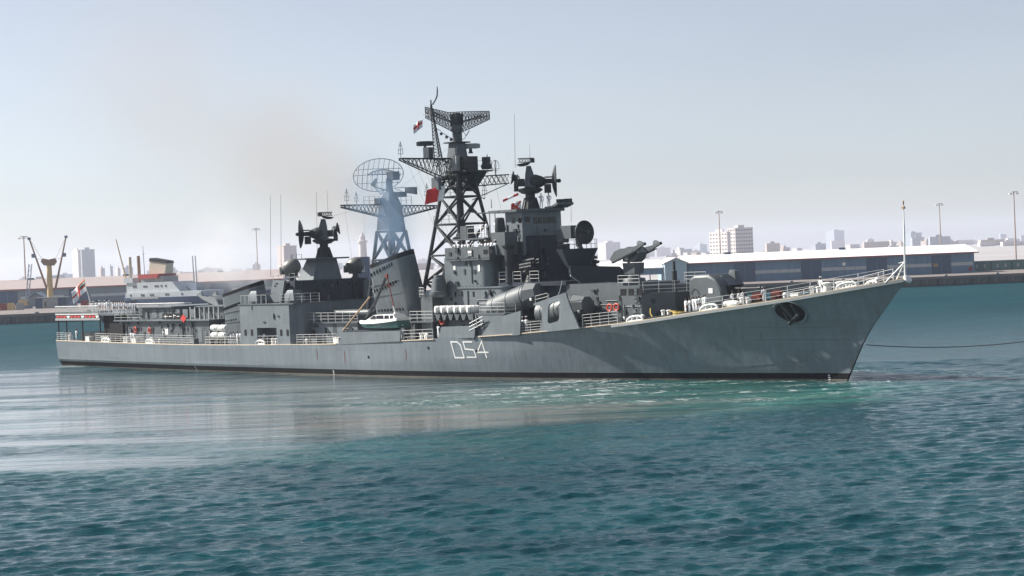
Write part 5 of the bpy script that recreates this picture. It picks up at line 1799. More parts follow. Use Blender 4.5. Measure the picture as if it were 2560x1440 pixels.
def wing(sign, tip, top, bot, name):
    """half of the mesh reflector; top/bot: heights as a function of u in 0..1"""
    mb = MB()
    n, m_ = 11, 6

    def Q(u, v):
        zz = bot(u) + (top(u) - bot(u)) * v
        dep = 0.9 * u * u - 0.55 * (2 * v - 1) ** 2
        return AC + E1 * (sign * u * tip) + E2 * dep + Vector((0, 0, zz))
    for i in range(n + 1):
        for j in range(m_):
            mb.tube(Q(i / n, j / m_), Q(i / n, (j + 1) / m_), .028 if i < n else .05, n=4)
    for j in range(m_ + 1):
        for i in range(n):
            mb.tube(Q(i / n, j / m_), Q((i + 1) / n, j / m_), .05 if j in (0, m_, 3) else .024, n=4)
    for i in range(n):
        for j in range(0, m_, 2):
            mb.tube(Q(i / n, j / m_), Q((i + 1) / n, (j + 2) / m_), .03, n=4)
            mb.tube(Q((i + 1) / n, j / m_), Q(i / n, (j + 2) / m_), .03, n=4)
    o = mb.build(name, 'dark', sa)
    # fine wire mesh skin
    fm = MB()
    for i in range(int(n * 2.5)):
        t = (i + .5) / (n * 2.5)
        for j in range(m_):
            fm.tube(Q(t, j / m_), Q(t, (j + 1) / m_), .010, n=3)
    for j in range(14):
        t = (j + .5) / 14
        for i in range(n):
            fm.tube(Q(i / n, t), Q((i + 1) / n, t), .010, n=3)
    fm.build('wire_mesh', 'dark', sa)
    # backing spar
    sp = MB()
    for i in range(9):
        t = i / 9
        B0 = AC + E1 * (sign * t * tip * .75) - E2 * (0.85 * (1 - t)) + Vector((0, 0, (top(t) + bot(t)) / 2))
        t2 = (i + 1) / 9
        B1 = AC + E1 * (sign * t2 * tip * .75) - E2 * (0.85 * (1 - t2)) + Vector((0, 0, (top(t2) + bot(t2)) / 2))
        sp.tube(B0, B1, .05, n=5).tube(B0, Q(t, .25), .03, n=4).tube(B0, Q(t, .8), .03, n=4).tube(B0, Q(min(t + .12, 1), .5), .03, n=4)
    sp.build('spar', 'dark', sa)


sa = MB().lathe([(0.45, -.5), (0.55, 0), (0.5, .7), (0.25, .95)], AC - Vector((0, 0, .3)), n=14).cbox(AC + Vector((0, 0, -.1)), (1.1, 1.0, 1.3)).build('search_antenna', 'dark', ship)
wing(1, 3.75, lambda u: 0.72 + 0.0 * u, lambda u: -1.75 + 1.55 * u ** 1.15, 'reflector_wing')
wing(-1, 3.55, lambda u: 0.70 + 0.80 * max(u - .25, 0) / .75, lambda u: -1.85 + 2.1 * u ** .95, 'reflector_wing')
# feed arms hanging below
fa = MB()
for k, (u, w) in enumerate(((-2.4, -1.0), (-1.8, -1.5), (-1.2, -1.9), (-.7, -2.2))):
    fa.tube(AC + E1 * u + E2 * -.6 + Vector((0, 0, w)), AC + E1 * (u + .6) + E2 * -.6 + Vector((0, 0, w - .4)), .04, n=4).cbox(AC + E1 * u + E2 * -.6 + Vector((0, 0, w - .2)), (.22, .22, .3))
fa.tube(AC + E1 * 1.0 + Vector((0, 0, -2.0)), AC + E1 * 1.4 + Vector((0, 0, -1.4)), .05, n=5)
fa.torus(AC + E1 * .55 + E2 * -.5 + Vector((0, 0, -2.0)), .42, .03, E2, 16, 4)
fa.build('feed_arm', 'dark', sa)

# ---------------------------------------------------------------- second mast with bowl antenna
nx_ = -67.7
m2 = lattice(nx_, [(7.0, 2.25), (10.2, 1.9), (13.2, 1.58), (16.6, 1.2)], 0.26, 0.15, 'shade_grey', 'second_mast')  # grey mast; the blue cast of the smoke is put into its paint
MB().loft([[(nx_ - 1.25, -1.25, 16.4), (nx_ + 1.25, -1.25, 16.4), (nx_ + 1.25, 1.25, 16.4), (nx_ - 1.25, 1.25, 16.4)], [(nx_ - 1.0, -1.0, 19.4), (nx_ + 1.0, -1.0, 19.4), (nx_ + 1.0, 1.0, 19.4), (nx_ - 1.0, 1.0, 19.4)], [(nx_ - .55, -.5, 21.2), (nx_ + .55, -.5, 21.2), (nx_ + .55, .5, 21.2), (nx_ - .55, .5, 21.2)]]).build('trunk', 'shade_grey', m2)
truss((nx_, -1.0, 19.7), (nx_, -7.2, 19.72), 1.5, 0.25, 0.5, 'shade_grey', m2, 'yard', 11)
truss((nx_, 1.0, 19.6), (nx_, 7.2, 19.5), 1.5, 0.25, 0.5, 'shade_grey', m2, 'yard', 11)
for s in (-1, 1):
    railing([(nx_ - .4, s * 1.2, 19.75), (nx_ - .4, s * 3.6, 19.75)], 0.95, 2, mat='shade_grey', step=.8)
MB().box(nx_ - .5, nx_ + .5, -1.9, -1.0, 19.8, 20.5).box(nx_ - .5, nx_ + .5, 1.0, 2.2, 20.6, 21.2).build('instrument_house', 'shade_grey', m2)
cage_aerial((nx_, -6.4, 19.75))
cage_aerial((nx_, -5.0, 19.75), .8)
b2 = Vector((nx_, 0, 21.2))
ba = MB().lathe([(0.5, 0), (0.4, .6), (0.38, 1.6)], b2, n=14).cbox(b2 + E1 * .5 + Vector((0, 0, 1.9)), (1.2, 1.0, 1.0)).build('bowl_antenna', 'shade_grey', ship)
cnt = Vector((-69.79, 0, 23.37))
bw = MB()


def bowl(u, v):
    """u along width, v height, both -1..1 on the elliptic rim"""
    r2 = u * u + v * v
    return cnt + E1 * (u * 3.0 + .25 * v) + Vector((0, 0, v * 1.95)) + E2 * (1.5 * r2 - .9)


rim = [bowl(math.cos(t), math.sin(t)) for t in [2 * math.pi * i / 40 for i in range(41)]]
bw.path(rim, .045, 5)
for i in range(-4, 5):
    u = i / 5
    h = math.sqrt(1 - u * u)
    bw.path([bowl(u, -h + 2 * h * k / 8) for k in range(9)], .035, 4)
for v in (-.5, 0.0, .35):
    h = math.sqrt(1 - v * v)
    bw.path([bowl(-h + 2 * h * k / 10, v) for k in range(11)], .04, 4)
bw.build('bowl_ribs', 'shade_grey', ba)
bt = MB()
for k in range(10):
    u0, u1 = -.4 + k * .13, -.4 + (k + 1) * .13
    f0, f1 = .28 - (u0 - .2) ** 2 * .8, .28 - (u1 - .2) ** 2 * .8
    A0, A1 = bowl(u0, f0) - E2 * .3, bowl(u1, f1) - E2 * .3
    B0, B1 = bowl(u0, -.02) - E2 * .7, bowl(u1, -.02) - E2 * .7
    bt.tube(A0, A1, .06, n=5).tube(B0, B1, .06, n=5).tube(A0, B1, .035, n=4).tube(B0, A1, .035, n=4)
bt.build('back_truss', 'shade_grey', ba)
bf = MB()
for i in range(26):
    u = -1 + (i + .5) / 13
    h = math.sqrt(1 - u * u)
    bf.path([bowl(u, -h + 2 * h * k / 6) for k in range(7)], .008, 3)
bf.build('wire_mesh', 'shade_grey', ba)
MB().loft([[Vector((-71.34, 0, 22.21)) + E2 * k for k in (-.2, .2)] + [Vector((-70.43, 0, 21.92)) + E2 * k for k in (.2, -.2)], [Vector((-70.36, 0, 22.97)) + E2 * k for k in (-.2, .2)] + [Vector((-69.89, 0, 22.94)) + E2 * k for k in (.2, -.2)]]).path([(-70.73, 0, 22.03), (-69.4, 0, 21.01), (-68.28, 0, 21.71)], .05, 5).path([(-70.73, 0, 22.03), (-68.75, 0, 21.54)], .09, 5).build('feed_horn', 'shade_grey', ba, recalc=True)
pa, pb, pc_, pd = (-67.52, 2.2, 21.75), (-65.4, 2.2, 21.68), (-65.39, 2.2, 20.78), (-67.56, 2.2, 21.08)
MB().plate([pa, pb, pc_, pd], .15).path([(-67.83, 0.8, 21.68), pa], .04, 5).path([(-67.87, 0.8, 21.21), pd], .04, 5).path([(-67.83, 0.8, 21.68), pd], .03, 5).build('balance_vane', 'shade_grey', ba, recalc=True)

# ---------------------------------------------------------------- funnels, splayed outboard in pairs
def rrect(x0, x1, y0, y1, r, z, n=5):
    """rounded rectangle ring, counter-clockwise; z may be a function of (x, y)"""
    pts = []
    for cx, cy, a0 in ((x1 - r, y1 - r, 0), (x0 + r, y1 - r, 90), (x0 + r, y0 + r, 180), (x1 - r, y0 + r, 270)):
        for i in range(n + 1):
            a = RAD(a0 + 90 * i / n)
            x, y = cx + r * math.cos(a), cy + r * math.sin(a)
            pts.append((x, y, z(x, y) if callable(z) else z))
    return pts


def funnel(bot, top, zb, ztop, cap, slots, mat='grey'):
    """bot/top: (x0,x1,y_out,y_in) on the starboard side; ztop: (aft,fwd) at the outer edge; slots rows: (t0,t1,h0,h1,n)"""
    for s in (-1, 1):
        def ring(t):
            x0, x1, yo, yi = [a + (c - a) * t for a, c in zip(bot, top)]
            zo = zb

            def zf(x, y):
                f = (x - x0) / (x1 - x0)
                zt = ztop[0] + (ztop[1] - ztop[0]) * f + 0.45 * (y - yo) / (yi - yo)
                return zo + (zt - zo) * t
            r = rrect(x0, x1, yo, yi, .95, zf)
            if s > 0:
                r = [(x, -y, z) for x, y, z in r][::-1]
            return r
        o = MB().loft([ring(t) for t in (0, .35, .7, cap)]).build('funnel', mat, ship, recalc=True, angle=40)
        k = MB().loft([ring(cap + .001), ring(1.0)], caps=False)
        rin = [ring(1.0), ring(.8)]
        cx_ = sum(p[0] for p in rin[0]) / len(rin[0])
        cy_ = sum(p[1] for p in rin[0]) / len(rin[0])
        k.loft([rin[0], [(cx_ + (x - cx_) * .94, cy_ + (y - cy_) * .9, z - .02) for x, y, z in rin[0]], [(cx_ + (x - cx_) * .9, cy_ + (y - cy_) * .85, z) for x, y, z in rin[1]]])
        k.build('funnel_cap', 'black', o, recalc=True)

        def face(u, t):
            x0, x1, yo, yi = [a + (c - a) * t for a, c in zip(bot, top)]
            zt = ztop[0] + (ztop[1] - ztop[0]) * u
            return Vector((x0 + (x1 - x0) * u, -yo if s > 0 else yo, zb + (zt - zb) * t))
        for (u0, u1, t0, t1, n, h) in slots:
            for i in range(n):
                u = u0 + (u1 - u0) * i / (n - 1)
                t = t0 + (t1 - t0) * i / (n - 1)
                p = face(u, t)
                up = (face(u, t + .05) - face(u, t)).normalized()
                ax = Vector((1, 0, 0))
                nr = ax.cross(up)
                nr = nr if nr.y * s > 0 else -nr
                R3 = Matrix((ax, nr, up)).transposed()
                MB().cbox(p, (0.21, 0.04, h), R3).build('vent_slot', 'slot_shade', o)
        for t in (.42, .62):
            MB().path([face(.02, t) + Vector((0, s * .03, 0)), face(.8, t) + Vector((0, s * .03, 0))], .03, 4).build('seam', mat, o)


funnel((-65.2, -57.9, -5.05, -2.0), (-63.6, -57.2, -7.1, -4.7), 6.3, (12.5, 13.95), 0.93,
       [(.10, .44, .82, .86, 5, .42), (.50, .70, .86, .88, 4, .42), (.12, .42, .52, .55, 5, .36), (.50, .72, .56, .60, 4, .36), (.16, .78, .16, .16, 9, .28)])
MB().box(-66.2, -57.3, -5.4, 5.4, 3.4, 6.35).build('funnel_base', 'midgrey', ship)
funnel((-95.4, -87.6, -5.7, -2.6), (-94.0, -86.6, -7.2, -5.0), 3.4, (9.55, 10.95), 0.94,
       [(.07, .60, .70, .74, 14, .36), (.12, .40, .46, .46, 5, .2)])

# ---------------------------------------------------------------- small fittings on the walls
clutter(-51.5, -44.0, 4.9, 6.6, -6.0, 10, 1)
clutter(-51.5, -42.5, 7.6, 9.4, -6.0, 9, 2)
clutter(-50.5, -45.2, 10.2, 12.6, -5.95, 7, 3)
clutter(-50.0, -43.4, 12.9, 13.9, -6.35, 6, 4, pipes=False)
clutter(-43.8, -41.5, 13.4, 16.4, -2.9, 9, 5)
clutter(-24.9, -21.8, 6.0, 8.4, -5.0, 8, 6)
clutter(-33.0, -25.8, 6.0, 9.5, -4.2, 10, 7)
clutter(-86.5, -77.0, 5.8, 8.1, -8.95, 4, 8, pipes=False)
clutter(-76.0, -66.8, 3.9, 5.8, -6.6, 12, 9)
clutter(-119.0, -99.0, 4.2, 6.2, -6.0, 20, 10)
clutter(-120.0, -109.0, 6.7, 7.9, -4.9, 10, 11)
clutter(-102.0, -97.0, 6.7, 7.9, -4.9, 6, 12)
clutter(-84.4, -80.2, 8.8, 10.9, -5.6, 8, 13)
clutter(-66.0, -57.6, 3.9, 6.1, -5.4, 9, 14)
front_clutter(-4.6, 4.6, 8.7, 10.9, -79.4, 16, 15)
front_clutter(-4.2, 4.2, 4.0, 8.1, -77.4, 18, 16)
front_clutter(-1.7, 1.7, 13.3, 16.2, -40.8, 6, 17)
front_clutter(-2.1, 2.1, 10.4, 14.9, -40.3, 10, 18)
front_clutter(-4.4, 4.4, 10.3, 12.8, -43.0 + .9, 8, 19)
front_clutter(-5.2, 5.2, 4.2, 6.2, -57.3, 10, 20)
front_clutter(-5.5, 5.5, 4.3, 5.9, -52.6, 8, 21)
front_clutter(-2.5, 2.5, 6.4, 8.4, -19.2, 8, 22)
# ladders and cable trunks on the masts
ml = MB()
for i in range(44):
    z = 8.0 + i * .33
    ml.tube((mx - .2, .15, z), (mx + .2, .15, z), .018, n=4)
ml.tube((mx - .2, .15, 7.8), (mx - .2, .15, 22.4), .03, n=5).tube((mx + .2, .15, 7.8), (mx + .2, .15, 22.4), .03, n=5)
ml.build('mast_ladder', 'dark', mm)
MB().tube((mx + .5, -.3, 7.5), (mx + .5, -.3, 22.4), .14, n=8).tube((mx - .5, .5, 7.5), (mx - .5, .5, 22.4), .10, n=8).build('cable_trunk', 'dark', mm)
MB().tube((nx_, .2, 7.2), (nx_, .2, 16.5), .22, n=8).tube((nx_ + .6, -.4, 7.2), (nx_ + .6, -.4, 16.5), .09, n=8).build('cable_trunk', 'shade_grey', m2)
for z, a_ in ((17.0, 2.0), (20.0, 1.55)):
    railing([(mx - a_, -a_ - .3, z), (mx + a_, -a_ - .3, z)], .9, 2, mat='dark', step=1.2)
for i in range(10):
    y = -7.0 + i * .5
    MB().tube((mx - .2, y, 24.3), (mx - .2, y, 24.0 - random.random() * .3), .03, n=4).build('halyard_block', 'dark', mm)
# awning frames, ready-use lockers and deck gear
for x, y, z, m_ in ((-30.5, -5.0, 0, 'grey'), (-57.0, -7.6, 0, 'midgrey'), (-68.5, -7.9, 0, 'white'), (-72.8, -7.9, 0, 'midgrey'), (-100.2, -7.2, 0, 'grey'), (-114.8, -7.0, 0, 'white'), (-128.4, -6.2, 0, 'white'), (-10.2, -2.0, 0, 'midgrey'), (-6.8, 1.2, 0, 'white'), (-12.6, 1.6, 0, 'grey'), (-3.0, -.6, 0, 'midgrey')):
    z = deck_z(x) - .05
    b_ = MB().box(x - .5, x + .5, y - .35, y + .35, z, z + .75).build('deck_locker', m_, ship)
    MB().box(x - .54, x + .54, y - .39, y + .39, z + .751, z + .81).build('lid', m_, b_)
for x, y in ((-21.0, -5.6), (-31.2, -6.9), (-51.6, -8.3), (-74.0, -8.4), (-86.0, -8.5), (-108.0, -7.5), (-5.0, -2.6), (-9.0, -3.2), (2.0, -1.2), (3.6, .4)):
    z = deck_z(x) - .05
    MB().lathe([(.16, 0), (.16, .45), (.24, .5), (.24, .62), (.1, .75)], (x, y, z), n=12).build('mushroom_vent', 'white', ship)

# ---------------------------------------------------------------- aft superstructure between the funnels
# midship deckhouse carrying the torpedo tubes
mh = MB().prism([(-76.2, -6.6), (-66.4, -6.6), (-66.2, -6.2), (-66.2, 6.2), (-66.4, 6.6), (-76.2, 6.6)], 3.4, 5.95, 'z').build('midship_house', 'grey', ship)
MB().box(-76.2, -66.0, -6.9, 6.9, 5.952, 6.1).build('torpedo_deck', 'midgrey', ship)
for x in (-75.91, -72.55, -68.39):
    MB().box(x - .14, x + .14, -6.64, -6.56, 4.75, 5.4).build('scuttle', 'black', mh)
MB().cbox((-74.95, -6.7, 4.3), (0.5, 0.2, 0.9)).build('locker', 'dark', mh)
MB().tube((-71.0, -6.66, 3.8), (-71.0, -6.66, 5.9), .03, n=5).tube((-70.6, -6.66, 3.8), (-70.6, -6.66, 5.9), .03, n=5).build('ladder', 'dark', mh)
railing([(-76.0, -6.8, 6.1), (-66.1, -6.8, 6.1)], 1.1, 3, step=1.4, r=.02, rst=.05)
tt_ = MB().lathe([(1.2, 6.1), (1.0, 6.3), (0.9, 6.6)], (-71, 0, 0), n=18).build('torpedo_tubes', 'midgrey', ship)
for k in range(5):
    y = -1.5 + k * .75
    MB().lathe([(0.32, -3.6), (0.36, -3.5), (0.36, -2.2), (0.32, -2.1), (0.32, 2.2), (0.38, 2.25), (0.38, 3.4), (0.30, 3.5)], (-71, y - 2.2, 7.05), (1, 0.0, 0), 12).build('torpedo_tube', 'midgrey', tt_)
# high aft house
ah = MB().prism([(-84.6, -5.6), (-79.9, -5.6), (-79.4, -4.8), (-79.4, 4.8), (-79.9, 5.6), (-84.6, 5.6)], 8.6, 11.1, 'z').build('aft_house', 'shade_grey', ship)
MB().prism([(-84.9, -6.2), (-78.6, -6.2), (-78.2, -5.6), (-78.2, 5.6), (-78.6, 6.2), (-84.9, 6.2)], 8.25, 8.598, 'z').build('aft_deck', 'shade_grey', ship)
MB().prism([(-86.4, -4.4), (-77.4, -4.4), (-77.4, 4.4), (-86.4, 4.4)], 3.4, 8.248, 'z').build('aft_house', 'shade_grey', ship)
# tilted vane plate on the starboard side of the house
vp = MB().plate([(-84.22, -6.2, 8.49), (-81.6, -6.2, 8.46), (-81.02, -6, 11.13), (-83.45, -6, 11.27)], .3).build('side_fin', 'grey', ship, recalc=True)
for k in range(5):
    MB().cbox(Vector((-82.9, -6.3, 9.56)) + Vector((random.uniform(-.7, .9), -.05, random.uniform(-1.0, 1.4))), (.3, .1, .16)).build('cleat', 'black', vp)
MB().lathe([(0.62, 0), (0.62, 2.2)], (-78.4, 4.4, 8.6), n=18).build('vent_drum', 'grey', ship)
MB().box(-80.4, -79.6, -3.1, -1.6, 8.6, 11.0).build('equipment_rack', 'midgrey', ship)
for k in range(10):
    MB().cbox((-79.35, -3.0 + random.random() * 1.3, 8.8 + random.random() * 2), (.15, .3, .25)).build('junction_box', 'dark', ah)
# pyramid under the director
MB().loft([[(-84.0, -2.2, 11.1), (-80.7, -2.2, 11.1), (-80.7, 2.2, 11.1), (-84.0, 2.2, 11.1)], [(-82.9, -1.5, 13.6), (-80.7, -1.5, 13.6), (-80.7, 1.5, 13.6), (-82.9, 1.5, 13.6)]]).build('director_base', 'grey', ship)
MB().prism([(-84.6, -2.6), (-83.6, -3.4), (-80.6, -3.4), (-79.3, -2.4), (-79.3, 2.4), (-80.6, 3.4), (-83.6, 3.4), (-84.6, 2.6)], 13.602, 13.78, 'z').build('director_platform', 'midgrey', ship)
railing([(-84.5, -2.5, 13.78), (-83.6, -3.3, 13.78), (-81.4, -3.3, 13.78)], 0.5, 1, mat='dark', step=1.0)
director(-81.2, 13.79, RAD(228.2))


def radome(x, y, z, fwd=1):
    o = MB().lathe([(0.55, -1.15), (0.85, -.75), (1.0, -.2), (1.0, .25), (.85, .7), (.5, 1.0), (.1, 1.1)], (x + .15, y, z + .1), (.66 * fwd, .62, .30), 24).build('radar_dome', 'radome', ship)
    MB().lathe([(0.7, 0), (0.35, .35), (0.35, 1.3)], (x, y, z - 1.6), n=14).build('pedestal', 'midgrey', o)
    MB().cbox((x - .75, y - .75, z - .35), (.5, .6, .9)).cbox((x, y, z - .85), (1.5, .9, .25)).build('yoke', 'dark', o)


radome(-81.45, -4.9, 12.7)
radome(-81.5, 4.9, 12.6)
railing([(-84.5, -5.5, 11.1), (-80.0, -5.5, 11.1)], .9, 2, step=1.2)


# ---------------------------------------------------------------- mid house flush with the side
def walled(x0, x1, y0, y1, z0, z1, holes, mat, name):
    """box whose starboard wall (y0) has real doorways: holes (xa, xb, za, zb)"""
    mb = MB()
    mb.box(x0, x1, y0 + 1.6, y1, z0, z1)
    xs = sorted({x0, x1} | {v for h in holes for v in h[:2]})
    for a, c in zip(xs[:-1], xs[1:]):
        hs = [h for h in holes if h[0] <= a and h[1] >= c]
        if not hs:
            mb.box(a, c, y0, y0 + 1.598, z0, z1)
        else:
            h = hs[0]
            if h[2] > z0:
                mb.box(a, c, y0, y0 + 1.598, z0, h[2])
            mb.box(a, c, y0, y0 + 1.598, h[3], z1)
    return mb.build(name, mat, ship)


hx0, hx1 = -83.45, -79.33
wh = walled(-87.0, -76.6, -8.95, 8.95, 3.3, 8.35, [(hx0, hx1, 3.3, 5.55)], 'grey', 'waist_house')
MB().prism([(-76.6, -8.95), (-75.5, -7.6), (-75.5, 7.6), (-76.6, 8.95)], 3.4, 8.35, 'z').build('waist_house', 'grey', ship)
for x in (-85.91, -84.53, -78.38, -77.06):
    MB().box(x - .2, x + .2, -8.99, -8.9, 4.6, 5.35).build('scuttle', 'black', wh)
MB().box(-87.2, -75.6, -9.05, 9.05, 8.352, 8.47).build('gun_deck', 'midgrey', ship)
MB().box(hx0 + .8, hx0 + 1.5, -7.4, -7.34, 3.5, 5.2).build('door', 'midgrey', wh)


def small_turret(x, y, z, rz=0.0):
    c, s = math.cos(rz), math.sin(rz)
    o = MB().lathe([(1.25, 0), (1.25, .3)], (x, y, z), n=20).build('gun_mount', 'midgrey', ship)
    MB().loft([[(x + u * 1.0, y + v * .85, z + .3) for u, v in ((-1, -1), (1, -1), (1, 1), (-1, 1))], [(x - .1 + u * .9, y + v * .8, z + 1.0) for u, v in ((-1, -1), (1, -1), (1, 1), (-1, 1))], [(x - .15 + u * .55, y + v * .55, z + 1.55) for u, v in ((-1, -1), (1, -1), (1, 1), (-1, 1))]]).build('gun_house', 'grey', o)
    for k in (-.25, .25):
        MB().tube((x + .8, y + k, z + 1.0), (x + 2.6, y + k, z + 1.15), .06, .045, 7).build('barrel', 'dark', o)


small_turret(-85.13, -7.4, 8.47)
small_turret(-77.65 + 0.2, -7.4, 8.47)
small_turret(-85.13, 7.4, 8.47)
railing([(-86.8, -8.85, 8.47), (-85.0, -8.85, 8.47)], 1.05, 1, step=1.2, r=.015, rst=.06)
railing([(-83.5, -8.85, 8.47), (-81.4, -8.85, 8.47)], 1.05, 1, step=1.2, r=.015, rst=.06)
railing([(-78.6, -8.8, 8.47), (-75.8, -7.6, 8.47), (-75.8, -5.0, 8.47)], 1.1, 3, step=1.3, rst=.05)

# ---------------------------------------------------------------- aft deckhouse and helicopter deck
d1_ = walled(-120.6, -98.4, -6.0, 6.0, 3.3, 6.35, [(-120.6, -119.0, 3.3, 5.9)], 'midgrey', 'aft_deckhouse')
MB().box(-121.2, -97.6, -6.5, 6.5, 6.352, 6.5).build('aft_gallery', 'grey', ship)
MB().box(-120.4, -108.5, -4.9, 4.9, 6.502, 8.1).box(-102.2, -96.2, -4.9, 4.9, 6.502, 8.1).build('aft_deckhouse', 'midgrey', ship)
MB().lathe([(1.8, 5.0), (1.8, 5.76)], (-105.3, 0, 0), n=24).build('launcher_ring', 'grey', ship)
MB().box(-116.5, -108.3, -5.4, 5.4, 8.102, 8.22).box(-102.4, -96.0, -5.4, 5.4, 8.102, 8.22).build('magazine_roof', 'grey', ship)
MB().box(-98.4, -96.0, -4.5, 4.5, 3.3, 6.35).build('aft_deckhouse', 'shade_grey', ship)
for x in (-118.77, -115.47, -114.97, -111.84, -107.09, -104.22, -103.45):
    MB().box(x - .13, x + .13, -6.04, -5.97, 5.0, 5.5).build('scuttle', 'black', d1_)
for x, z in ((-119.45, 6.05), (-118.3, 6.05), (-115.73, 6.05), (-107.17, 5.8), (-105.44, 5.8)):
    MB().cbox((x, -6.12, z), (.45, .25, .3)).build('deck_light', 'dark', d1_)
MB().box(-109.55, -108.18, -6.06, -5.96, 4.55, 5.3).build('placard', 'white', d1_)
MB().tube((-102.4, -6.1, 3.6), (-102.4, -6.1, 6.4), .035, n=5).tube((-101.9, -6.1, 3.6), (-101.9, -6.1, 6.4), .035, n=5).build('ladder', 'dark', d1_)
for i in range(8):
    MB().tube((-102.4, -6.1, 3.8 + i * .33), (-101.9, -6.1, 3.8 + i * .33), .02, n=4).build('rung', 'dark', d1_)
for x in (-113.2, -100.6):
    MB().box(x - .42, x + .42, -6.03, -5.97, 3.6, 5.45).build('door', 'grey', d1_)
railing([(-121.0, -6.4, 6.5), (-114.5, -6.4, 6.5)], 1.1, 3, step=1.7)
for i in range(6):
    MB().box(-113.8 + i * 1.9, -112.6 + i * 1.9, -4.96, -4.88, 6.7, 7.8).build('locker_door', 'grey', ship)
for i in range(7):
    MB().tube((-103.8 + i * 1.1, -5.3, 6.5), (-103.8 + i * 1.1, -5.3, 8.1), .07, n=6).build('gallery_post', 'white', ship)
dk = MB().box(-108.96, -104.29, -6.36, -6.28, 6.55, 7.35).build('signal_board', 'black', ship)
cross = [(-.8, 0, .9, .09), (-.9, 0, .09, .5), (.3, 0, .7, .09), (1.1, .05, .09, .5), (1.4, .1, .5, .09), (2.2, 0, .6, .09)]
bx = -107.29
for u, w, lw, lh in cross:
    MB().box(bx + u - lw / 2, bx + u + lw / 2, -6.39, -6.362, 6.95 + w - lh / 2, 6.95 + w + lh / 2).build('board_mark', 'white', dk)
dz = Vector((-103.59, -6.5, 6.68))
rd = MB().plate([dz + Vector((-.7, 0, 0)), dz + Vector((0, 0, -.55)), dz + Vector((.7, 0, 0)), dz + Vector((0, 0, .55))], .06).build('diamond_signal', 'red', None, recalc=True)
rd.parent = ship
# helicopter platform
hp = MB().box(-138.2, -120.6, -5.9, 5.9, 7.12, 7.3).build('helicopter_deck', 'midgrey', ship)
for x in (-137.8, -135.5, -131.0, -126.2):
    for y in (-5.7, 5.7):
        MB().tube((x, y, 3.5), (x, y, 7.12), .11, n=8).build('pillar', 'dark', hp)
MB().box(-126.0, -121.0, -5.2, 5.2, 3.5, 7.1).build('hangar_house', 'black', ship)  # black carries the shade under the helicopter deck in its colour
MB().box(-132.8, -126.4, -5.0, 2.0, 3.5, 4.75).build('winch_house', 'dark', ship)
MB().lathe([(.9, 0), (.5, .3), (.5, 1.4)], (-131, -1.5, 4.75), n=14).cbox((-131, -1.5, 6.3), (1.5, 1.2, .7)).build('towing_gear', 'dark', ship)
def net_panel(p, q, h, parent, n=None, mat='white'):
    """raised safety net: frame plus woven cords"""
    p, q = Vector(p), Vector(q)
    L = (q - p).length
    mb = MB()
    up = Vector((0, 0, h))
    for a, c in ((p, q), (p + up, q + up), (p, p + up), (q, q + up)):
        mb.tube(a, c, .045, n=5)
    k = int(L / .22)
    for i in range(1, k):
        mb.tube(p.lerp(q, i / k), p.lerp(q, i / k) + up, .022, n=3)
    for j in range(1, 6):
        mb.tube(p + up * j / 6, q + up * j / 6, .028, n=3)
    return mb.build('safety_net', mat, parent)


for a, c in ((-137.9, -134.0), (-133.95, -130.0), (-129.95, -126.0)):
    net_panel((a, -6.05, 7.35), (c, -6.05, 7.35), 1.15, hp)
for a, c in ((-137.9, -133.0), (-132.95, -128.0), (-127.95, -123.0)):
    net_panel((a, 6.05, 7.35), (c, 6.05, 7.35), 1.0, hp)
net_panel((-121.0, 0.5, 7.32), (-121.0, 3.0, 7.32), 1.05, hp)
net_panel((-121.0, 3.05, 7.32), (-121.0, 5.9, 7.32), 1.05, hp)
for i in range(12):
    x = -137.9 + i
    mb = MB()
    n = 6
    pts = [(x + .04 + .92 * k / n, 7.1 - .28 * math.sin(math.pi * k / n)) for k in range(n + 1)]
    mb.prism([(x + .04, 7.16)] + pts + [(x + .96, 7.16)], -6.0, -5.95, 'y').build('awning_scallop', 'red' if i % 4 != 3 else 'white', hp, recalc=True)
MB().box(-138.2, -125.8, -5.96, -5.9, 6.5, 6.86).build('awning_valance', 'pale_grey', hp)
# ensign staff
MB().tube((-134.83, -2, 8.38), (-136.63, -2, 12.43), .07, .04, 6).build('ensign_staff', 'white', ship)

# ---------------------------------------------------------------- rails along the main deck
deck_rail(-138.2, -133.6, 1.1, 4, 1.5)
deck_rail(-125.6, -98.6, 1.15, 4, 1.5)
deck_rail(-95.6, -88.4, 1.0, 3, 1.2)
deck_rail(hx0 - .2, hx1 + .2, 1.05, 3, 1.1)
deck_rail(-75.2, -67.2, 1.15, 4, 1.4)
deck_rail(-55.3, -50.0, 1.1, 3, 1.6)
deck_rail(-36.4, -33.5, 1.1, 4, 1.2)
deck_rail(-27.8, -23.3, 1.25, 4, 1.25)
deck_rail(-138.2, -98.0, 1.1, 3, 2.0, 1)
for x in (-122.5, -110.0, -83.0):
    fairlead(x)
for x in (-124.6, -118.0, -52.5, -81.0, -136.0):
    bollard(x, -deck_b(x) + .9, deck_z(x))
# brackets with gusset shapes along the quarterdeck edge
for x in (-122.0, -109.5):
    p = edge_pt(x, -1, -.15, .05)
    MB().path([p + Vector((-.9, 0, 0)), p + Vector((0, 0, .9)), p + Vector((.9, 0, 0))], .06, 5).build('chock_frame', 'white', ship)

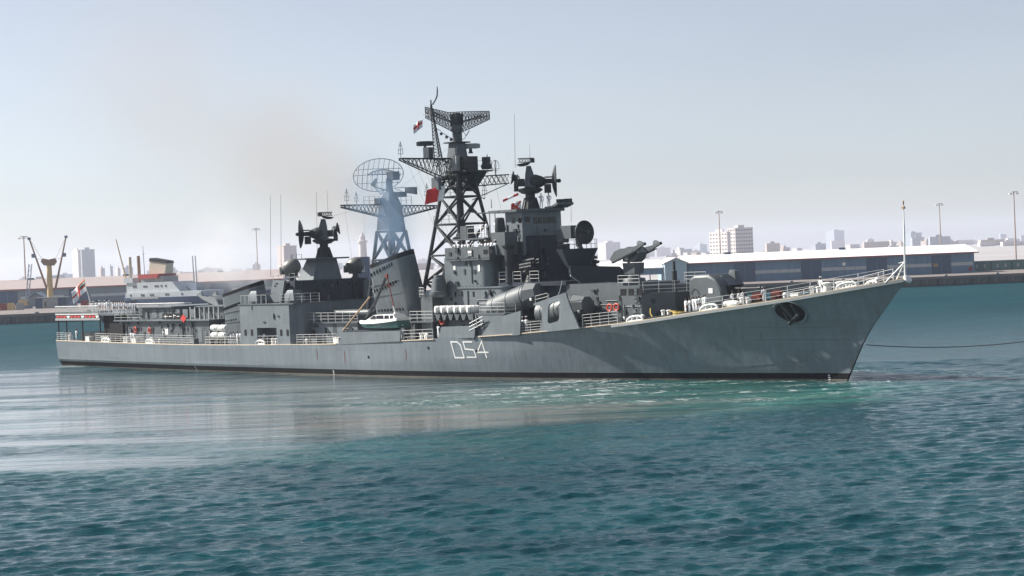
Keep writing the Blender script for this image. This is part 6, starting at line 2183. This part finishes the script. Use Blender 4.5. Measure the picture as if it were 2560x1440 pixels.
# boat-deck structures: ventilator, balcony, ladders
bl = MB().box(-54.6, -50.6, -8.3, -6.2, 6.05, 6.2).build('balcony', 'midgrey', ship)
railing([(-54.6, -6.2, 6.2), (-54.6, -8.25, 6.2), (-50.7, -8.25, 6.2), (-50.7, -6.6, 6.2)], 1.1, 3, step=1.3)
MB().tube((-54.4, -8.2, 4.1), (-54.4, -8.2, 6.05), .07, n=6).tube((-50.8, -8.2, 4.3), (-50.8, -8.2, 6.05), .07, n=6).build('balcony_post', 'midgrey', ship)
MB().lathe([(1.1, 0), (1.1, .3), (.95, .35), (.7, 1.75), (.6, 1.8), (.55, 2.1), (.3, 2.15)], (-50.93, -6.9, 9.1), n=20).build('ventilator', 'midgrey', ship)
MB().lathe([(1.05, 0), (1.15, .3)], (-50.93, -6.9, 8.8), n=20).build('ventilator_base', 'midgrey', ship)
MB().box(-53.6, -51.6, -7.4, -5.9, 4.2, 8.8).build('companionway', 'midgrey', ship)
railing([(-53.7, -7.5, 8.82), (-52.4, -7.9, 8.82)], 1.1, 3, step=.5)
MB().box(-54.8, -52.6, -6.0, 6.0, 4.1, 6.0).build('lobby', 'shade_grey', ship)
railing([(-43.0, -8.0, 7.0), (-41.0, -8.2, 7.0), (-38.8, -8.2, 7.0), (-38.8, -6.6, 7.0)], 1.1, 3, step=1.2)
MB().box(-43.3, -38.6, -8.35, -6.2, 6.85, 7.0).build('sponson_deck', 'midgrey', ship)
MB().prism([(-43.2, 6.84), (-38.8, 6.84), (-41.8, 5.0)], -8.3, -7.9, 'y').build('sponson_bracket', 'grey', ship)
for k in range(3):
    a = Vector((-43.9, -8.75, 5.2 + k * .38))
    MB().tube(a, a + Vector((2.1, .1, .75)), .04, n=5).build('ladder_rail', 'white', ship)
MB().tube((-42.7, -8.72, 5.5), (-42.85, -8.72, 6.9), .05, n=5).build('ladder_post', 'white', ship)
railing([(-35.32, -6.9, 7.6), (-33.45, -6.9, 7.9)], 1.1, 3, step=1.4)
MB().path([(-31.6, -7.4, 8.3), (-31.0, -7.4, 9.2), (-30.6, -7.4, 10.2)], .05, 5).path([(-32.8, -7.4, 7.9), (-32.7, -7.4, 8.9)], .05, 5).build('grab_rail', 'white', ship)
# boat crane against the funnel
cr = MB().path([(-63.74, -7.3, 6.53), (-62.47, -7.3, 7.62), (-59.33, -7.6, 11.32)], .16, 8).build('boat_crane', 'dark', ship)
MB().path([(-59.33, -7.6, 11.32), (-59.07, -7.6, 10.86), (-57.93, -7.8, 7.69)], .06, 6).cbox((-59.25, -7.6, 11.32), (.25, .25, .45)).path([(-60.24, -7.4, 10.2), (-59.53, -6.4, 10.19)], .05, 5).build('crane_head', 'rust_red', cr)
MB().path([(-62.51, -7.6, 9.01), (-66.21, -8.9, 5.14)], .09, 6).build('boat_boom', 'wood', ship)
MB().path([(-57.31, -8.4, 7.94), (-56.88, -8.4, 6.82)], .07, 6).build('davit_arm', 'white', ship)
# stays and whip aerials
for a, c, r in (((-84.85, -5.6, 11.68), (-84.21, -5.6, 21.61), .028), ((-83.77, -4.8, 11.73), (-83.12, -4.8, 21.75), .028), ((-78.59, -3, 13.99), (-78.21, -3, 21.77), .026), ((-80.09, 0, 18.89), (-80.03, 0, 22.09), .02),
                ((-43.61, -1.5, 22.59), (-43.38, -1.5, 28.47), .024), ((-35.08, -1.5, 16.34), (-34.98, -1.5, 19.09), .022), ((-43.89, 1, 23.58), (-43.85, 1, 25.25), .02), ((-44.93, -4, 18.31), (-44.94, -4, 19.27), .05)):
    MB().tube(a, c, r, r * .6, 5).build('whip_aerial', 'dark', ship)
rg = MB()
for a, c in (((mx + .5, 5.0, 21.4), (-44.5, -3.0, 18.1)), ((mx + .5, 6.4, 21.5), (-43.0, 1.0, 18.1)), ((mx, -6.5, 24.2), (-50.5, -5.4, 14.2)), ((mx, -7.6, 24.2), (-51.0, -6.0, 14.2)), ((mx, -5.0, 23.4), (-51.0, -4.6, 14.2)), ((nx_, -6.8, 19.5), (-66.5, -6.0, 6.3)), ((nx_, -4.0, 19.0), (-67.0, -4.6, 6.3)), ((-82.0, 0.0, 18.5), (nx_, -4.0, 19.4)), ((mx - 1, 0, 26.0), (nx_ + .5, 0, 20.8))):
    rg.tube(a, c, .012, n=3)
rg.build('signal_halyard', 'dark', ship)

# ================================================================ things on board and around
SHIP_M = Matrix.Translation(ship.location) @ Matrix.Rotation(-THETA, 4, 'Z')


def on_ship(p):
    return SHIP_M @ Vector(p)


def ship_thing(name, p, label, cat, group=None, rz=0.0):
    """top-level thing standing at ship coordinates p"""
    return tag(empty(name, on_ship(p), -THETA + rz), label, cat, group)


# ---------------------------------------------------------------- life rafts
raft_me = MB().lathe([(0.12, -.78), (0.36, -.72), (0.42, -.6), (0.42, -.06), (0.45, -.05), (0.45, .05), (0.42, .06), (0.42, .6), (0.36, .72), (0.12, .78)], axis=(0, 1, 0), n=18).mesh('shell', 'white')
strap_me = MB().torus((0, 0, 0), .43, .03, (0, 1, 0), 18, 4).mesh('strap', 'pale_grey')


def raft(p, rz, label, group):
    t = ship_thing('life_raft_canister', p, label, 'life raft', group, rz)
    put('shell', raft_me, t, (0, 0, .45))
    for y in (-.4, .4):
        put('strap', strap_me, t, (0, y, .45))


NTH = ['first', 'second', 'third', 'fourth', 'fifth', 'sixth', 'seventh', 'eighth', 'ninth', 'tenth', 'eleventh', 'twelfth', 'thirteenth', 'fourteenth', 'fifteenth', 'sixteenth', 'seventeenth', 'eighteenth']
for i in range(6):
    x = -49.7 + i * 1.08
    raft((x, -7.75, 7.0), -0.5, 'white life raft canister, %s from the left in the row of six below the bridge' % NTH[i], 'life rafts below the bridge')
    MB().prism([(x - .45, 6.98), (x + .45, 6.98), (x + .15, 6.3), (x - .15, 6.3)], -8.3, -7.2, 'y').build('raft_cradle', 'midgrey', ship)
MB().box(-50.4, -43.6, -7.3, -6.1, 6.75, 6.95).build('raft_shelf', 'midgrey', ship)
k = 0
for z in (4.15, 5.05):
    for i in range(2):
        raft((-93.93 + i * 1.75, -8.0, z), math.pi / 2, 'white life raft canister aft of the waist house, %s of its rack' % ['lower left', 'lower right', 'upper left', 'upper right'][k], 'life rafts aft')
        k += 1
rk = MB()
for x in (-93.93 - .8, -93.93 + .8, -93.93 + 2.5):
    rk.tube((x, -8.4, 3.4), (x, -8.4, 5.2), .05, n=5).tube((x, -7.6, 3.4), (x, -7.6, 5.2), .05, n=5).tube((x, -8.4, 4.12), (x, -7.6, 4.12), .05, n=5)
rk.build('raft_rack', 'white', ship)

# ---------------------------------------------------------------- lifebuoys
ring_me = MB().torus((0, 0, 0), .33, .085, (0, 1, 0), 24, 8).mesh('ring', 'ring_orange')
grab_me = MB().torus((0, -.02, 0), .43, .012, (0, 1, 0), 24, 4).mesh('grab_line', 'rope')
for p, lab in (((-49.83, -7.6, 6.17), 'orange-red lifebuoy below the row of life rafts under the bridge'),
               ((-26.15, -5.1, 7.33), 'orange-red lifebuoy behind the forward missile tube, left of two'),
               ((-25.16, -5.1, 7.37), 'orange-red lifebuoy against the forward deckhouse, right of two'),
               ((-116.26, -6.15, 5.21), 'orange-red lifebuoy on the aft deckhouse wall, left of two'),
               ((-112.61, -6.15, 5.1), 'orange-red lifebuoy on the aft deckhouse wall, right of two')):
    t = ship_thing('lifebuoy', p, lab, 'lifebuoy', 'lifebuoys')
    put('ring', ring_me, t)
    put('grab_line', grab_me, t)

# ---------------------------------------------------------------- motor boat on the boat deck
bt0 = Vector((-59.63, -8.1, 6.09))
t = ship_thing('motor_boat', (bt0.x, bt0.y, 5.25), 'green and white cabin motor boat stowed beside the forward funnel', 'boat')
rings = []
for x, hb, zk, zg in ((-4.1, .08, .55, .95), (-3.4, .55, .22, .9), (-2.2, 1.0, .05, .88), (0, 1.22, 0, .95), (2.2, 1.2, .02, 1.12), (3.7, 1.05, .08, 1.3)):
    rings.append([(x, -hb, zg), (x, -hb * .75, zk + .25), (x, 0, zk), (x, hb * .75, zk + .25), (x, hb, zg), (x, 0, zg + .05)])
MB().loft(rings).build('boat_hull', 'boat_green', t, recalc=True, angle=40)
rings2 = []
for x, hb, zg in ((-4.25, .1, .95), (-3.4, .6, .9), (-2.2, 1.06, .88), (0, 1.28, .95), (2.2, 1.26, 1.12), (3.75, 1.1, 1.3)):
    rings2.append([(x, -hb, zg - .05), (x, hb, zg - .05), (x, hb * .95, zg + .3), (x, 0, zg + .36), (x, -hb * .95, zg + .3)])
MB().loft(rings2).build('boat_deck', 'white', t, recalc=True)
cb = MB().loft([[(-2.3, -.85, 1.2), (3.4, -.95, 1.4), (3.4, .95, 1.4), (-2.3, .85, 1.2)], [(-.7, -.72, 2.0), (2.9, -.8, 2.1), (2.9, .8, 2.1), (-.7, .72, 2.0)]]).build('cabin', 'white', t)
for a, c in ((-1.4, -.25), (-.1, 1.2), (1.35, 2.2), (2.35, 3.0)):
    MB().plate([(a, -.90, 1.5), (c, -.93, 1.5), (c - .12, -.82, 1.95), (max(a, -.6), -.80, 1.93)], .03).build('cabin_window', 'glass', cb, recalc=True)
MB().tube((2.2, 0, 2.1), (2.2, 0, 2.6), .05, n=5).cbox((2.5, 0, 2.2), (.4, .5, .2)).build('cabin_light', 'white', t)
t.scale = (1, 1, .86)
MB().box(-66.0, -57.0, -9.0, -7.0, 4.95, 5.2).build('boat_chock', 'shade_grey', ship)

# ---------------------------------------------------------------- flags
def flag(name, top, hoist, fly, pattern, mats, label, nu=28, nv=14, amp=.18, waves=1.6):
    """cloth flying from its hoist edge; top, hoist, fly in ship coordinates"""
    top, hoist, fly = Vector(top), Vector(hoist), Vector(fly)
    nr = hoist.cross(fly).normalized()
    t0 = on_ship(top)
    mb = MB()

    def Q(u, v):
        w = amp * u * math.sin(waves * 2 * math.pi * u + 1.2 * v) + amp * .4 * math.sin(5 * u + 3 * v)
        p = hoist * v + fly * u + nr * w + Vector((0, 0, -.12 * u * u * fly.length * .5))
        return (SHIP_M.to_3x3() @ p)
    for j in range(nv + 1):
        for i in range(nu + 1):
            mb.v.append(tuple(Q(i / nu, j / nv)))
    for j in range(nv):
        for i in range(nu):
            a = j * (nu + 1) + i
            mb.f.append([a, a + 1, a + nu + 2, a + nu + 1])
            mb.mi.append(pattern((i + .5) / nu, (j + .5) / nv))
    o = mb.build(name, mats, None, angle=180)
    o.location = t0
    md = o.modifiers.new('cloth', 'SOLIDIFY')
    md.thickness = 0.012
    return tag(o, label, 'flag', 'flags')


def red_serrated(u, v):
    return 0 if u < .26 + .075 * abs(((v * 8) % 1) * 2 - 1) else 1


flag('flag', (-53.82, -3, 21.23), Vector((-54.28, -3, 19.58)) - Vector((-53.82, -3, 21.23)), Vector((-55.64, -4.2, 20.97)) - Vector((-53.82, -3, 21.23)), red_serrated, ['flag_white', 'maroon_cloth'], 'large red flag with white serrated hoist flying left of the main mast', nu=40, nv=32, amp=.12)


def ensign(u, v):
    if u < .44 and v < .44:
        return 2 if v < .15 else (0 if v < .29 else 3)
    return 1 if (.44 <= u < .58 or .44 <= v < .58) else 0


flag('flag', (-136.41, -2, 12.31), Vector((-135.99, -2, 10.58)) - Vector((-136.41, -2, 12.31)), Vector((-137.98, -3.2, 10.6)) - Vector((-136.41, -2, 12.31)), ensign, ['flag_white', 'red', 'flag_orange', 'flag_green'], 'white ensign with red cross and tricolour canton on the stern staff', amp=.16)
flag('flag', (-57.73, -2.7, 29.11), Vector((-57.79, -2.7, 28.11)) - Vector((-57.73, -2.7, 29.11)), Vector((-58.63, -3.3, 28.44)) - Vector((-57.73, -2.7, 29.11)), lambda u, v: 1 if abs(v - .42) < .13 or abs(u - .45) < .1 else 0, ['flag_white', 'red'], 'small white flag with red cross high on the topmast gaff', amp=.12)
flag('flag', (-42.73, -1.6, 19.01), Vector((-42.86, -1.6, 17.92)) - Vector((-42.73, -1.6, 19.01)), Vector((-43.49, -2.4, 18.75)) - Vector((-42.73, -1.6, 19.01)), lambda u, v: 1 if abs(u - v) < .13 or abs(u + v - 1) < .13 or u > .72 else 0, ['flag_white', 'red'], 'white signal flag with red diagonal cross beside the bridge-top director', amp=.1)
flag('pennant', (-42.92, -1.8, 19.85), (0, 0, -.28), Vector((-44.16, -3, 19.27)) - Vector((-42.92, -1.8, 19.85)), lambda u, v: 1 if (u < .35 or u > .7) else 0, ['flag_white', 'red'], 'narrow red and white pennant streaming left of the bridge-top director', nu=24, nv=4, amp=.1)

# ---------------------------------------------------------------- tow rope from the bow
a = on_ship((2.13, 0.3, 3.37))
c = Vector((52.31, 185, 3.73))
pts = []
for i in range(25):
    u = i / 24
    p = a.lerp(c, u)
    p.z -= 1.35 * 4 * u * (1 - u) * .5
    pts.append(p)
o = MB().path([p - a for p in pts], .045, 6).build('tow_rope', 'rope_dark')
o.location = a
tag(o, 'slack dark tow rope running from the bow out to the right', 'rope')
o = MB()
for k in range(7):
    o.torus((random.uniform(-.3, .3), random.uniform(-.2, .2), .06 + k * .05), .55 + random.uniform(-.1, .1), .045, (random.uniform(-.1, .1), random.uniform(-.1, .1), 1), 20, 5)
o = o.build('rope_coil', 'yellow')
o.location = on_ship((-16.62, -5.0, deck_z(-15.8) - .03))
tag(o, 'yellow coiled rope on deck beside the row of sailors at the gun turret', 'rope')

# ---------------------------------------------------------------- crew
def person_mesh(name, pose):
    """one continuous skinned body, 1.75 m tall, facing +x"""
    J = {}
    lean = {'stand': 0.0, 'back': 0.0, 'bend': 0.75, 'point': 0.05}[pose]

    def T(x, y, z):
        """bend the trunk about the hips"""
        if z > .95 and lean:
            d = z - .95
            return (x * math.cos(lean) + d * math.sin(lean), y, .95 + d * math.cos(lean) - x * math.sin(lean))
        return (x, y, z)
    V, Eg, Rr = [], [], []

    def add(p, r, parent=None):
        V.append(p)
        Rr.append(r)
        if parent is not None:
            Eg.append((parent, len(V) - 1))
        return len(V) - 1
    pel = add((0, 0, .95), (.15, .12))
    wa = add(T(0, 0, 1.10), (.135, .105), pel)
    ch = add(T(0.0, 0, 1.32), (.165, .12), wa)
    nk = add(T(-.01, 0, 1.475), (.06, .06), ch)
    jw = add(T(.015, 0, 1.56), (.072, .08), nk)
    hd = add(T(.005, 0, 1.655), (.085, .1), jw)
    add(T(0, 0, 1.735), (.06, .07), hd)
    hands = []
    for s in (-1, 1):
        st = .06 if (pose == 'stand' and s > 0) else 0
        hp_ = add((0, s * .1, .88), (.095, .095), pel)
        kn = add((.03 + st, s * .11, .5), (.065, .065), hp_)
        an = add((-.02 + st, s * .11, .1), (.045, .05), kn)
        add((.15 + st, s * .125, .045), (.04, .035), an)
        sh_ = add(T(0, s * .2, 1.405), (.065, .065), ch)
        if pose == 'back':
            e_, w_, h_ = (-.10, s * .27, 1.14), (-.16, s * .12, .96), (-.17, s * .05, .92)
        elif pose == 'point' and s < 0:
            e_, w_, h_ = (.14, s * .27, 1.2), (.36, s * .2, 1.3), (.44, s * .18, 1.33)
        elif pose == 'bend':
            e_, w_, h_ = (.12, s * .25, 1.12), (.32, s * .14, 1.0), (.40, s * .12, .97)
        else:
            e_, w_, h_ = (-.03, s * .265, 1.13), (.05, s * .26, .90), (.075, s * .255, .83)
        el = add(T(*e_), (.048, .048), sh_)
        wr = add(T(*w_), (.033, .033), el)
        hn = add(T(*h_), (.036, .026), wr)
        hands.append((Vector(T(*w_)), Vector(T(*h_)), s))
    me = bpy.data.meshes.new(name)
    me.from_pydata(V, Eg, [])
    ob = bpy.data.objects.new(name, me)
    COL.objects.link(ob)
    sk = ob.modifiers.new('skin', 'SKIN')
    sk.branch_smoothing = .5
    for i, r in enumerate(Rr):
        me.skin_vertices[0].data[i].radius = r
    me.skin_vertices[0].data[0].use_root = True
    ob.modifiers.new('sub', 'SUBSURF').levels = 1
    dg = bpy.context.evaluated_depsgraph_get()
    dg.update()
    ev = bpy.data.meshes.new_from_object(ob.evaluated_get(dg))
    bpy.data.objects.remove(ob)
    mb = MB()
    mb.v = [tuple(v.co) for v in ev.vertices]
    neck = Vector(T(-.01, 0, 1.475))
    head = Vector(T(.005, 0, 1.655))
    upd = (head - neck).normalized()
    fw = Vector((math.cos(lean), 0, -math.sin(lean)))
    for p in ev.polygons:
        c = p.center
        hgt = (c - neck).dot(upd)
        rel = (c - head)
        side = abs(c.y)
        if hgt > .02 and side < .15 and c.z > (1.4 if not lean else .9):
            m_ = 2 if (hgt > .20 or (rel.dot(fw) < -.02 and hgt > .08)) else 1
        elif c.z < .085:
            m_ = 2
        elif min((c - h[0]).length for h in hands) < .17 and side > .03:
            m_ = 1
        else:
            m_ = 0
        mb.f.append(list(p.vertices))
        mb.mi.append(m_)
    bpy.data.meshes.remove(ev)
    mb.mat(1)
    mb.loft([[head + fw * .085 + Vector((0, .014, .0)) - upd * .03, head + fw * .085 + Vector((0, -.014, 0)) - upd * .03, head + fw * .085 + upd * .02], [head + fw * .118 + Vector((0, .01, 0)) - upd * .03, head + fw * .118 + Vector((0, -.01, 0)) - upd * .03, head + fw * .095 + upd * .02]])
    for w_, h_, s in hands:
        d = (h_ - w_).normalized()
        ax = d.cross(Vector((0, 1, 0)))
        ax = ax.normalized() if ax.length > .2 else Vector((1, 0, 0))
        for k, L in enumerate((.062, .075, .08, .07)):
            b_ = h_ + d * .02 + ax * (-.027 + k * .018)
            mid = b_ + d * L * .55
            mb.tube(b_, mid, .0095, .009, 6).tube(mid, mid + (d * .8 + Vector((0, -s * .5, 0))).normalized() * L * .45, .009, .006, 6)
        th = w_.lerp(h_, .55) + ax * .03
        mb.tube(th, th + (d * .7 + ax * .6).normalized() * .055, .011, .008, 6)
    return mb.mesh(name, ['cloth', 'skin', 'hair'], angle=180), head, upd


BODY = {p: person_mesh('person_' + p, p) for p in ('stand', 'back', 'bend', 'point')}
cap_me = MB().lathe([(.098, 0), (.10, .035), (.135, .075), (.13, .10), (.02, .115)], n=16).mesh('cap', 'cloth')
dark_cap_me = MB().lathe([(.10, 0), (.105, .05), (.12, .075), (.11, .10), (.02, .115)], n=16).mesh('cap', 'hair')


def person(p, face, label, pose='stand', cap=None, group='crew in white on the warship', h=None):
    """p: feet in ship coordinates; face: heading in ship coordinates, 0 = towards the bow"""
    me, head, upd = BODY[pose]
    sc = (h or random.uniform(1.68, 1.80)) / 1.77
    o = bpy.data.objects.new('person', me)
    COL.objects.link(o)
    o.location = on_ship(p)
    o.rotation_euler = (0, 0, -THETA + face)
    o.scale = (sc, sc, sc)
    tag(o, label, 'person', group)
    if cap:
        c = put('cap', cap_me if cap == 'white' else dark_cap_me, o, head + upd * .055)
        c.rotation_euler = (0, math.atan2(upd.x, upd.z), 0)
    return o


SB, FWD, AFT, PT = -math.pi / 2, 0.0, math.pi, math.pi / 2
person((-1.81, -1.2, deck_z(-1.81) - .06), PT, 'officer in white with white cap standing alone near the jackstaff', 'stand', 'white')
person((-8.47, -1.6, deck_z(-8.47) - .06), FWD - .4, 'sailor in white between the two red cable reels', 'back', 'dark')
for i, px in enumerate((-11.48, -10.76, -10.32)):
    person((px, -2.8 + .1 * i, deck_z(px) - .06), FWD + .3, 'sailor in white in front of the gun turret, %s of three' % ['left', 'middle', 'right'][i], 'back' if i != 1 else 'stand', 'dark')
for i, px in enumerate((-16.05, -15.66, -15.21, -14.64, -14.4, -13.83, -13.44)):
    person((px, -4.55 + .1 * (i % 3), deck_z(px) - .06), SB + random.uniform(-.4, .4), 'sailor in white, %s from the left in the row of seven beside the gun turret' % NTH[i], random.choice(['stand', 'back']), None)
person((-41.27, 0.0, 18.05), FWD - .6, 'sailor with raised arm on the bridge roof, left of two', 'point', None)
person((-40.91, 0.8, 18.05), FWD - 1.2, 'sailor on the bridge roof beside the director, right of two', 'back', None)
for i, px in enumerate((-45.76, -44.96, -44.91, -43.49)):
    person((px, -4.9 + .12 * (i % 2), 15.14), SB + random.uniform(-.6, .9), 'sailor in white on the signal platform, %s from the left' % NTH[i], random.choice(['stand', 'back', 'point']), 'dark' if i % 2 else None)
for i, px in enumerate((-49.3, -49.11, -48.03, -47.96, -47.07, -46.7, -45.36, -45.11, -44.17, -44.1, -43.23, -42.99)):
    person((max(px, -49.9), -5.75 + .35 * (i % 2), 13.06), SB + random.uniform(-.5, .5), 'sailor in white behind the bridge wing parapet, %s from the left' % NTH[i], random.choice(['stand', 'back', 'point']), random.choice([None, 'dark', 'white']))
for i, (x_, y_, z_) in enumerate(((-121.5, -6.27, 7.3), (-123.27, -4.91, 7.3), (-120.01, -6.47, 7.3), (-121.77, -5.11, 7.3), (-118.55, -6.66, 7.3), (-120.28, -5.31, 7.3), (-117.09, -6.84, 7.3), (-118.81, -5.5, 7.3), (-115.65, -7.03, 7.3), (-117.35, -5.7, 7.3), (-114.35, -7.2, 7.3))):
    person((x_, y_, 7.31), SB - .8 + random.uniform(-.2, .2), 'sailor in white, %s from the left in the rank of eleven on the helicopter deck' % NTH[i], random.choice(['stand', 'back']), 'dark')
for i, (x_, y_, z_) in enumerate(((-133.63, -2.36, 7.3), (-140.67, 2.24, 7.3), (-133.96, -1.13, 7.3), (-138.38, 1.91, 7.3), (-129.44, -2.93, 7.3), (-139.5, 3.29, 7.3), (-130.47, -1.62, 7.3))):
    person((x_, y_, 7.31), SB + random.uniform(-1.2, 1.2), 'crew member %s from the left in the loose group by the ensign staff' % NTH[i], random.choice(['stand', 'back']), random.choice(['dark', 'white', None]))
for i, px in enumerate((-90.82, -90.56, -89.41, -89)):
    person((px, -7.8 + .15 * (i % 2), deck_z(px) - .06), SB + random.uniform(-.4, .4), 'sailor in white between the aft life rafts and the waist house, %s from the left' % NTH[i], random.choice(['stand', 'back']), None)
person((-83.13, -8.2, deck_z(-82) - .06), SB, 'sailor standing inside the waist house doorway', 'stand', None)
person((-115.58, -7.2, deck_z(-116) - .06), SB, 'sailor in white at the rail below the aft lifebuoys, left of two', 'back', None)
person((-114.87, -7.2, deck_z(-116) - .06), SB + .4, 'sailor in white at the rail below the aft lifebuoys, right of two', 'stand', None)
person((-134.82, -5.2, deck_z(-134) - .06), AFT + .6, 'sailor at the stern under the helicopter deck, left of two', 'bend', 'white')
person((-134.05, -5.0, deck_z(-133) - .06), SB, 'sailor at the stern under the helicopter deck, right of two', 'stand', 'white')
person((-36.81, -7.5, deck_z(-36) - .06), SB, 'sailor in the gap of the side screen below the missile tubes, left of two', 'stand', 'white')
person((-36.3, -7.4, deck_z(-35) - .06), SB + .3, 'sailor in the gap of the side screen below the missile tubes, right of two', 'back', 'white')
person((-55.89, -8.3, deck_z(-55) - .06), AFT, 'sailor at the rail just right of the motor boat', 'stand', 'white')
person((-49.78, -8.2, deck_z(-49) - .06), SB, 'sailor below the lifebuoy under the bridge', 'back', None)

# ---------------------------------------------------------------- smoke and haze
def smoke(name, a, c, r0, r1, dens, col, label, absorb=(0, 0, 0), nscale=.12, aniso=.2, lo=.42, hi=.68, seed=0.0):
    """cone-shaped plume from a to c (world), density fading to its rim and broken up by noise"""
    a, c = Vector(a), Vector(c)
    L = (c - a).length
    mb = MB()
    prof = [(max(r0 * .05, .02), -r0 * .8)] + [(r0 + (r1 - r0) * t, L * t) for t in [i / 8 for i in range(9)]] + [(r1 * .05, L + r1 * .6)]
    mb.lathe(prof, n=20)
    m, nt, b = node_mat(name + '_volume')
    nt.nodes.remove(b)
    pv = nt.nodes.new('ShaderNodeVolumePrincipled')
    pv.inputs['Color'].default_value = col + (1,)
    pv.inputs['Absorption Color'].default_value = absorb + (1,)
    pv.inputs['Anisotropy'].default_value = aniso
    nt.links.new(pv.outputs[0], nt.nodes['Material Output'].inputs['Volume'])
    tc = nt.nodes.new('ShaderNodeTexCoord')
    sp = nt.nodes.new('ShaderNodeSeparateXYZ')
    nt.links.new(tc.outputs['Object'], sp.inputs[0])
    r = mth(nt, 'SQRT', mth(nt, 'ADD', mth(nt, 'MULTIPLY', sp.outputs[0], sp.outputs[0]), mth(nt, 'MULTIPLY', sp.outputs[1], sp.outputs[1])))
    R = maprange(nt, sp.outputs[2], 0, L, r0, r1, smooth=False)
    q = mth(nt, 'DIVIDE', r, R)
    fall = maprange(nt, q, 0.15, 1.0, 1, 0)
    ends = mth(nt, 'MULTIPLY', maprange(nt, sp.outputs[2], -r0 * .7, r0 * .6, 0, 1), maprange(nt, sp.outputs[2], L * .45, L + r1 * .5, 1, 0))
    n = nt.nodes.new('ShaderNodeTexNoise')
    n.noise_dimensions = '4D'
    n.inputs['W'].default_value = seed
    n.inputs['Scale'].default_value = nscale
    n.inputs['Detail'].default_value = 4
    n.inputs['Distortion'].default_value = .6
    nt.links.new(tc.outputs['Object'], n.inputs['Vector'])
    nn = maprange(nt, n.outputs['Fac'], lo, hi)
    thin = mth(nt, 'DIVIDE', r0, R)
    d = mth(nt, 'MULTIPLY', mth(nt, 'MULTIPLY', mth(nt, 'MULTIPLY', fall, ends), nn), mth(nt, 'MULTIPLY', thin, dens))
    nt.links.new(d, pv.inputs['Density'])
    MATS[name + '_m'] = m
    me = bpy.data.meshes.new(name)
    me.from_pydata(mb.v, [], mb.f)
    me.materials.append(m)
    o = bpy.data.objects.new(name, me)
    COL.objects.link(o)
    o.location = a
    o.rotation_euler = (c - a).to_track_quat('Z', 'Y').to_euler()
    o['kind'] = 'stuff'
    o['label'] = label
    return o


smoke('smoke', (-13.05, 228, 13.55), (-14.83, 226, 24.45), 3.4, 7.5, .27, (.38, .54, .74), 'blue-white funnel smoke veiling the second mast', nscale=.26, lo=.36, hi=.66, seed=2)
smoke('smoke', (-14.74, 256, 17.75), (-60.73, 310, 51.47), 4.5, 30.0, .145, (.46, .40, .39), 'thin brownish smoke drifting up and left from the funnels', absorb=(.25, .2, .15), nscale=.035, lo=.26, hi=.74, seed=5)
smoke('smoke', (-75.31, 600, 10.6), (-92.84, 600, 21.51), 9.0, 18.0, .11, (.95, .95, .97), 'white smoke low behind the aft funnel', nscale=.07, lo=.36, hi=.66, seed=9)
hz_ = MB().box(-4000, 4000, -60, 8200, -1.0, 90).mesh('haze', 'white')
m, nt, b = node_mat('haze_volume')
nt.nodes.remove(b)
pv = nt.nodes.new('ShaderNodeVolumePrincipled')
pv.inputs['Color'].default_value = (.74, .79, .93, 1)
pv.inputs['Density'].default_value = 0.00011
pv.inputs['Anisotropy'].default_value = 0.25
nt.links.new(pv.outputs[0], nt.nodes['Material Output'].inputs['Volume'])
hz_.materials.clear()
hz_.materials.append(m)
o = put('haze', hz_)
o['kind'] = 'stuff'
o['label'] = 'pale harbour haze fading the town'
scene.cycles.volume_step_rate = 3.0
scene.cycles.volume_max_steps = 128
